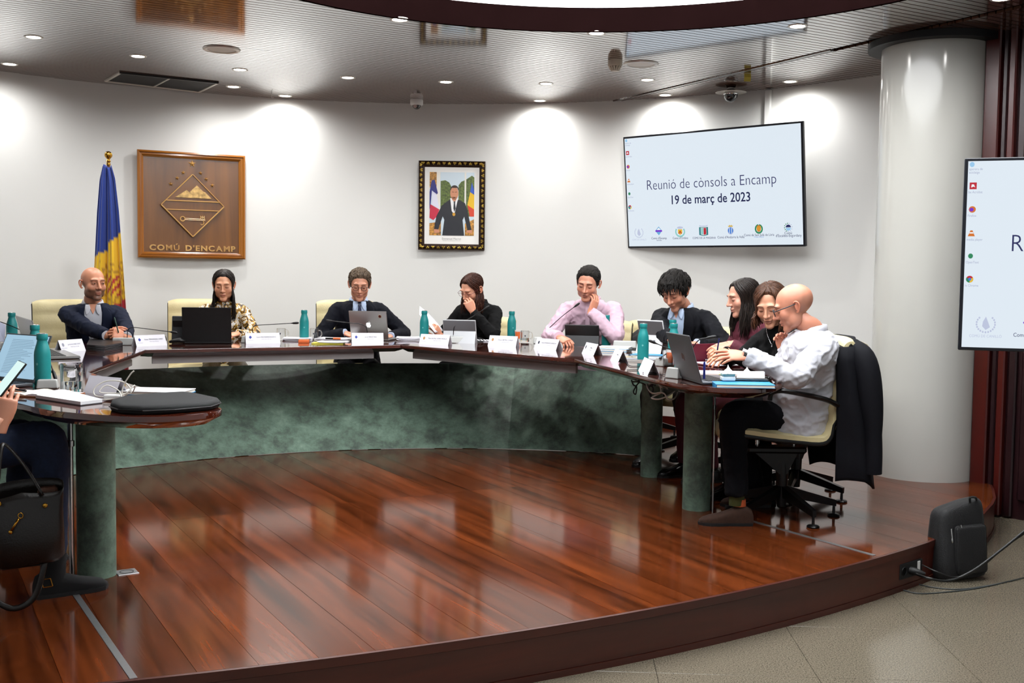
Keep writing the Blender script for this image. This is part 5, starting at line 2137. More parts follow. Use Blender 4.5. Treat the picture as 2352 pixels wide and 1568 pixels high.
    def cuff(self, arm, m, r=0.036, l=0.035, name='cuff'):
        e, w = arm[1], arm[2]
        d = (w - e).normalized()
        q = MB()
        q.tube([w - d * l, w - d * 0.006, w + d * 0.006], [r * 1.02, r, r * 0.99], n=18)
        return q.build(name, m, self.root, smooth=40)

    def finish(self):
        # bare core of arms and chest under the clothes keeps the body in one piece
        q = MB()
        nb, pv = self.neck, self.pelvis
        q.tube(spline([pv + Vector((0, 0, -0.02)), pv.lerp(nb, 0.5), nb + Vector((0, 0.005, -0.06))], 10), 0.075, n=12)
        for s, e, w in self.arms:
            S_ = nb + Vector((s * 0.14, 0.012, -0.075))
            q.tube(spline([nb + Vector((0, 0.005, -0.07)), S_, S_.lerp(e, 0.5), e, e.lerp(w, 0.6), w], 20), 0.028, n=10)
        self.add_body(q.v, q.f, self.skin)
        return raw_mesh('body', self.bv, self.bf, m_skin, self.root, cols=self.bc)
# ================================================================== the people
m_navy = mat('navy_suit_cloth', '#0e162b', rough=0.8, var=0.12, vscale=40, bump=0.05, bscale=500, spec=0.25)
m_navyd = mat('dark_navy_suit_cloth', '#090b16', rough=0.8, var=0.12, vscale=40, bump=0.05, bscale=500, spec=0.25)
m_blazer = mat('midnight_blazer_cloth', '#07080f', rough=0.8, var=0.12, vscale=40, bump=0.05, bscale=500, spec=0.25)
m_shirtw = mat('white_shirt_cotton', '#c6c6cd', rough=0.7, bump=0.04, bscale=400)
m_shirtb = mat('pale_blue_shirt_cotton', '#b9cbe6', rough=0.7, bump=0.04, bscale=400)
m_shirtp = mat('pink_shirt_cotton', '#cfafbf', rough=0.7, bump=0.04, bscale=400)
m_tie = mat('navy_silk_tie', '#1a2140', rough=0.4, var=0.25, vscale=90)
m_blackcloth = mat('black_jacket_cloth', '#060607', rough=0.9, var=0.15, vscale=30, spec=0.25)
m_burg = mat('burgundy_jacket_cloth', '#4a0a1e', rough=0.75, var=0.1, vscale=30)
m_darktrou = mat('dark_trouser_cloth', '#090a10', rough=0.9, var=0.15, vscale=30, spec=0.25)
m_shoeblk = mat('black_shoe_leather', '#0b0b0b', rough=0.25)
m_button = mat('pearl_button', '#d8d8d8', rough=0.3)
m_hdark = hair_mat('near_black_hair', '#0d0a09', '#2a211d')
m_hbrown = hair_mat('dark_auburn_hair', '#1d0f0b', '#4a2517')
m_hbrown2 = hair_mat('chestnut_brown_hair', '#24140e', '#553421')
m_hcurl = hair_mat('curly_brown_grey_hair', '#33291f', '#6b5a49', rough=0.6, sc=(90, 90, 60))
m_hshort = hair_mat('short_dark_hair', '#100e0d', '#2b2724', rough=0.8, sc=(120, 60, 90))
m_hfull = hair_mat('thick_black_hair', '#080707', '#191512', rough=0.7, sc=(120, 60, 40))

# baroque blouse print: white ground, black and gold scrolls
m_blouse = bpy.data.materials.new('baroque_print_blouse')
m_blouse.use_nodes = True
_nt = m_blouse.node_tree
_b = _nt.nodes['Principled BSDF']
_tc = _nt.nodes.new('ShaderNodeTexCoord')
_n = _nt.nodes.new('ShaderNodeTexNoise')
_n.inputs['Scale'].default_value = 15.0
_n.inputs['Detail'].default_value = 1.5
_n.inputs['Distortion'].default_value = 2.2
_nt.links.new(_tc.outputs['Object'], _n.inputs['Vector'])
_r = _nt.nodes.new('ShaderNodeValToRGB')
_r.color_ramp.interpolation = 'CONSTANT'
_e = _r.color_ramp.elements
_e[0].position, _e[0].color = 0.0, (*lin('#0d0b0a'), 1)
_e[1].position, _e[1].color = 0.40, (*lin('#a9771d'), 1)
for _p, _c in ((0.455, '#0d0b0a'), (0.48, '#d6a93c'), (0.525, '#e9e4dc'), (0.63, '#14110f'), (0.655, '#b98a2b'), (0.70, '#e9e4dc')):
    _x = _e.new(_p)
    _x.color = (*lin(_c), 1)
_nt.links.new(_n.outputs['Fac'], _r.inputs[0])
_nt.links.new(_r.outputs[0], _b.inputs['Base Color'])
_b.inputs['Roughness'].default_value = 0.5


def jacket_front(p, m_jacket, m_shirt, v_low=0.72, top=None, lap=0.075, tie=None, spread=0.050, low_w=0.008, buttons=True, x0=None):
    """shirt in the opening, lapels, optional tie; coordinates follow the leaning chest"""
    nz = p.neck.z
    top = nz - 0.022 if top is None else top
    cx = lambda z: p.pelvis.x + (p.neck.x - p.pelvis.x) * max(0, min(1, (z - 0.44) / (nz - 0.44))) ** 1.2
    zs = [top - (top - v_low) * t for t in (0, 0.12, 0.3, 0.55, 0.8, 1.0)]
    ws = [spread, spread * 1.12, spread * 1.05, spread * 0.74, spread * 0.4, low_w]
    p.patch('shirt_front', [(z, cx(z) - w, cx(z) + w) for z, w in zip(zs, ws)], m_shirt, off=0.004, cols=10)
    for s in (-1, 1):
        lw = [0.028, 0.055, lap, lap * 0.72, lap * 0.45, 0.012]
        rows = []
        for z, w, l_ in zip(zs, ws, lw):
            a, b_ = cx(z) + s * (w - 0.004), cx(z) + s * (w + l_)
            rows.append((z, min(a, b_), max(a, b_)))
        p.patch('lapel', rows, m_jacket, off=0.007, cols=6, thick=0.003)
    for s in (-1, 1):                               # collar points
        z0 = top + 0.012
        o_ = 0.0 if tie else 0.010
        rows = [(z0, *sorted((cx(z0) + s * (0.012 + o_), cx(z0) + s * 0.050))), (z0 - 0.028, *sorted((cx(z0) + s * (0.012 + 0.4 * o_), cx(z0) + s * 0.054))), (z0 - 0.055, *sorted((cx(z0) + s * 0.024, cx(z0) + s * 0.050))), (z0 - 0.074, *sorted((cx(z0) + s * 0.040, cx(z0) + s * 0.044)))]
        p.patch('collar_point', rows, m_shirt, off=0.012, cols=4, thick=0.002)
    if tie:
        t0 = top + 0.004
        p.patch('tie', [(t0, cx(t0) - 0.013, cx(t0) + 0.013), (t0 - 0.022, cx(t0) - 0.016, cx(t0) + 0.016), (t0 - 0.034, cx(t0) - 0.010, cx(t0) + 0.010), (t0 - 0.12, cx(t0 - 0.1) - 0.022, cx(t0 - 0.1) + 0.022),
                        (v_low + 0.01, cx(v_low) - 0.026, cx(v_low) + 0.026)], tie, off=0.010, cols=6, thick=0.003)
    elif buttons:
        mk = mat('neck_skin', (float(p.skin[0]) ** 0.4545, float(p.skin[1]) ** 0.4545, float(p.skin[2]) ** 0.4545), rough=0.45)
        p.patch('open_neck', [(top + 0.016, cx(top) - 0.030, cx(top) + 0.030), (top - 0.02, cx(top) - 0.016, cx(top) + 0.016), (top - 0.055, cx(top) - 0.001, cx(top) + 0.001)], mk, off=0.010, cols=6)
        for t in (0.35, 0.6, 0.82):
            z = top - (top - v_low) * t
            h = p.bvh.ray_cast(Vector((cx(z), -1, z)), Vector((0, 1, 0)))
            if h[0] is not None:
                q = MB()
                q.lathe([(0.0, 0.002), (0.0045, 0.0015), (0.005, 0.0)], n=10)
                q.build('button', m_button, p.root, M=Matrix.Translation((cx(z), h[0].y - 0.006, z)) @ Matrix.Rotation(pi / 2, 4, 'X'))


def pocket_seam(p, x, z, w, m):
    p.patch('pocket_flap', [(z, x - w / 2, x + w / 2), (z - 0.028, x - w / 2, x + w / 2)], m, off=0.004, cols=4, thick=0.002)


# ---- 1: bald bearded man in navy jacket, hands clasped
p = Person('bald bearded man in navy jacket and open white shirt, clasping a pen', (-3.10, 8.02), (0.36, -0.93), (214, 652), 7.86, (0.70, -0.71), pitch=0.03, skin='#d79c7c', headkw=dict(jaw=1.12, brow=1.2))
p.head(stubble=0.75, bald_shade=0.30, stub_col='#3d2a20')
p.face('#2a1a12', 0.0036, eyes=1.0)
aR = p.arm(-1, pd(246, 771, 7.52), pole=(-0.8, 0.5, -0.6))
aL = p.arm(1, pd(291, 773, 7.52), pole=(0.9, 0.4, -0.5))
p.torso('jacket', m_navy, w=1.06, sleeves=[aR, aL], extra=0.006, fold=0.006, seed=1.3)
jacket_front(p, m_navy, m_shirtw, v_low=0.66, spread=0.058, lap=0.07)
p.collar(m_shirtw)
p.cuff(aR, m_shirtw)
p.cuff(aL, m_shirtw)
p.hand(-1, aR, (0.93, -0.25, 0.42), (-0.2, -0.75, 0.65), curl=(0.55, 0.6, 0.62, 0.65))
p.hand(1, aL, (-0.80, -0.45, 0.30), (0.2, -0.85, 0.55), curl=(0.75, 0.8, 0.85, 0.85))
p.legs(m_darktrou, m_shoeblk)
p.finish()
pen = pd(268, 752, 7.47)
q = MB()
q.tube([(0, 0, -0.05), (0, 0, 0.055), (0, 0, 0.062)], [0.0045, 0.0045, 0.002], n=10)
tag(q.build('ballpoint_pen', mat('dark_green_pen', '#22463a', rough=0.3), M=TR(pen.x, pen.y, pen.z + 0.012, 0, 0.1, -0.22), smooth=40), 'dark green pen held upright by the bald bearded man', 'pen')

# ---- 2: woman with long black hair
p = Person('woman with long black hair in black and gold print blouse, behind black laptop', (-2.33, 8.72), (0.30, -0.95), (514, 655), 8.46, (0.17, -0.98), pitch=0.22, fem=True, skin='#dba684')
p.head(lips='#a85a4e', blush=0.2)
p.face('#1d1410', 0.0026, eyes='down')
p.hair_long(m_hdark, length=0.27, n=170, front=1.15, seed=4, th=0.013, hair_front=0.082, spread=0.03)
aL = p.arm(1, pd(546, 766, 8.25), pole=(0.9, 0.3, -0.7))
aR = p.arm(-1, pd(470, 766, 8.25), pole=(-0.9, 0.3, -0.7))
p.torso('blouse', m_blouse, sleeves=[aR, aL], fold=0.006, seed=7.1, extra=0.004)
p.collar(m_blouse, r=0.060, gap=1.3, h=0.03)
p.hand(1, aL, (-0.5, -0.85, -0.1), (0.1, -0.3, 0.95))
p.hand(-1, aR, (0.5, -0.85, -0.1), (-0.1, -0.3, 0.95))
for s in (-1, 1):
    e_ = p.H @ Vector((s * 0.083, 0.012, -0.036))
    q = MB()
    q.ell((0, 0, 0), (0.005, 0.005, 0.006), 10, 8)
    q.build('pearl_earring', m_button, p.root, smooth=True, M=Matrix.Translation(e_))
p.legs(mat('sequin_skirt_cloth', '#171410', rough=0.45, var=0.6, vscale=120, color2='#4a3a1c'), m_shoeblk, name='trousers')
p.finish()

# ---- 3: man in dark suit with tie and glasses at the laptop with a fruit logo
p = Person('man in dark suit, pale blue shirt and tie with round glasses', (-1.29, 8.98), (0.22, -0.97), (826, 654), 8.72, (0.16, -0.98), pitch=0.30, roll=0.03, skin='#d9a184', headkw=dict(jaw=1.0, nose_l=1.2))
p.head(stubble=0.16, blush=0.18)
p.face('#3a2b20', 0.0032, eyes='down')
p.glasses('#1a1614', r=0.0225, thick=0.0019)
p.hair_short(m_hcurl, th=0.019, hair_front=0.074, lump=0.008, sides=0.55, seed=2.0, comb=(85, 85, 70), side_z=-0.02)
p.tufts(m_hcurl, n=700, hair_front=0.074, length=0.026, th=0.020, seed=5, lift=0.5, swirl=1.0, fwd=-0.3, width=0.0017)
aR = p.arm(-1, pd(793, 765, 8.60), pole=(-0.9, 0.3, -0.6))
aL = p.arm(1, pd(897, 772, 8.66), pole=(0.9, 0.3, -0.6))
p.torso('jacket', m_navyd, w=1.03, sleeves=[aR, aL], extra=0.006, fold=0.005, seed=3.3)
jacket_front(p, m_navyd, m_shirtb, v_low=0.70, tie=m_tie, spread=0.054, lap=0.07)
p.collar(m_shirtb, gap=0.35)
p.cuff(aR, m_shirtb)
p.cuff(aL, m_shirtb)
p.hand(-1, aR, (0.75, -0.6, -0.15), (-0.1, -0.2, 0.97), curl=(0.35, 0.38, 0.4, 0.42))
p.hand(1, aL, (-0.6, -0.7, -0.15), (0.1, -0.2, 0.97))
p.legs(m_darktrou, m_shoeblk)
p.finish()

# ---- 4: woman in black jacket, hand at her chin
p = Person('woman in black jacket with red-framed glasses resting her chin on her hand', (-0.33, 9.08), (-0.40, -0.92), (1084, 664), 8.80, (-0.66, -0.75), pitch=0.50, roll=0.10, fem=True, skin='#dda98d', size=1.03)
p.head(lips='#a8625a', blush=0.2)
p.face('#2a1a14', 0.0024, eyes='down')
p.glasses('#5a1f24', r=0.0200, thick=0.0013)
p.hair_long(m_hbrown, length=0.19, n=150, front=1.12, seed=9, th=0.012, hair_front=0.080, spread=0.035, part_x=-0.25)
aL = p.arm(1, pd(1086, 716, 8.66), pole=(0.75, 0.15, -0.9))
aR = p.arm(-1, pd(1012, 771, 8.70), pole=(-0.8, 0.3, -0.7))
p.torso('jacket', m_blackcloth, w=1.02, sleeves=[aR, aL], extra=0.006, fold=0.006, seed=5.7)
p.collar(m_blackcloth, r=0.066, gap=1.2, h=0.03)
p.hand(1, aL, (-0.42, -0.12, 0.90), (0.25, -0.95, 0.1), curl=(0.75, 0.8, 0.85, 0.9), thumb=(0.4, 0.3))
hM = p.hand(-1, aR, (-0.45, -0.45, 0.70), (0.55, -0.7, 0.2), curl=(0.5, 0.55, 0.6, 0.65))
p.legs(m_blackcloth, m_shoeblk)
p.finish()
# the sheet of paper she reads
c_ = [pd(964, 705, 8.60), pd(990, 722, 8.62), pd(1018, 757, 8.56), pd(1002, 764, 8.50), pd(996, 762, 8.45), pd(966, 722, 8.50)]
A_, B_, C_, D_ = pd(964, 703, 8.80), pd(1019, 760, 8.78), pd(999, 764, 8.60), pd(963, 722, 8.64)
q = MB()
vs = []
N_ = 10
for i in range(N_ + 1):
    for j in range(N_ + 1):
        u, v = i / N_, j / N_
        pp = A_.lerp(B_, u).lerp(D_.lerp(C_, u), v)
        vs.append(pp + Vector((0.012 * math.sin(pi * u) * (1 - v), -0.012 * math.sin(pi * u), 0.006 * math.sin(pi * u))))
q.add(vs, [(i * (N_ + 1) + j, i * (N_ + 1) + j + 1, (i + 1) * (N_ + 1) + j + 1, (i + 1) * (N_ + 1) + j) for i in range(N_) for j in range(N_)])
m_sheet = mat('white_paper_sheet', '#eceaf0', rough=0.65)
o = q.build('paper_sheet', m_sheet, smooth=True)
o.modifiers.new('thick', 'SOLIDIFY').thickness = 0.0006
tag(o, 'white sheet held up by the woman in black jacket', 'paper')

# ---- 5: man in pink shirt, cheek on his hand
p = Person('man in pink shirt leaning his cheek on his hand', (0.62, 8.56), (-0.33, -0.94), (1351, 651), 8.18, (-0.32, -0.95), pitch=0.34, roll=0.10, size=1.03, skin='#d59c82', headkw=dict(jaw=1.15))
p.head(stubble=0.12, blush=0.2)
p.face('#241a16', 0.0036, eyes='down')
p.hair_short(m_hshort, th=0.014, hair_front=0.080, lump=0.003, sides=0.35, seed=4.0)
p.tufts(m_hshort, n=650, hair_front=0.080, length=0.022, th=0.016, seed=6, lift=0.45, swirl=0.6, fwd=-0.5, width=0.0016, sides=0.35)
aL = p.arm(1, pd(1357, 716, 8.03), pole=(0.8, -0.1, -0.9))
aR = p.arm(-1, pd(1284, 774, 7.95), pole=(-0.9, 0.2, -0.7))
p.torso('shirt', m_shirtp, w=1.07, belly=1.08, sleeves=[aR, aL], fold=0.009, seed=8.8, sleeve_r=(0.064, 0.061, 0.055, 0.050, 0.041))
p.collar(m_shirtp, gap=0.6)
nz_ = p.neck.z
p.patch('button_placket', [(nz_ - 0.03, p.neck.x - 0.016, p.neck.x + 0.016), (0.86, p.neck.x * 0.8 - 0.017, p.neck.x * 0.8 + 0.017), (0.62, -0.017, 0.017)], m_shirtp, off=0.004, cols=4, thick=0.002)
p.cuff(aL, m_shirtp, r=0.041, l=0.06)
p.cuff(aR, m_shirtp, r=0.041, l=0.06)
p.hand(1, aL, (0.40, 0.15, 0.90), (0.60, -0.78, -0.1), curl=(0.42, 0.46, 0.5, 0.55), thumb=(0.5, 0.2), scale=0.92)
p.hand(-1, aR, (0.55, -0.75, -0.25), (-0.2, -0.2, 0.95), curl=(0.65, 0.75, 0.8, 0.85))
p.legs(m_darktrou, m_shoeblk, knees={-1: (-0.15, -0.08, 0.49), 1: (0.15, -0.08, 0.49)}, feet={-1: (-0.15, 0.08, 0.085), 1: (0.15, 0.12, 0.085)})
p.finish()

# ---- 6: man in midnight blazer with thick black hair
p = Person('man with thick black hair in dark blazer and pale blue shirt, reading', (1.265, 7.70), (-0.55, -0.83), (1551, 670), 7.42, (-0.58, -0.81), pitch=0.52, roll=-0.06, skin='#cf967a', headkw=dict(jaw=1.02, nose_l=1.2))
p.head(stubble=0.25, blush=0.12)
p.face('#191310', 0.0040, eyes='down')
p.hair_short(m_hfull, th=0.031, hair_front=0.080, fringe=0.018, lump=0.009, sides=0.6, seed=6.0, comb=(70, 25, 40), side_z=-0.025)
p.tufts(m_hfull, n=700, hair_front=0.078, length=0.070, th=0.036, seed=7, fringe=0.012, lift=0.35, swirl=0.45, fwd=0.8, width=0.0026, sides=0.6)
aL = p.arm(1, pd(1600, 790, 7.12), pole=(0.9, 0.3, -0.6))
aR = p.arm(-1, pd(1548, 778, 7.10), pole=(-0.9, 0.2, -0.6))
p.torso('jacket', m_blazer, w=1.05, sleeves=[aR, aL], extra=0.008, fold=0.006, seed=9.9)
jacket_front(p, m_blazer, m_shirtb, v_low=0.68, spread=0.060, lap=0.075)
p.collar(m_shirtb)
p.cuff(aL, m_shirtb)
p.hand(1, aL, (-0.8, -0.5, 0.0), (0.1, -0.2, 0.95))
p.hand(-1, aR, (-0.2, -0.9, 0.05), (-0.3, -0.2, 0.95), curl=(0.6, 0.65, 0.7, 0.75))
h_ = p.bvh.ray_cast(Vector((p.neck.x + 0.075, -1, p.neck.z - 0.10)), Vector((0, 1, 0)))
if h_[0] is not None:
    q = MB()
    q.ell((0, 0, 0), (0.005, 0.003, 0.007), 8, 6)
    q.build('lapel_pin', m_brass, p.root, M=Matrix.Translation(h_[0] + Vector((0, -0.012, 0))))
p.legs(mat('brown_trouser_cloth', '#221a16', rough=0.85), m_shoeblk, knees={-1: (-0.10, -0.40, 0.50), 1: (0.12, -0.36, 0.50)}, feet={-1: (-0.10, -0.40, 0.085), 1: (0.13, -0.30, 0.13)})
p.finish()

# ---- 7: woman in burgundy jacket, long dark hair, profile
p = Person('woman in burgundy jacket with long dark hair, seen in profile', (1.50, 6.98), (-0.93, -0.36), (1707, 684), 6.80, (-0.985, -0.17), pitch=0.22, fem=True, skin='#cf9d86', headkw=dict(nose_l=0.8))
p.head(lips='#a05a52', blush=0.15, ears=False)
p.face('#17110e', 0.0028, eyes='down')
p.hair_long(m_hdark, length=0.24, n=190, front=1.05, seed=14, th=0.013, hair_front=0.086, spread=0.03)
aL = p.arm(1, pd(1678, 790, 6.55), pole=(0.6, 0.5, -0.8))
aR = p.arm(-1, pd(1640, 800, 6.95), pole=(-0.6, 0.5, -0.8))
p.torso('jacket', m_burg, sleeves=[aR, aL], extra=0.008, fold=0.006, seed=11.1)
p.collar(m_burg, r=0.066, gap=1.5, h=0.03)
p.hand(1, aL, (-0.93, -0.22, -0.22), (0.0, -0.45, 0.9), curl=(0.28, 0.32, 0.36, 0.4), spread=0.1)
p.hand(-1, aR, (-0.9, -0.3, -0.1), (0.0, -0.2, 0.97))
p.legs(m_burg, m_shoeblk, name='trousers')
p.finish()

# ---- 8: woman in black turtleneck with brown hair
p = Person('woman in black turtleneck with shoulder-length brown hair and silver necklace', (1.655, 6.36), (-0.88, -0.47), (1770, 700), 6.18, (-0.50, -0.87), pitch=0.42, roll=-0.06, fem=True, skin='#d2a184', size=1.03)
p.head(lips='#a9665a', blush=0.15, ears=False)
p.face('#2a1b14', 0.0026, eyes='down')
p.hair_long(m_hbrown2, length=0.115, n=170, front=0.80, seed=21, th=0.014, hair_front=0.087, spread=0.03, part_x=0.45, width=0.007)
aL = p.arm(1, pd(1680, 815, 6.0), pole=(0.5, 0.4, -0.9))
aR = p.arm(-1, pd(1668, 808, 6.12), pole=(-0.8, 0.3, -0.7))
p.torso('turtleneck', m_blackcloth, w=1.0, sleeves=[aR, aL], fold=0.006, seed=13.0)
p.collar(mat('black_knit_collar', '#0a0a0b', rough=0.9), r=0.058, h=0.055, gap=0.0, name='rolled_collar', flare=0.0)
hw = p.hand(-1, aR, (-0.80, -0.50, 0.15), (-0.3, -0.55, 0.75), curl=(0.75, 0.85, 0.9, 0.95), thumb=(0.5, 0.4))
p.hand(1, aL, (-0.85, -0.45, -0.1), (0.0, -0.3, 0.95))
nk = p.neck
q = MB()
pts = []
for t in np.linspace(-1, 1, 17):
    x_ = nk.x + 0.062 * t
    z_ = nk.z - 0.015 - 0.105 * (1 - abs(t) ** 1.15)
    h_ = p.bvh.ray_cast(Vector((x_, -1, z_)), Vector((0, 1, 0)))
    pts.append(Vector((x_, (h_[0].y if h_[0] is not None else nk.y - 0.05) - 0.004, z_)))
q.tube(pts, 0.0014, n=5)
q.ell(tuple(pts[8] + Vector((0, -0.003, -0.008))), (0.005, 0.004, 0.007), 8, 6)
q.build('necklace', m_chrome, p.root, smooth=True)
q = MB()
q.box((nk.x + 0.0, pts[8].y - 0.012, nk.z - 0.235), (0.085, 0.002, 0.055))
q.build('name_badge', mat('clear_badge', '#c9ccd2', rough=0.2), p.root)
p.legs(m_blackcloth, m_shoeblk)
p.finish()
pb = pd(1648, 800, 5.97)
q = MB()
q.tube([(0, 0, 0.062), (0, 0, -0.05), (0, 0, -0.075)], [0.0042, 0.0042, 0.001], n=10)
tag(q.build('blue_pen', mat('navy_pen', '#1a1d52', rough=0.3), M=TR(pb.x, pb.y, pb.z - 0.005, 0, 0.05, 0.12), smooth=40), 'navy pen in the hand of the woman in black turtleneck', 'pen')

# ---- 9: bald man in white shirt on the chair with a jacket over its back
p9 = p = Person('bald man in white shirt and black glasses, seen from behind his shoulder', (1.515, 5.80), (-0.985, 0.0), (1824, 705), 5.66, (-0.97, 0.26), pitch=0.36, roll=0.02, size=0.98, skin='#cf9379', headkw=dict(jaw=1.08))
p.head(stubble=0.12, bald_shade=0.38, stub_col='#6d5a4e', blush=0.2)
p.face('#4a3a30', 0.0030, eyes='down')
p.glasses('#20252c', r=0.0215, thick=0.0022)
aL = p.arm(1, pd(1716, 818, 5.36), pole=(0.75, 0.45, -1.0))
aR = p.arm(-1, pd(1803, 812, 5.78), pole=(-0.6, -0.2, -0.9))
p.torso('shirt', m_shirtw, w=1.20, belly=1.15, voxel=0.0075, sleeves=[aR, aL], fold=0.010, seed=15.5, sleeve_r=(0.068, 0.066, 0.060, 0.055, 0.044), hem=0.46)
p.collar(m_shirtw, r=0.068, gap=0.5)
p.cuff(aL, m_shirtw, r=0.044, l=0.06)
hm9 = p.hand(1, aL, (-0.93, -0.10, 0.06), (0.1, -0.55, 0.83), curl=(0.18, 0.22, 0.26, 0.30), spread=0.14, thumb=(0.9, 0.15))
p.hand(-1, aR, (-0.22, -0.1, 0.95), (0.45, 0.85, 0.1), curl=(0.6, 0.65, 0.7, 0.75))
# watch
d_ = (aL[2] - aL[1]).normalized()
wc = aL[2] + d_ * 0.012
q = MB()
q.tube([wc - d_ * 0.009, wc + d_ * 0.009], 0.0285, n=20, ry=0.0225, up=hm9.col[2].to_3d())
wb_ = q.build('watch_strap', mat('dark_watch_strap', '#17110f', rough=0.4), p.root, smooth=40)
q = MB()
q.box((0, 0, 0), (0.026, 0.034, 0.007), bev=0.002)
q.build('watch_case', m_chrome, wb_, M=dirs(wc + hm9.col[2].to_3d() * 0.0245, d_, hm9.col[2].to_3d()))
q = MB()
q.box((0, 0, 0.0038), (0.020, 0.027, 0.001))
q.build('watch_dial', m_white, wb_, M=dirs(wc + hm9.col[2].to_3d() * 0.0245, d_, hm9.col[2].to_3d()))
kn = {1: p.inv @ pd(1684, 950, 5.62), -1: p.inv @ pd(1695, 958, 5.95)}
ft = {1: p.inv @ pd(1692, 1140, 5.58), -1: p.inv @ pd(1735, 1135, 6.05)}
m_suede = mat('brown_suede', '#3b251a', rough=0.9, var=0.25, vscale=60, bump=0.1, bscale=300)
p.legs(m_darktrou, m_suede, knees=kn, feet=ft, r=(0.098, 0.080, 0.066, 0.060), shoes=False, fold=0.006)
for s in (1, -1):
    a_ = ft[s].copy()
    q = MB()
    q.tube([a_ + Vector((0, 0.0, -0.045)), a_ + Vector((0, 0, 0.03))], [0.040, 0.042], n=16)
    so_ = q.build('sock', mat('olive_sock', '#3b3d17', rough=0.9) if s == 1 else m_darktrou, p.root, smooth=40)
    if s == 1:
        q = MB()
        q.tube([a_ + Vector((0, 0.012, -0.048)), a_ + Vector((0, 0.012, -0.012))], [0.038, 0.036], n=16)
        q.build('sock_patch', mat('orange_sock_heel', '#b5532a', rough=0.9), so_, smooth=40)
    a_.z = 0.085
    p.shoe(a_ + Vector((0, 0.012, 0)), m_suede, (0, -1, 0))
p.finish()
# suit jacket hanging over the chair back is built with the chair things

# ---- 10: seated person at the left picture edge, only hand, arm and legs in view
p = Person('person at the left picture edge in blue jeans holding a phone', (-2.32, 4.10), (0.86, 0.50), (-125, 640), 4.18, (0.86, 0.5), pitch=0.4, fem=True, skin='#cf9c82')
p.head()
p.hair_short(m_hbrown2, th=0.02)
m_jean = mat('dark_blue_denim', '#15223c', rough=0.85, var=0.25, vscale=50, bump=0.08, bscale=400)
aR = p.arm(-1, pd(2, 975, 3.98), pole=(-0.5, 0.4, -0.8))
aL = p.arm(1, p.root.matrix_world @ Vector((0.16, -0.30, 0.80)), pole=(0.8, 0.3, -0.7))
p.torso('sweater', mat('grey_sweater_knit', '#5a5d63', rough=0.9), sleeves=[(-1, aR[1], aR[1].lerp(aR[2], 0.35)), aL], fold=0.004)
phM = p.hand(-1, aR, (0.18, 0.10, 0.97), (0.35, -0.88, 0.12), curl=(0.35, 0.42, 0.48, 0.55), thumb=(0.2, 0.1), scale=1.12)
p.hand(1, aL, (0.5, 0.5, 0), (0, 0, 1))
q = MB()
q.tube(spline([aR[1].lerp(aR[2], 0.25), aR[1].lerp(aR[2], 0.6), aR[2]], 10), [0.042] * 3 + [0.036] * 3 + [0.030] * 5, n=16)
p.add_body(q.v, q.f, p.skin)
kn = {-1: p.inv @ pd(112, 1005, 4.22), 1: p.inv @ pd(60, 1000, 4.62)}
ft = {-1: p.inv @ pd(122, 1275, 4.20), 1: p.inv @ pd(40, 1240, 4.62)}
p.legs(m_jean, m_blackmat, knees=kn, feet=ft, r=(0.085, 0.078, 0.064, 0.055), shoes=False, name='jeans')
m_boot = mat('black_suede_boot', '#0c0c0d', rough=0.9, bump=0.05, bscale=300)
for s in (1, -1):
    a_ = ft[s].copy()
    q = MB()
    q.tube([Vector((a_.x, a_.y, 0.05)), Vector((a_.x, a_.y, a_.z + 0.01))], [0.045, 0.05], n=16)
    q.build('boot_shaft', m_boot, p.root, smooth=40)
    a_.z = 0.085
    p.shoe(a_, m_boot, (0.1, -1, 0), name='boot')
p.finish()
# phone in that hand
ph = thing('mobile_phone', 'black mobile phone with lit screen in the hand at the left edge', 'phone')
A_, B_, C_ = pd(26.5, 846, 3.93), pd(52, 848, 3.93), pd(-2, 893, 3.97)
ph.matrix_world = dirs(pd(23, 869, 3.95), (0.50, 0.62, -0.60), (0.50, 0.40, 0.77))
q = MB()
q.box((0, 0, 0), (0.072, 0.008, 0.148), bev=0.0035, seg=2)
q.build('phone_body', m_blackmat, ph)
q = MB()
q.box((0, -0.0042, 0), (0.066, 0.0005, 0.142))
q.build('lit_display', em('phone', '#cfe9e6', 0.75), ph)

# chairs of the seated people
place_chair(-3.28, 8.06, face_yaw(0.5, -0.87), 'cream leather swivel chair of the bald bearded man in navy jacket', tall=1.14)
place_chair(-2.52, 8.72, face_yaw(0.30, -0.95), 'cream leather swivel chair behind the woman with the black laptop', tall=1.14)
place_chair(-1.37, 9.02, face_yaw(0.22, -0.97), 'cream leather swivel chair of the man in dark suit and tie', tall=1.14)
place_chair(-0.33, 9.10, face_yaw(-0.40, -0.92), 'cream leather swivel chair of the woman in black jacket')
place_chair(0.65, 8.66, face_yaw(-0.33, -0.94), 'cream leather swivel chair of the man in pink shirt')
place_chair(1.28, 7.72, face_yaw(-0.55, -0.83), 'cream leather swivel chair of the man in dark blazer')
place_chair(1.52, 6.99, face_yaw(-0.93, -0.36), 'cream leather swivel chair of the woman in burgundy jacket')
place_chair(1.67, 6.37, face_yaw(-0.88, -0.47), 'cream leather swivel chair of the woman in black turtleneck')
ch9 = place_chair(1.435, 5.81, face_yaw(-0.985, 0.0), 'cream leather swivel chair with a dark suit jacket over its back', tall=1.06)
place_chair(-2.34, 4.09, face_yaw(0.86, 0.50), 'cream leather swivel chair at the left picture edge with handbag')
# ================================================================== things on the table
def T(x, y):
    p = pt(x, y, TZ)
    p.z = TZ
    return p


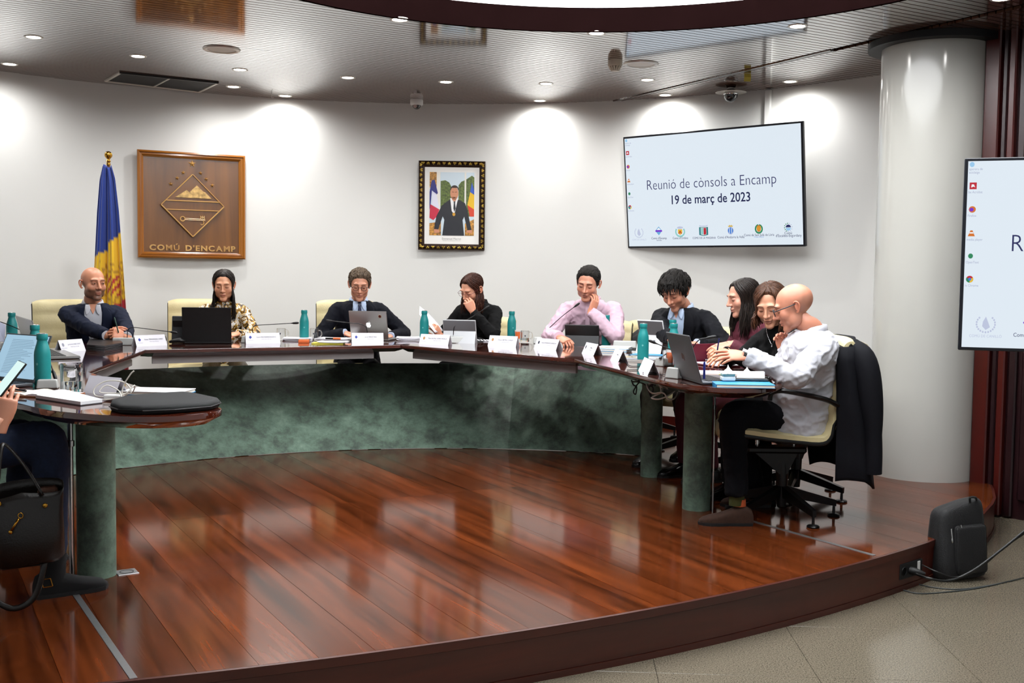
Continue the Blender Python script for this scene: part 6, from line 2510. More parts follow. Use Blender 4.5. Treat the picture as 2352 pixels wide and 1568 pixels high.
m_card = mat('white_name_card', '#e9e7ef', rough=0.55)
m_ink = mat('dark_print', '#3a3d4a', rough=0.6)
m_inkl = mat('pale_grey_print', '#9a9cab', rough=0.6)
m_inkb = mat('blue_print', '#2c3f9c', rough=0.6)
m_teal = mat('teal_powder_coat', '#0f7d7d', rough=0.45, var=0.06, vscale=30, bump=0.05, bscale=700)
m_steel = mat('brushed_steel', '#b9b9b6', rough=0.25, metal=1.0)
m_glass = mat('clear_glass', '#ffffff', rough=0.01, trans=1.0, ior=1.46)
m_water = mat('water', '#f4fbff', rough=0.0, trans=1.0, ior=1.33)
m_silver = mat('silver_laptop_aluminium', '#a8a6a4', rough=0.3, metal=0.85)
m_dgrey = mat('dark_grey_laptop', '#5d5f63', rough=0.4, metal=0.6)
m_lblack = mat('black_laptop_shell', '#0b0b0c', rough=0.45)
m_key = mat('laptop_keys', '#17181a', rough=0.5)
m_unit = mat('grey_conference_unit', '#b4b5b2', rough=0.4, metal=0.3)
m_blue = mat('cyan_blue_book_cover', '#2a86bd', rough=0.4)
m_pages = mat('book_pages', '#e9e4d6', rough=0.7)
m_orange = mat('orange_paper', '#e8703a', rough=0.6)
m_wcable = mat('white_cable_rubber', '#cfcac0', rough=0.5)
m_bcable = mat('black_cable_rubber', '#0a0a0a', rough=0.45)


# ---- folded name cards
def name_card(A, B, label, lines=None, logo=None, h=0.075, dep=0.066, ink=m_ink):
    """tent card whose front foot runs from A (left) to B (right)"""
    d = (B - A)
    d.z = 0
    L_ = d.length
    M = frame(A, d)                               # local x along the card, y away from the viewer
    t = thing('name_card', label, 'name card', M, 'folded white name cards on the council table')
    q = MB()
    vs = [(0, 0, 0), (L_, 0, 0), (L_, dep / 2, h), (0, dep / 2, h), (L_, dep, 0), (0, dep, 0)]
    q.add(vs, [(0, 1, 2, 3), (3, 2, 4, 5)])
    o = q.build('folded_card', m_card, t)
    o.modifiers.new('thick', 'SOLIDIFY').thickness = 0.0007
    n = Vector((0, -h, dep / 2)).normalized()
    F = Matrix.Translation((L_ / 2, dep / 4, h / 2)) @ Matrix.Rotation(-math.atan2(dep / 2, h), 4, 'X') @ Matrix.Translation((0, -0.0012, 0))
    if lines:
        text(lines[0], 0.0135, ink, t, None, M=F @ Matrix.Translation((L_ * 0.10, 0, 0.008)), depth=0.0001, sx=0.9)
        if len(lines) > 1:
            text(lines[1], 0.008, m_inkl, t, None, M=F @ Matrix.Translation((L_ * 0.10, 0, -0.008)), depth=0.0001, sx=0.9)
        text(lines[2] if len(lines) > 2 else 'Comú', 0.006, m_inkl, t, None, M=F @ Matrix.Translation((-L_ * 0.36, 0, -0.016)), depth=0.0001)
    if logo:
        q = MB()
        if logo == 'diamond':
            q.add([(0, 0, 0.013), (-0.011, 0, 0), (0, 0, -0.013), (0.011, 0, 0)], [(0, 1, 2, 3)])
        else:
            q.add([(0.009 * math.cos(a), 0, 0.012 * math.sin(a)) for a in np.linspace(0, 2 * pi, 12, endpoint=False)], [tuple(range(12))])
        q.build('printed_emblem', {'diamond': m_inkb, 'crest': mat('crest_print', '#b98a5a', rough=0.6), 'pale': m_inkl, 'drop': m_ink}[logo], t, M=F @ Matrix.Translation((-L_ * 0.36, -0.0002, 0.008)))
    return t


name_card(T(142.7, 809.2), T(197.4, 804.8), 'name card beside the black portfolio at the table corner', ['Jordi ALCOBÉ FONT', 'Cònsol major de Canillo', 'COMÚ DE CANILLO'], 'pale', ink=m_inkl)
name_card(T(314, 796), T(384.1, 792.7), 'name card in front of the bald bearded man', ['Xavier FERNÁNDEZ CAIRÓ', 'Cònsol major d’Encamp', "Comú d'Encamp"], 'diamond')
name_card(T(564.9, 789), T(644, 788), 'name card between black laptop and glass mug', ['Laura MAS BARRIONUEVO', 'Cònsol menor d’Encamp', "Comú d'Encamp"], 'diamond')
name_card(T(808.2, 788), T(881.1, 788), 'name card in front of the laptop with the fruit logo', ['Jordi PÉREZ MAS', 'Secretari general', "Comú d'Encamp"], 'diamond')
name_card(T(961.9, 790), T(1028.9, 793), 'name card in front of the woman in black jacket', ['Maria del Mar COMA PADILLA', 'Cònsol major d’Ordino', "Comú d'Ordino"], 'crest')
name_card(T(1120, 793.5), T(1184.4, 796.5), 'name card in front of the bottle beside the orange cup', ['Eduard BETRIU LOAIZA', 'Cònsol menor d’Ordino', "Comú d'Ordino"], 'crest')
name_card(T(1226, 800), T(1276.6, 804.6), 'name card in front of the man in pink shirt', ['Sergi GONZÁLEZ CAMACHO', 'Cònsol major', 'Comú'], 'drop')
name_card(T(1335.9, 810.9), T(1362.8, 817), 'name card at the table corner before the blue books', ['Mònica', 'Cònsol menor'], 'drop')
name_card(T(1401.4, 826.7), T(1418.5, 834), 'narrow-looking name card next to the corner one, by the spiral notebook', ['Andorra'], None)
name_card(T(1466, 850.5), T(1487, 862.5), 'name card seen edge-on before the bottle on the right wing', None, None)
name_card(T(191, 900.6), T(264, 908), 'blank-backed name card among white cables in the foreground', None, None, h=0.07)


# ---- teal bottles
def make_bottle():
    t = thing('water_bottle', 'x', 'bottle')
    q = MB()
    q.lathe([(0.0, 0.0), (0.031, 0.0), (0.0345, 0.004), (0.0350, 0.03), (0.0350, 0.135), (0.0335, 0.152), (0.0285, 0.172), (0.0235, 0.188), (0.0212, 0.200), (0.0212, 0.204), (0.0, 0.204)], n=32)
    q.build('bottle_body', m_teal, t, smooth=40)
    q = MB()
    q.lathe([(0.0, 0.2035), (0.0225, 0.2035), (0.0238, 0.206), (0.0238, 0.226), (0.0225, 0.2295), (0.0195, 0.2295)], n=32)
    cp = q.build('cap', m_teal, t, smooth=40)
    q = MB()
    q.lathe([(0.0, 0.2325), (0.017, 0.2325), (0.0205, 0.2305), (0.0205, 0.2290), (0.0, 0.2290)], n=32)
    q.build('steel_disc', m_steel, cp, smooth=40)
    q = MB()
    q.add([(0, -0.0352, 0.105), (-0.006, -0.0350, 0.098), (0, -0.0352, 0.091), (0.006, -0.0350, 0.098)], [(0, 1, 2, 3)])
    q.build('printed_mark', mat('pale_teal_print', '#6fb0ae', rough=0.5), t)
    return t


b0 = make_bottle()
bott = [(26, 798, 'on the left wing beside the silver laptop'), (79, 849, 'hidden behind the lit laptop screen, only its cap showing'), (95.5, 886, 'largest, in the foreground beside the glass mug of water'),
        (698, 779, 'between the two glass mugs left of the man in dark suit'), (974, 779, 'beside the sheet of the woman in black jacket'), (1175, 779, 'beside the orange cup left of the man in pink shirt'),
        (1392.5, 794, 'right of the black tablet of the man in pink shirt'), (1477, 829, 'on the right wing before the white tablet'), (1544.5, 812, 'rear one of two standing close together on the right wing'), (1547, 828, 'front one of two standing close together, behind the grey laptop')]
for i, (x, y, lab) in enumerate(bott):
    o = b0 if i == 0 else copy_tree(b0)
    p_ = T(x, y)
    if y < 782:                                   # keep the far ones on the table top
        p_ = T(x, y + 1.5)
    o.matrix_world = TR(p_.x, p_.y + 0.012, TZ, random.uniform(-0.5, 0.5))
    o['label'] = 'teal steel water bottle ' + lab
    o['group'] = 'teal water bottles on the council table'


# ---- glass mugs
def mug(x, y, label, h=0.085, r=0.034, handle=0.0, water=None, logo=True):
    p_ = T(x, y)
    t = thing('glass_mug', label, 'mug', TR(p_.x, p_.y + r, TZ, handle), 'clear glass mugs on the council table')
    q = MB()
    q.lathe([(0.0, 0.0), (r * 0.96, 0.0), (r, 0.004), (r, h - 0.001), (r - 0.0012, h), (r - 0.003, h - 0.001), (r - 0.003, 0.012), (0.0, 0.010)], n=32)
    q.build('glass_body', m_glass, t, smooth=40)
    q = MB()
    q.tube(spline([(r - 0.002, 0, h * 0.85), (r + 0.014, 0, h * 0.83), (r + 0.023, 0, h * 0.55), (r + 0.016, 0, h * 0.28), (r - 0.002, 0, h * 0.2)], 16), 0.0042, n=8)
    q.build('handle', m_glass, t, smooth=True)
    if water:
        q = MB()
        q.lathe([(0.0, 0.0105), (r - 0.0035, 0.0125), (r - 0.0035, water), (0.0, water)], n=32)
        q.build('water', m_water, t, smooth=40)
    if logo:
        q = MB()
        q.add([(-0.006, -r - 0.0004, h * 0.62), (0.006, -r - 0.0004, h * 0.62), (0.004, -r - 0.0004, h * 0.5), (0, -r - 0.0004, h * 0.45), (-0.004, -r - 0.0004, h * 0.5)], [(0, 1, 2, 3, 4)])
        q.build('printed_crest', m_ink, t, M=Matrix.Rotation(-handle, 4, 'Z'))
    return t


mug(231, 786, 'glass mug in front of the bald bearded man')
mug(643.5, 780, 'glass mug right of the name card beside the black laptop')
mug(720, 780, 'glass mug between teal bottle and man in dark suit')
mug(155, 901, 'large foreground glass mug holding some water', r=0.045, h=0.118, handle=-0.9, water=0.045, logo=False)
mug(1206, 785, 'glass mug right of the orange cup', water=0.03)
mug(1412, 785, 'glass mug right of the bottle of the man in pink shirt')
mug(1537, 843, 'tall glass holding an orange cup behind the grey laptop', h=0.095, logo=False)
mug(7, 805, 'glass cut by the left picture edge', logo=False)
# orange paper cups
for x, y, lab in ((1190, 781.5, 'orange and white paper cup beside the teal bottle'), (1540, 842, 'orange and white paper cup inside the glass on the right wing')):
    p_ = T(x, y)
    t = thing('paper_cup', lab, 'cup', TR(p_.x, p_.y + 0.03, TZ + (0.0125 if x > 1500 else 0)))
    q = MB()
    q.lathe([(0.0, 0.0), (0.021, 0.0), (0.0295 if x < 1500 else 0.026, 0.082), (0.0285 if x < 1500 else 0.025, 0.082), (0.020, 0.003), (0.0, 0.003)], n=28)
    q.build('cup_body', m_white, t, smooth=40)
    q = MB()
    q.lathe([(0.0226, 0.012), (0.0282 if x < 1500 else 0.0255, 0.070)], n=28, a0=-2.6, a1=-0.9)
    q.lathe([(0.0226, 0.012), (0.0282 if x < 1500 else 0.0255, 0.070)], n=28, a0=0.5, a1=2.0)
    q.build('orange_band', m_orange, t, smooth=40)


# ---- laptops and tablets
def laptop(hA, hB, label, lid_h, open_, m_shell, base_d=0.23, screen=None, back_logo=None, name='laptop', towards=1):
    """hinge from hA to hB on the table; towards=+1: user on the far side (we see the lid back)"""
    d = hB - hA
    d.z = 0
    w = d.length
    M = frame(hA, d)                              # x along hinge, y = away from camera side of that direction
    t = thing(name, label, name.replace('_', ' ').replace('laptop computer', 'laptop'), M)
    s = towards
    q = MB()
    q.box((w / 2, s * base_d / 2, 0.0085), (w, base_d, 0.014), bev=0.003)
    q.build('base', m_shell, t)
    q = MB()
    q.box((w / 2, s * base_d * 0.40, 0.0160), (w * 0.88, base_d * 0.48, 0.0012))
    kb = q.build('keyboard', m_key, t)
    for r in range(5):
        for c in range(12):
            q = MB()
            q.box((w * (0.09 + 0.0747 * c), s * base_d * (0.20 + 0.10 * r), 0.0172), (w * 0.062, base_d * 0.078, 0.0016))
            q.build('key', m_key, kb)
    # lid: rotates about the hinge; open_ is lean from vertical away from the user
    L = Matrix.Translation((0, 0, 0.014)) @ Matrix.Rotation(s * open_, 4, 'X')
    q = MB()
    q.box((w / 2, -s * 0.003, lid_h / 2), (w, 0.007, lid_h), bev=0.003)
    lid = q.build('lid', m_shell, t, M=L)
    q = MB()
    q.box((w / 2, s * 0.0012, lid_h / 2 + 0.004), (w * 0.95, 0.001, lid_h * 0.90))
    q.build('screen', screen or m_lblack, lid)
    return t, lid, w


# grey laptop of the bald man in white shirt
A_, B_ = T(1559, 868), T(1613.5, 884)
t, lid, w = laptop(A_, B_, 'grey laptop on the right wing before the bald man in white shirt', 0.235, 0.30, m_dgrey, towards=1, name='laptop_computer')
q = MB()
q.tube([(w / 2 - 0.016, -0.0068, 0.105), (w / 2 - 0.010, -0.0068, 0.135)], 0.0012, n=4)
q.tube([(w / 2 - 0.002, -0.0068, 0.105), (w / 2 + 0.006, -0.0068, 0.135)], 0.0012, n=4)
q.tube([(w / 2 + 0.010, -0.0068, 0.098), (w / 2 + 0.018, -0.0068, 0.128)], 0.0012, n=4)
q.build('lid_logo', m_silver, lid)
# black laptop of the woman in print blouse
t, lid, w = laptop(T(419.6, 789), T(532, 789), 'big black laptop hiding the woman in print blouse', 0.255, 0.22, m_lblack, towards=1, name='laptop_computer')
# laptop with the fruit logo
t, lid, w = laptop(T(807, 781), T(893, 783), 'aluminium laptop with white fruit logo before the man in dark suit', 0.228, 0.30, m_silver, towards=1, name='laptop_computer')
lg = MB()
ap = [(0.0, -0.020), (0.008, -0.022), (0.016, -0.012), (0.0185, -0.002), (0.013, 0.002), (0.012, 0.008), (0.016, 0.013), (0.010, 0.017), (0.003, 0.014), (0.0, 0.0145), (-0.006, 0.017), (-0.014, 0.013), (-0.0175, 0.004), (-0.016, -0.008), (-0.009, -0.021)]
lg.add([(w / 2 + a * 1.05, -0.0070, 0.118 + b * 1.05) for a, b in ap], [tuple(range(len(ap)))])
lg.add([(w / 2 + 0.001, -0.0070, 0.136), (w / 2 + 0.009, -0.0070, 0.146), (w / 2 + 0.007, -0.0070, 0.138)], [(0, 1, 2)])
lg.build('fruit_logo', em('lidlogo', '#f2f6fa', 1.0), lid)
q = MB()
q.lathe([(0.0, 0.0), (0.015, 0.0)], n=20, M=Matrix.Translation((w * 0.82, -0.0070, 0.187)) @ Matrix.Rotation(pi / 2, 4, 'X'))
stk = q.build('round_sticker', mat('cream_sticker', '#d9cdb0', rough=0.4), lid)
q = MB()
q.lathe([(0.0, 0.0), (0.011, 0.0)], n=20, M=Matrix.Translation((w * 0.82, -0.0073, 0.187)) @ Matrix.Rotation(pi / 2, 4, 'X'))
q.build('sticker_print', mat('dark_red_print', '#6d1f1a', rough=0.4), stk)
# silver laptop at the far left, lid back turned to us
t, lid, w = laptop(T(60, 806), T(100, 826), 'silver laptop with small sticker at the left, lid turned to us', 0.22, 0.25, m_silver, towards=1, name='laptop_computer', base_d=0.2)
q = MB()
q.lathe([(0.0, 0.0), (0.011, 0.0)], n=18, M=Matrix.Translation((w * 0.66, -0.0070, 0.085)) @ Matrix.Rotation(pi / 2, 4, 'X'))
q.build('round_sticker', mat('red_sticker', '#8e2a22', rough=0.4), lid)
# laptop with lit document in the left foreground
doc = em('document', '#a5c9e0', 0.62)
t, lid, w = laptop(T(-25, 876), T(77, 887), 'slim laptop showing a pale blue document in the left foreground', 0.225, 0.42, m_dgrey, towards=-1, name='laptop_computer', base_d=0.16, screen=doc)
dl = em('document_lines', '#7f9fb5', 0.55)
random.seed(5)
for k in range(22):
    q = MB()
    wl = random.uniform(0.3, 0.55) * w
    q.box((w * 0.2 + wl / 2, -0.0020, 0.195 - 0.0075 * k), (wl, 0.0006, 0.0022))
    q.build('document_line', dl, lid)


def tablet(A, B, label, h, m_up, m_low, lean=0.30, split=0.5, rim=None, logo=None):
    """propped tablet seen from behind with its kickstand plate"""
    d = B - A
    d.z = 0
    w = d.length
    t = thing('tablet_computer', label, 'tablet', frame(A, d))
    L = Matrix.Rotation(lean, 4, 'X')
    q = MB()
    q.box((w / 2, 0, h / 2), (w, 0.009, h), bev=0.0025)
    sl_ = q.build('slab', rim or m_up, t, M=L)
    q = MB()
    q.box((w / 2, -0.0052, h * (1 + split) / 2 - 0.002), (w * 0.965, 0.0012, h * (1 - split) - 0.008))
    q.build('upper_back', m_up, sl_)
    # kickstand plate swings out towards us
    L2 = Matrix.Translation((0, 0, 0)) @ L @ Matrix.Translation((0, -0.005, h * split)) @ Matrix.Rotation(pi - 0.62, 4, 'X')
    q = MB()
    kh = h * split * 1.02
    q.box((w / 2, 0, kh / 2), (w * 0.985, 0.003, kh))
    ks = q.build('kickstand', m_low, t, M=L2)
    if logo:
        for i in (0, 1):
            for j in (0, 1):
                q = MB()
                q.box((w * logo[0] + i * 0.0095, 0.0022 + 0.0, kh * logo[1] + j * 0.0115), (0.008, 0.0006, 0.0100))
                q.build('logo_square', logo[2], ks)
    # keyboard cover flat on the far side
    q = MB()
    q.box((w / 2, 0.10, 0.003), (w, 0.20, 0.006), bev=0.002)
    q.build('keyboard_cover', m_key, t)
    return t


m_tabg = mat('grey_tablet_back', '#7d7f82', rough=0.35, metal=0.6)
m_tabl = mat('light_tablet_plate', '#c9cbce', rough=0.35, metal=0.3)
m_tabw = mat('white_tablet_plate', '#e6e7ea', rough=0.4)
tablet(T(1021, 786), T(1096, 788), 'grey tablet propped up before the woman in black jacket', 0.185, m_tabg, m_tabl, rim=m_tabl, split=0.52)
tablet(T(1299, 793), T(1377, 795), 'black tablet with window logo before the man in pink shirt', 0.165, m_lblack, mat('charcoal_plate', '#2a2b2d', rough=0.6), split=0.5)
tablet(T(1476, 808), T(1534, 812), 'white tablet with window logo before the man in dark blazer', 0.235, m_tabg, m_tabw, rim=m_tabw, split=0.55, logo=(0.62, 0.30, m_ink))
# dark upright case next to the black laptop
p_ = T(386, 789)
t = thing('tablet_case', 'dark grey upright tablet case left of the big black laptop', 'tablet', frame(p_ + Vector((0, 0.08, 0)), (1, 0.05, 0)))
q = MB()
q.box((0.085, 0, 0.098), (0.17, 0.012, 0.195), bev=0.004)
q.build('case_back', mat('graphite_case', '#2b2d30', rough=0.6), t, M=Matrix.Rotation(-0.12, 4, 'X'))
q = MB()
q.box((0.085, 0.05, 0.098), (0.15, 0.006, 0.12), bev=0.002)
q.build('case_stand', m_blackmat, t, M=Matrix.Rotation(0.35, 4, 'X'))
p_ = T(404, 790)
q = MB()
q.tube([(-0.055, 0, 0.012), (-0.02, 0, 0.020), (0.02, 0, 0.026), (0.055, 0, 0.018)], [0.010, 0.020, 0.022, 0.010], n=12, ry=[0.008, 0.015, 0.018, 0.009])
tag(q.build('computer_mouse', m_lblack, M=TR(p_.x, p_.y + 0.03, TZ + 0.001, 0.2), smooth=True), 'black computer mouse in front of the big black laptop', 'mouse')


# ---- gooseneck microphones on conference units
def mic(base, yaw, neck, label, unit=(0.175, 0.10, 0.052), wide=True, head_r=0.0075):
    t = thing('conference_microphone', label, 'microphone', TR(base.x, base.y, TZ, yaw), 'gooseneck microphones on grey conference units')
    w, d, h = unit
    q = MB()
    q.add([(-w / 2, 0, 0), (w / 2, 0, 0), (w / 2, d, 0), (-w / 2, d, 0), (-w / 2 + 0.006, d * 0.10, h), (w / 2 - 0.006, d * 0.10, h), (w / 2 - 0.006, d * 0.42, h), (-w / 2 + 0.006, d * 0.42, h)],
          [(0, 3, 2, 1), (4, 5, 6, 7), (0, 1, 5, 4), (1, 2, 6, 5), (2, 3, 7, 6), (3, 0, 4, 7)])
    u = q.build('unit', m_unit, t)
    b_ = u.modifiers.new('b', 'BEVEL')
    b_.width = 0.006
    b_.segments = 3
    inv = t.matrix_world.inverted()
    pts = [inv @ p for p in neck]
    P_ = spline(pts, 28)
    q = MB()
    q.tube(P_, 0.0028, n=8)
    q.lathe([(0.010, 0.0), (0.010, 0.006), (0.005, 0.010)], n=12, M=Matrix.Translation(P_[0] - Vector((0, 0, 0.006))))
    q.build('gooseneck', m_black, t, smooth=40)
    dd = (P_[-1] - P_[-3]).normalized()
    q = MB()
    q.tube([P_[-1] - dd * 0.012, P_[-1] - dd * 0.002, P_[-1] + dd * 0.006, P_[-1] + dd * 0.030, P_[-1] + dd * 0.042, P_[-1] + dd * 0.047], [0.0035, 0.0045, head_r, head_r * 1.15, head_r * 0.95, head_r * 0.4], n=12)
    q.build('capsule', m_blackmat, t, smooth=40)
    return t


def up(p, z):
    return Vector((p.x, p.y, z))


def npx(*pts_):
    """neck points from photograph positions at a given depth into the room"""
    return [pd(*a) for a in pts_]


def mic_at(px, yaw, pts_, depth, label, **k):
    b_ = T(*px)
    s = pts_[0]
    p0 = pd(s[0], s[1], depth)
    p0.z = TZ + 0.050
    neck = [p0] + [pd(x, y, depth - 0.01 * i) for i, (x, y) in enumerate(pts_[1:])]
    return mic(b_, yaw, neck, label, **k)


mic_at((286, 793), 0.12, [(292, 774), (294, 758), (304, 752), (330, 754), (392, 762)], T(286, 793).y + 0.03, 'microphone before the bald bearded man, neck bent low to the right')
mic_at((580, 787.5), 0.0, [(581, 766), (581, 752), (590, 747), (620, 745), (672, 742)], T(580, 787.5).y + 0.03, 'microphone behind the name card between black laptop and bottle')
mic_at((843, 786), 0.0, [(844, 766), (841, 752), (828, 744), (800, 741), (763, 737)], T(843, 786).y + 0.03, 'microphone bent across the laptop with the fruit logo')
mic_at((1046, 788), -0.05, [(1041, 766), (1043, 752), (1052, 744), (1080, 730), (1112, 710)], T(1046, 788).y + 0.03, 'microphone before the grey tablet of the woman in black jacket')
mic_at((1250, 790), -0.2, [(1254, 772), (1258, 758), (1270, 745), (1295, 723), (1320, 704)], T(1250, 790).y + 0.03, 'microphone rising before the man in pink shirt')
mic_at((1434, 799), -0.25, [(1493, 797), (1496, 783), (1506, 769), (1540, 747), (1580, 728)], T(1470, 799).y + 0.05, 'microphone rising before the man in dark blazer')
mic_at((1514, 841), -0.9, [(1517, 824), (1530, 812), (1545, 806), (1525, 796), (1506, 788)], T(1514, 841).y, 'small microphone on the right wing beside two bottles', unit=(0.085, 0.085, 0.050))
mic_at((1541, 869), -0.9, [(1552, 850), (1572, 832), (1590, 800), (1605, 781), (1624, 776)], T(1541, 869).y + 0.06, 'microphone behind the grey laptop with short metal neck', unit=(0.09, 0.085, 0.055))
mic_at((108, 893), 0.3, [(118, 868), (112, 840), (113, 828), (118, 840), (122, 852)], T(108, 884).y + 0.12, 'microphone drooping behind the foreground bottle', unit=(0.09, 0.08, 0.04))
mic_at((-5, 800), 0.3, [(-20, 770), (-14, 740), (0, 739), (30, 750), (60, 764)], T(0, 800).y + 0.08, 'microphone entering at the left picture edge')


# ---- books, papers, folders
def book(c, size, yaw, label, cover, th=0.012, name='book', blocks=True, top=None):
    """c: centre on its support"""
    t = thing(name, label, name.replace('_', ' '), TR(c.x, c.y, c.z, yaw))
    w, d = size
    q = MB()
    q.box((0, 0, th / 2), (w - 0.006, d - 0.004, th - 0.003))
    q.build('pages', m_pages, t)
    for z in (0.001, th - 0.001):
        q = MB()
        q.box((0, 0, z), (w, d, 0.002))
        q.build('cover', (top if top and z > 0.002 else cover), t)
    q = MB()
    q.box((-w / 2, 0, th / 2), (0.002, d, th))
    q.build('spine', cover, t)
    return t


def at_z(p, z):
    return Vector((p.x, p.y, z))


m_bookwhite = mat('white_printed_cover', '#dfe3ea', rough=0.4, var=0.12, vscale=18, color2='#f3f3f6')
bk = T(1411, 806)
book(at_z(bk + Vector((0.0, 0.03, 0)), TZ + 0.0005), (0.22, 0.16), -0.35, 'lower of two blue-edged white booklets at the table corner', m_blue, 0.014, top=m_bookwhite)
book(at_z(bk + Vector((0.01, 0.04, 0)), TZ + 0.0155), (0.22, 0.16), -0.28, 'upper of two blue-edged white booklets at the table corner', m_blue, 0.014, top=m_bookwhite)
book(at_z(T(1500, 822), TZ + 0.012), (0.27, 0.13), -0.4, 'blue notebook under the white tablet', m_blue, 0.010)
book(at_z(T(1470, 828), TZ + 0.0005), (0.22, 0.16), -0.5, 'grey spiral notebook behind the teal bottle on the right wing', mat('grey_cover', '#77787c', rough=0.5), 0.010, name='spiral_notebook')
bk = T(1712, 890)
bb = book(at_z(bk + Vector((0.0, 0.055, 0)), TZ + 0.0005), (0.275, 0.17), -0.05, 'bright blue book at the tip of the right wing', m_blue, 0.016)
bk = T(343, 906)
book(at_z(bk + Vector((0.02, 0.05, 0)), TZ + 0.0005), (0.26, 0.17), -0.10, 'white booklet with blue edge behind the black sleeve', m_blue, 0.015, top=m_bookwhite)
# open notebook in the left foreground
p_ = T(92, 906)
t = thing('open_notebook', 'open white notebook with pen beside the foreground bottle', 'notebook', TR(p_.x, p_.y, TZ, -0.25))
q = MB()
q.box((0, 0, 0.003), (0.29, 0.19, 0.004))
q.build('cover', mat('tan_cover', '#a8673f', rough=0.5), t)
for s in (-1, 1):
    q = MB()
    vs = []
    for i in range(9):
        u = i / 8
        x = s * 0.14 * u
        z = 0.006 + 0.010 * math.sin(pi * min(1, u * 1.4 + 0.05)) * (1 - 0.5 * u)
        vs += [(x, -0.092, z), (x, 0.092, z), (x, 0.092, 0.005), (x, -0.092, 0.005)]
    q.add(vs, [(4 * i + k, 4 * i + (k + 1) % 4, 4 * i + 4 + (k + 1) % 4, 4 * i + 4 + k) for i in range(8) for k in range(4)] + [(0, 1, 2, 3), (32, 35, 34, 33)])
    q.build('page_block', m_pages if s < 0 else m_sheet, t, smooth=30)
q = MB()
q.tube([(-0.11, -0.03, 0.022), (-0.02, -0.06, 0.020)], 0.0045, n=8)
tag(q.build('writing_pen', m_lblack, M=TR(p_.x, p_.y, TZ, -0.25)), 'black pen lying on the open white notebook', 'pen')
# closed white laptop / tablet
P_ = [T(84, 914), T(143, 902), T(224, 925), T(183, 930)]
q = MB()
g = hull2([(p.x, p.y) for p in (T(82, 916), T(150, 903), T(235, 926), T(185, 932))])
q.prism(g, 0.004, 0.016)
wt = thing('closed_tablet', 'flat closed white tablet at the front edge of the near table', 'tablet', Matrix.Translation((0, 0, TZ)))
q.build('white_lid', m_tabw, wt)
q = MB()
q.prism(g, 0.0005, 0.004)
q.build('dark_base', m_dgrey, wt)
# black padded laptop sleeve
c4 = [T(250, 940), T(262, 920), T(430, 915), T(500, 930), T(470, 946), T(330, 950)]
sl_ = thing('laptop_sleeve', 'black zipped laptop sleeve on the rounded table end', 'sleeve', Matrix.Translation((0, 0, TZ)))
q = MB()
cx_ = sum((p for p in c4), Vector()) / 6
outl = [(p.x, p.y) for p in (T(255, 943), T(258, 935), T(285, 926), T(350, 920), T(425, 916), T(445, 918), T(500, 930), T(503, 935), T(480, 943), T(400, 950), T(330, 953), T(275, 950))]
rings = [(0.99, 0.002), (1.01, 0.008), (1.015, 0.016), (1.01, 0.024), (0.985, 0.030), (0.90, 0.033), (0.5, 0.034)]
vs = []
for k, z in rings:
    for i, p in enumerate(outl):
        vs.append((cx_.x + (p[0] - cx_.x) * k, cx_.y + (p[1] - cx_.y) * k, z + 0.003 * noise.noise((i * 0.9, z * 40, 0))))
n = len(outl)
fs = [(r * n + i, r * n + (i + 1) % n, (r + 1) * n + (i + 1) % n, (r + 1) * n + i) for r in range(len(rings) - 1) for i in range(n)]
fs += [tuple(range(n - 1, -1, -1)), tuple(range((len(rings) - 1) * n, len(rings) * n))]
q.add(vs, fs)
so = q.build('padded_body', mat('black_neoprene', '#0e0f10', rough=0.85, bump=0.1, bscale=300), sl_, smooth=True)
q = MB()
q.tube([(cx_.x + (p[0] - cx_.x) * 1.035, cx_.y + (p[1] - cx_.y) * 1.035, 0.016) for p in outl[6:] + outl[:1]], 0.0022, n=6)
q.build('zip', m_lblack, sl_)
zp = T(487, 934)
q = MB()
q.box((0, 0, 0.016), (0.03, 0.008, 0.002))
q.build('zip_tab', m_steel, sl_, M=Matrix.Translation((zp.x, zp.y - 0.012, 0)))
# white charger with tangled cable
ch = T(262, 920)
t = thing('phone_charger', 'white charger with tangled white cable beside the foreground name card', 'charger', TR(ch.x, ch.y, TZ, -0.15))
q = MB()
q.box((0.0, 0.0, 0.013), (0.075, 0.038, 0.024), bev=0.006, seg=2)
q.build('adapter', m_white, t)
q = MB()
random.seed(3)
q.tube(spline([(-0.03, 0, 0.012), (-0.075, -0.01, 0.02), (-0.08, 0.0, 0.05), (-0.04, 0.02, 0.075), (0.03, 0.03, 0.07), (0.06, 0.02, 0.03), (0.0, 0.0, 0.03), (-0.05, -0.02, 0.035), (-0.03, 0.0, 0.06), (0.02, 0.0, 0.04), (0.05, -0.02, 0.012), (0.10, 0.0, 0.012), (0.16, 0.02, 0.006)], 72), 0.0026, n=6)
q.tube(spline([(0.03, 0.0, 0.015), (0.035, 0.01, 0.06), (0.06, 0.02, 0.105), (0.072, 0.025, 0.118)], 16), 0.003, n=6)
q.tube(spline([(0.0, 0.03, 0.01), (0.05, 0.05, 0.03), (0.07, 0.03, 0.06), (0.05, 0.0, 0.03), (0.0, -0.02, 0.008), (-0.06, -0.03, 0.006)], 36), 0.0026, n=6)
q.build('cable', m_wcable, t, smooth=True)
# portfolio of the bald bearded man
pf = thing('black_portfolio', 'thick black leather portfolio beside the left name card', 'portfolio', TR(0, 0, TZ))
g = hull2([(p.x, p.y) for p in (T(199, 803), T(205, 790), T(272, 788), T(282, 798), T(240, 806))])
for z0, z1 in ((0.0005, 0.009), (0.011, 0.020), (0.022, 0.034)):
    q = MB()
    q.prism(g, z0, z1)
    q.build('leather_layer', mat('black_leather', '#141314', rough=0.35, bump=0.15, bscale=120) if z0 < 0.001 else pf.children[0].data.materials[0], pf)


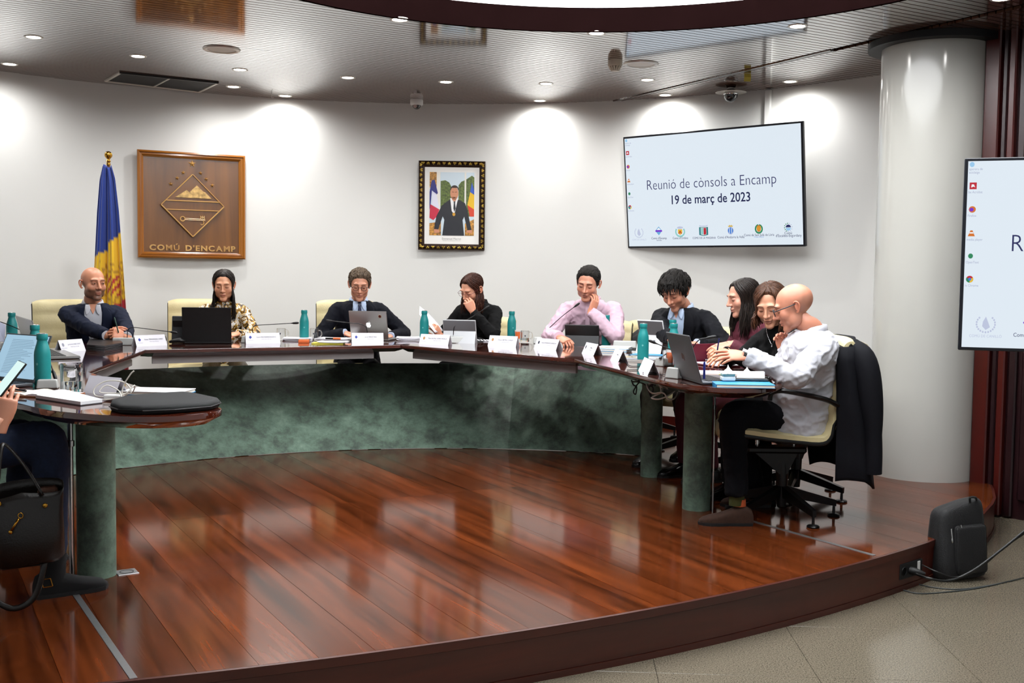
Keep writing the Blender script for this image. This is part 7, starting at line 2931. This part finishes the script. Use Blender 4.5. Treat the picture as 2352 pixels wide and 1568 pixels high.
def papers(c, w, d, n, yaw, label, seed, th=0.0016, m_=None, name='paper_stack'):
    """loose sheets stacked slightly askew: each sheet a part"""
    t = thing(name, label, 'papers', TR(c.x, c.y, c.z, yaw))
    r_ = random.Random(seed)
    for k in range(n):
        q = MB()
        N_ = 6
        vs = []
        cur = r_.uniform(0.0, 0.006)
        for i in range(N_ + 1):
            for j in (0, 1):
                x = -w / 2 + w * i / N_
                vs.append((x, -d / 2 + d * j, cur * (abs(x) / (w / 2)) ** 3))
        q.add(vs, [(2 * i, 2 * i + 1, 2 * i + 3, 2 * i + 2) for i in range(N_)])
        o = q.build('sheet', m_ or m_sheet, t, M=TR(r_.uniform(-0.01, 0.01), r_.uniform(-0.01, 0.01), 0.001 + k * th * 1.6, r_.uniform(-0.15, 0.15)))
        s_ = o.modifiers.new('thick', 'SOLIDIFY')
        s_.thickness = th
        s_.offset = 1.0
    return t


papers(T(684, 781), 0.21, 0.20, 8, 0.2, 'pile of papers behind the teal bottle left of the suit man', 1)
papers(T(770, 781), 0.26, 0.20, 7, -0.1, 'papers under the right arm of the man in dark suit', 2)
papers(T(940, 781), 0.18, 0.16, 7, 0.05, 'pile of papers left of the bottle beside the woman in black jacket', 3, th=0.0024)
papers(T(1110, 783), 0.16, 0.13, 4, -0.3, 'coloured and white papers right of the grey tablet', 4)
papers(T(750, 789), 0.21, 0.13, 4, 0.0, 'white sheets on the yellow notepad', 5, th=0.001)
pn_ = T(752, 790)
q = MB()
q.box((0, 0.05, 0.0045), (0.23, 0.12, 0.008), bev=0.001)
o = q.build('yellow_notepad', mat('yellow_pad', '#d8cf52', rough=0.6), M=TR(pn_.x, pn_.y, TZ, 0.02))
tag(o, 'yellow notepad right of the orange note block', 'notepad')
for ch_ in [c for c in bpy.data.objects if c.get('label') == 'white sheets on the yellow notepad']:
    ch_.location = (pn_.x + 0.03, pn_.y + 0.06, TZ + 0.009)
on_ = T(697, 787.5)
q = MB()
q.box((0, 0.03, 0.011), (0.075, 0.075, 0.022), bev=0.002)
tag(q.build('sticky_note_block', m_orange, M=TR(on_.x, on_.y, TZ + 0.0005, 0.1)), 'orange block of notes before the teal bottle', 'note block')
hp = T(764, 785)
t = thing('highlighter_pen', 'orange highlighter lying on the papers of the man in dark suit', 'pen', TR(hp.x, hp.y + 0.03, TZ + 0.024, -0.1))
q = MB()
q.tube([(-0.06, 0, 0), (0.0, 0, 0)], 0.007, n=10)
q.build('barrel', m_lblack, t, smooth=40)
q = MB()
q.tube([(0.0, 0, 0), (0.055, 0, 0)], 0.0085, n=10)
q.build('cap', m_orange, t, smooth=40)
gl = T(1097, 786)
q = MB()
random.seed(8)
pts = []
for k in range(60):
    a = k * 0.42
    pts.append((0.028 * math.cos(a) + 0.0016 * (k - 30), 0.02 * math.sin(a * 1.1), 0.006 + 0.03 * abs(math.sin(a * 0.5))))
q.tube(pts, 0.0017, n=5)
tag(q.build('cable_coil', m_bcable, M=TR(gl.x, gl.y, TZ), smooth=True), 'black cable coiled beside the grey tablet', 'cable')

# right wing: folder, pads, tissues
fd = T(1650, 838)
t = thing('document_folder', 'open burgundy folder with papers before the woman in black turtleneck', 'folder', TR(fd.x, fd.y, TZ, -1.15))
q = MB()
q.box((0, 0, 0.004), (0.31, 0.24, 0.007), bev=0.002)
q.build('cover', mat('burgundy_leather', '#4a0f1e', rough=0.45), t)
q = MB()
q.box((-0.19, 0.0, 0.055), (0.006, 0.24, 0.12), bev=0.002, M=Matrix.Rotation(0.0, 4, 'Y'))
q.build('raised_flap', mat('burgundy_flap', '#5a1226', rough=0.45), t)
for k in range(3):
    q = MB()
    q.box((0.01 * k, 0.004 * k, 0.0085 + 0.0012 * k), (0.28, 0.20, 0.001))
    q.build('sheet', m_sheet, t, M=Matrix.Rotation(0.05 * (k - 1), 4, 'Z'))
sn = T(1628, 832)
t = thing('spiral_pad', 'white spiral notepad with black rings on the right wing', 'notepad', TR(sn.x - 0.02, sn.y + 0.05, TZ + 0.012, -0.25))
q = MB()
q.box((0, 0, 0.004), (0.16, 0.11, 0.007))
q.build('pages', m_sheet, t)
for k in range(12):
    q = MB()
    q.tube([(-0.07 + 0.0128 * k + 0.0, -0.055 + 0.007 * math.cos(a), 0.005 + 0.007 * math.sin(a)) for a in np.linspace(0, 2 * pi, 11)], 0.0017, n=5, caps=False)
    q.build('ring', m_lblack, t)
pdp = T(1672, 864)
t = thing('document_pad', 'cream document pad with page flags beside the grey laptop', 'papers', TR(pdp.x, pdp.y + 0.07, TZ + 0.0005, -0.12))
q = MB()
q.box((0, 0, 0.008), (0.29, 0.19, 0.014), bev=0.001)
q.build('pad', mat('cream_pad', '#efe2dc', rough=0.6), t)
for i, (x, c) in enumerate(((-0.03, '#c5d94a'), (0.0, '#f0a04a'))):
    q = MB()
    q.box((x, -0.10, 0.012), (0.022, 0.02, 0.0008))
    q.build('page_flag', mat('flag_%d' % i, c, rough=0.6), t)
pp = T(1607, 880)
q = MB()
q.tube([(0, 0, 0), (0, 0, 0.075), (0, 0, 0.085)], [0.006, 0.006, 0.004], n=10)
tag(q.build('marker_pen', mat('navy_marker', '#1c2472', rough=0.3), M=TR(pp.x + 0.03, pp.y + 0.05, TZ + 0.017, 0.2), smooth=40), 'navy marker standing beside the grey laptop hinge', 'pen')
tb = T(1674, 884)
t = thing('tissue_box', 'small pale box with a tissue on the blue book', 'tissue box', TR(tb.x, tb.y + 0.03, TZ + 0.0175, 0.1))
q = MB()
q.box((0, 0, 0.012), (0.066, 0.05, 0.022), bev=0.006, seg=2)
q.build('tray', m_white, t)
q = MB()
q.box((0, 0, 0.030), (0.062, 0.047, 0.016), bev=0.005, seg=2)
q.build('teal_window', mat('aqua_plastic', '#a9d8d0', rough=0.2, trans=0.4), t)


def tissue(parent, M, s, seed, name='tissue'):
    q = MB()
    vs, N_ = [], 12
    for i in range(N_ + 1):
        for j in range(N_ + 1):
            u, v = i / N_ - 0.5, j / N_ - 0.5
            r2 = math.hypot(u, v)
            z = s * (1.1 * max(0, 0.5 - r2) ** 1.1 + 0.10 * noise.noise((u * 4 + seed, v * 4, 0)))
            vs.append((u * s * 0.7 * (0.5 + r2), v * s * 0.7 * (0.5 + r2), max(0, z)))
    q.add(vs, [(i * (N_ + 1) + j, i * (N_ + 1) + j + 1, (i + 1) * (N_ + 1) + j + 1, (i + 1) * (N_ + 1) + j) for i in range(N_) for j in range(N_)])
    return q.build(name, mat('white_tissue', '#ececea', rough=0.9), parent, smooth=True, M=M)


tissue(t, Matrix.Translation((0.0, 0, 0.036)), 0.085, 2.0)
bt = T(1727, 884)
t = thing('phone_case', 'black phone wallet on the blue book', 'wallet', TR(bt.x, bt.y + 0.045, TZ + 0.0175, -0.04))
q = MB()
q.box((0, 0, 0.007), (0.16, 0.085, 0.013), bev=0.004, seg=2)
q.build('leather_body', mat('black_wallet', '#101011', rough=0.35), t)
q = MB()
q.box((0, 0, 0.0075), (0.163, 0.088, 0.0018))
q.build('edge_band', m_steel, t)
tp = thing('tissue_packet', 'white tissue packet on top of the black phone wallet', 'tissue packet', TR(bt.x + 0.005, bt.y + 0.05, TZ + 0.032, -0.04))
q = MB()
q.add([(-0.075, -0.03, 0), (0.062, -0.03, 0), (0.062, 0.03, 0), (-0.06, 0.03, 0), (-0.065, -0.02, 0.026), (0.062, -0.022, 0.030), (0.062, 0.02, 0.030), (-0.05, 0.02, 0.028)],
      [(0, 3, 2, 1), (4, 5, 6, 7), (0, 1, 5, 4), (1, 2, 6, 5), (2, 3, 7, 6), (3, 0, 4, 7)])
q.build('packet', mat('white_packet', '#e9e9ea', rough=0.5), tp)
tissue(tp, Matrix.Translation((-0.02, 0, 0.028)), 0.05, 5.0)
kb_ = T(1779, 884)
q = MB()
pts = [(0.03 * math.cos(a) * (1 - 0.02 * a), 0.02 * math.sin(a), 0.010 + 0.012 * math.sin(a * 1.7) + 0.012) for a in np.linspace(0, 14, 60)]
q.tube(pts, 0.0035, n=6)
tag(q.build('earphone_cable', m_bcable, M=TR(kb_.x - 0.035, kb_.y + 0.05, TZ), smooth=True), 'black cable bundle at the very tip of the right wing', 'cable')
# cables lying on the right wing
for i, (pts_, lab) in enumerate((([(1440, 851), (1480, 849), (1505, 838), (1525, 828), (1530, 822)], 'thin black cable from the table edge to the small microphone'),
                                 ([(1476, 857), (1500, 858), (1525, 862), (1534, 862)], 'short black plug cable into the conference unit by the grey laptop'),
                                 ([(1433, 826), (1446, 841), (1475, 842), (1500, 843)], 'black cable running before the edge-on name card'))):
    q = MB()
    q.tube(spline([at_z(T(x, y), TZ + 0.004) for x, y in pts_], 30), 0.0024, n=6)
    tag(q.build('table_cable', m_bcable, smooth=True), lab, 'cable')
# cable tangles hanging below the right wing
def hang(name, lab, m_, r, loops):
    t = thing(name, lab, 'cable')
    for L_ in loops:
        q = MB()
        q.tube(spline([pd(*p) for p in L_], 36), r, n=6)
        q.build('strand', m_, t, smooth=True)


D_ = 5.95
hang('hanging_cables', 'black cable tangle hanging under the right wing', m_bcable, 0.0042,
     [[(1450, 872, D_ + 0.2), (1455, 884, D_ + 0.2), (1462, 888, D_ + 0.2), (1460, 905, D_ + 0.2), (1455, 898, D_ + 0.2), (1466, 880, D_ + 0.2), (1475, 876, D_ + 0.2)],
      [(1452, 876, D_ + 0.2), (1470, 878, D_ + 0.15), (1484, 886, D_ + 0.1), (1492, 905, D_), (1497, 912, D_), (1490, 890, D_), (1500, 884, D_), (1498, 876, D_)],
      [(1486, 870, D_), (1488, 892, D_), (1496, 904, D_), (1500, 892, D_), (1494, 882, D_), (1502, 872, D_)]])
hang('hanging_white_cable', 'white cable looped in the air under the right wing', m_wcable, 0.0045,
     [[(1482, 868, D_), (1488, 892, D_ - 0.1), (1500, 903, D_ - 0.15), (1518, 901, D_ - 0.2), (1527, 905, D_ - 0.2), (1533, 915, D_ - 0.2), (1545, 917, D_ - 0.15), (1555, 905, D_), (1560, 880, D_)],
      [(1490, 872, D_), (1512, 880, D_ - 0.1), (1518, 900, D_ - 0.15), (1505, 908, D_ - 0.15), (1497, 914, D_ - 0.15), (1515, 916, D_ - 0.2), (1540, 905, D_ - 0.15), (1560, 888, D_)]])
# paper held out at the very left edge
q = MB()
A_, B_, C_, D2 = pd(-12, 733, 6.6), pd(13, 746, 6.6), pd(10, 785, 6.55), pd(-14, 782, 6.5)
q.quad(A_, B_, C_, D2)
o = q.build('paper_sheet', mat('bluish_paper', '#c9cde2', rough=0.6))
o.modifiers.new('thick', 'SOLIDIFY').thickness = 0.001
tag(o, 'bluish sheet standing at the left picture edge', 'paper')
yp = T(2, 803)
q = MB()
q.box((0, 0, 0.008), (0.05, 0.04, 0.015), bev=0.003)
tag(q.build('sticky_note_block', mat('yellow_block', '#d8cf2e', rough=0.6), M=TR(yp.x, yp.y, TZ)), 'yellow note block at the left picture edge', 'note block')

# ================================================================== bags, coats and cables on the floor
m_bag = mat('black_nylon', '#08080a', rough=0.7, bump=0.25, bscale=220, sheen=0.05)
bp_ = pt(2196, 1325, -0.2)
bpk = thing('backpack', 'black backpack standing against the stage riser', 'backpack', TR(bp_.x, bp_.y, -0.2, 0.35, -0.10))
q = MB()
rg = [(0.0, 0.135, 0.075), (0.02, 0.145, 0.085), (0.12, 0.145, 0.085), (0.24, 0.138, 0.075), (0.315, 0.134, 0.070), (0.355, 0.128, 0.064), (0.372, 0.110, 0.050), (0.378, 0.04, 0.020)]
n = 28
vs = []
for z, a, b_ in rg:
    for j in range(n):
        t_ = 2 * pi * j / n
        c_, s_ = math.cos(t_), math.sin(t_)
        e = (abs(c_) ** 5 + abs(s_) ** 5) ** (-1 / 5)
        vs.append((a * c_ * e + 0.02 * (z / 0.39) + 0.006 * noise.noise((c_ * 2, s_ * 2, z * 9)), b_ * s_ * e + 0.008 * noise.noise((c_ * 3 + 5, s_ * 3, z * 8)), z + (0.035 * (c_ * a / 0.13) * (z / 0.39) if z > 0.3 else 0)))
fs = [(i * n + j, i * n + (j + 1) % n, (i + 1) * n + (j + 1) % n, (i + 1) * n + j) for i in range(len(rg) - 1) for j in range(n)]
fs += [tuple(range(n - 1, -1, -1)), tuple(range((len(rg) - 1) * n, len(rg) * n))]
q.add(vs, fs)
o = q.build('bag_body', m_bag, bpk, smooth=True)
o.modifiers.new('s', 'SUBSURF').render_levels = 1
q = MB()
q.box((0.02, -0.088, 0.15), (0.19, 0.03, 0.24), bev=0.02, seg=3)
q.build('front_pocket', m_bag, bpk, smooth=40)
for (x, z, dx) in ((-0.105, 0.26, 0.0), (-0.045, 0.275, 0.01)):
    q = MB()
    q.tube([(x, -0.095, z), (x + dx, -0.10, z - 0.05)], 0.0028, n=6)
    q.ell((x + dx, -0.10, z - 0.058), (0.005, 0.003, 0.012), 8, 6)
    q.build('zip_pull', m_steel, bpk, smooth=40)
q = MB()
q.tube(spline([(0.07, -0.04, 0.36), (0.05, -0.06, 0.40), (0.08, -0.065, 0.40), (0.10, -0.05, 0.385)], 14), 0.006, n=6)
q.build('carry_handle', m_bag, bpk, smooth=True)
# outlet panel on the riser
ra, rb = pt(2053, 1330, -0.12), pt(2128, 1302, -0.12)
op = pd(2086, 1305, 5.20)
oi_ = Vector((2.02, 5.215, 0))
od = Vector((2.055 - 1.451, 5.255 - 4.76, 0)).normalized()
on2 = Vector((od.y, -od.x, 0))
pos = Vector((1.93, 5.15, -0.105)) + on2 * 0.012
so_ = thing('riser_outlet', 'black power outlet panel on the stage riser', 'outlet', frame(pos, od))
q = MB()
q.box((0, 0, 0), (0.20, 0.012, 0.075), bev=0.003)
q.build('panel', m_blackmat, so_)
q = MB()
q.lathe([(0.018, 0.0), (0.021, 0.003), (0.022, 0.0)], n=20, M=Matrix.Translation((-0.065, -0.006, 0)) @ Matrix.Rotation(pi / 2, 4, 'X'))
q.build('socket_ring', m_black, so_)
q = MB()
q.box((0.062, -0.0075, 0.008), (0.022, 0.004, 0.046), bev=0.001)
q.build('data_socket', m_white, so_)
q = MB()
q.tube([(-0.01, -0.006, -0.004), (-0.008, -0.03, -0.004), (0.0, -0.05, -0.006), (0.012, -0.07, -0.01)], [0.019, 0.018, 0.013, 0.007], n=14)
pl = q.build('power_plug', m_blackmat, so_, smooth=40)
# cables to the right picture edge
for lab, pts_, r, m_ in (('thick black power cable from the outlet panel past the backpack', [(2104, 1318, -0.115), (2135, 1328, -0.16), (2180, 1333, -0.175), (2235, 1310, -0.08), (2300, 1262, 0.02), (2370, 1205, 0.12)], 0.0065, m_bcable),
                         ('thin black data cable from the outlet panel to the right edge', [(2118, 1297, -0.10), (2150, 1312, -0.13), (2195, 1325, -0.15), (2245, 1308, -0.07), (2310, 1255, 0.03), (2370, 1213, 0.12)], 0.0035, m_bcable)):
    base = Vector((pos.x, pos.y, 0))
    P_ = []
    for x, y, z in pts_:
        P_.append(pd(x, y, 4.98 if x > 2130 else 5.06))
    q = MB()
    q.tube(spline(P_, 40), r, n=8)
    tag(q.build('power_cable' if r > 0.005 else 'data_cable', m_, smooth=True), lab, 'cable')
for lab, pts_ in (('thin grey cable lying on the granite below the backpack', [(2065, 1354), (2110, 1364), (2170, 1361), (2250, 1351), (2352, 1328)]), ('second thin grey cable curving over the granite', [(2100, 1341), (2150, 1351), (2210, 1354), (2290, 1342), (2360, 1326)])):
    q = MB()
    q.tube(spline([at_z(pt(x, y, -0.2), -0.1965) for x, y in pts_], 40), 0.003, n=6)
    tag(q.build('floor_cable', mat('grey_cable', '#3f4444', rough=0.5), smooth=True), lab, 'cable')

# ---- dark suit jacket hanging over the chair back of the bald man in white shirt
jk = thing('suit_jacket', 'dark navy suit jacket hung over the back of the swivel chair', 'jacket', TR(1.435, 5.81, 0, face_yaw(-0.985, 0.0)) @ Matrix.Diagonal((1, 1, 1.06, 1)))
q = MB()
# one heavy cloth wrapped round the chair back: top roll, far side, back and near side
NU, NV = 60, 40
vs = []
for j in range(NV + 1):
    v = j / NV
    for i in range(NU + 1):
        a = -1.95 + 3.9 * i / NU                  # 0 = straight behind, +-1.9 = front edges at the chair sides
        hx, hy = 0.285 + 0.02 * math.sin(pi * v), 0.120 + 0.085 * v
        x = hx * math.sin(a) * (1.0 if abs(a) < 1.6 else 0.985)
        yb = 0.275 + 0.05 * v
        y = yb + hy * math.cos(a)
        z0 = 0.925 - 0.045 * abs(math.sin(a)) ** 2
        z1 = 0.165 + 0.05 * abs(math.sin(a)) - 0.02 * math.cos(2 * a)
        z = z0 + (z1 - z0) * v
        if v < 0.10:                               # shoulders roll in over the top of the back
            k = 1 - v / 0.10
            x *= 1 - 0.30 * k ** 1.5
            y = y + (0.30 - y) * 0.75 * k ** 1.5
            z = z0 + 0.012 * k
        f_ = 0.016 * math.sin(a * 5.2 + 2.2 * v) * v + 0.022 * noise.noise((a * 1.6, v * 3.0, 4.0))
        x += f_ * math.sin(a)
        y += f_ * math.cos(a)
        vs.append((x, y, z))
q.add(vs, [(j * (NU + 1) + i, j * (NU + 1) + i + 1, (j + 1) * (NU + 1) + i + 1, (j + 1) * (NU + 1) + i) for j in range(NV) for i in range(NU)])
o = q.build('jacket_body', m_blazer, jk, smooth=True)
s_ = o.modifiers.new('thick', 'SOLIDIFY')
s_.thickness = 0.010
for s in (-1, 1):
    q = MB()
    q.tube(spline([(s * 0.20, 0.33, 0.89), (s * 0.255, 0.385, 0.81), (s * 0.275, 0.42, 0.60), (s * 0.270, 0.44, 0.40), (s * 0.262, 0.445, 0.27)], 24), [0.040 + 0.022 * math.sin(pi * min(1, i / 16)) for i in range(25)], n=16, ry=[0.045 + 0.022 * math.sin(pi * min(1, i / 16)) for i in range(25)])
    q.build('sleeve', m_blazer, jk, smooth=50)
# ---- black coat over an empty chair between pink shirt and dark blazer
ec = place_chair(1.02, 8.72, face_yaw(-0.55, -0.83), 'cream leather swivel chair under a black coat, between pink shirt and blazer')
ct_ = thing('black_coat', 'black coat heaped on the empty chair beside the man in pink shirt', 'coat', TR(1.02, 8.72, 0, face_yaw(-0.55, -0.83)))
q = MB()
vs = []
for j in range(25):
    v = j / 24
    for i in range(25):
        u = i / 24 * 2 - 1
        y = 0.36 - 0.50 * v
        z = (0.91 - 0.10 * abs(u) ** 2) * (1 - v) ** 0.55 + 0.50 * (1 - (1 - v) ** 0.55)
        z += 0.03 * noise.noise((u * 4, v * 5, 2.0))
        vs.append((u * 0.24, y + 0.03 * noise.noise((u * 5, v * 4, 7.0)) - 0.03, z))
q.add(vs, [(j * 25 + i, j * 25 + i + 1, (j + 1) * 25 + i + 1, (j + 1) * 25 + i) for j in range(24) for i in range(24)])
o = q.build('coat_body', m_bag, ct_, smooth=True)
o.modifiers.new('thick', 'SOLIDIFY').thickness = 0.012
q = MB()
q.tube(spline([(-0.2, 0.2, 0.80), (-0.26, 0.05, 0.72), (-0.24, -0.05, 0.58), (-0.2, -0.1, 0.52)], 14), [0.05] * 15, n=12)
q.build('coat_sleeve', m_bag, ct_, smooth=True)

# ---- leather handbag hanging at the left edge
hb = thing('leather_handbag', 'black and brown leather handbag with gold rings hanging at the left edge', 'handbag')
m_hbag = mat('black_handbag_leather', '#16120f', rough=0.35, bump=0.12, bscale=160)
m_hbrown_ = mat('brown_handbag_lining', '#4a2c1e', rough=0.5)
hM_ = TR(*pd(72, 1290, 3.95), 0.35, 0, -0.10)
hb.matrix_world = hM_
q = MB()
rg = [(0.0, 0.105, 0.060), (0.015, 0.118, 0.072), (0.10, 0.125, 0.075), (0.18, 0.130, 0.065), (0.245, 0.138, 0.045), (0.27, 0.142, 0.040)]
n = 28
vs = []
for z, a, b_ in rg:
    for j in range(n):
        t_ = 2 * pi * j / n
        c_, s_ = math.cos(t_), math.sin(t_)
        e = (abs(c_) ** 3.4 + abs(s_) ** 3.4) ** (-1 / 3.4)
        zz = z + (0.035 * max(0, s_) * (z / 0.27) ** 3) - (0.03 * max(0, -s_) * abs(c_) * (z / 0.27) ** 3)
        vs.append((a * c_ * e, b_ * s_ * e, zz))
fs = [(i * n + j, i * n + (j + 1) % n, (i + 1) * n + (j + 1) % n, (i + 1) * n + j) for i in range(len(rg) - 1) for j in range(n)] + [tuple(range(n - 1, -1, -1))]
q.add(vs, fs)
o = q.build('bag_body', m_hbag, hb, smooth=60)
s_ = o.modifiers.new('thick', 'SOLIDIFY')
s_.thickness = 0.004
q = MB()
q.box((0.02, 0.0, 0.22), (0.19, 0.05, 0.006), bev=0.002)
q.build('inner_pocket', m_hbrown_, hb)
q = MB()
q.box((0.085, 0.01, 0.245), (0.07, 0.05, 0.05), bev=0.01)
q.build('side_fold', m_hbrown_, hb)
q = MB()
q.tube(spline([(-0.09, -0.05, 0.26), (-0.07, -0.05, 0.34), (-0.05, -0.02, 0.44), (-0.03, 0.0, 0.44), (0.02, -0.01, 0.36), (0.07, -0.04, 0.25)], 30), 0.009, n=8, ry=0.005)
q.build('handle_strap', m_hbag, hb, smooth=True)
q = MB()
q.tube(spline([(-0.12, 0.0, 0.22), (-0.16, -0.02, 0.05), (-0.15, -0.03, -0.08), (-0.08, -0.04, -0.15), (0.0, -0.05, -0.12), (0.05, -0.05, 0.0), (0.12, 0.0, 0.20)], 40), 0.011, n=8, ry=0.004)
q.build('shoulder_strap', m_hbag, hb, smooth=True)
for x, z in ((-0.075, 0.245), (0.075, 0.215)):
    q = MB()
    q.lathe([(0.0, 0.004), (0.007, 0.003), (0.009, 0.0)], n=14, M=Matrix.Translation((x, -0.066, z)) @ Matrix.Rotation(pi / 2, 4, 'X'))
    q.build('gold_stud', m_brass, hb, smooth=40)
q = MB()
q.tube([(-0.045, -0.082, 0.145), (-0.015, -0.085, 0.185)], 0.004, n=8)
q.tube([(0.0 + 0.008 * math.cos(a) - 0.008, -0.085, 0.195 + 0.010 * math.sin(a)) for a in np.linspace(0, 2 * pi, 15)], 0.002, n=6, caps=False)
q.ell((-0.048, -0.082, 0.14), (0.007, 0.004, 0.008), 10, 6)
q.build('snap_hook', m_brass, hb, smooth=True)
q = MB()
for a, b_ in (((0.03, -0.052, -0.06), (0.062, -0.052, -0.06)), ((0.062, -0.052, -0.06), (0.066, -0.052, -0.09)), ((0.066, -0.052, -0.09), (0.034, -0.052, -0.09)), ((0.034, -0.052, -0.09), (0.03, -0.052, -0.06))):
    q.tube([a, b_], 0.002, n=6)
q.build('strap_buckle', m_brass, hb)
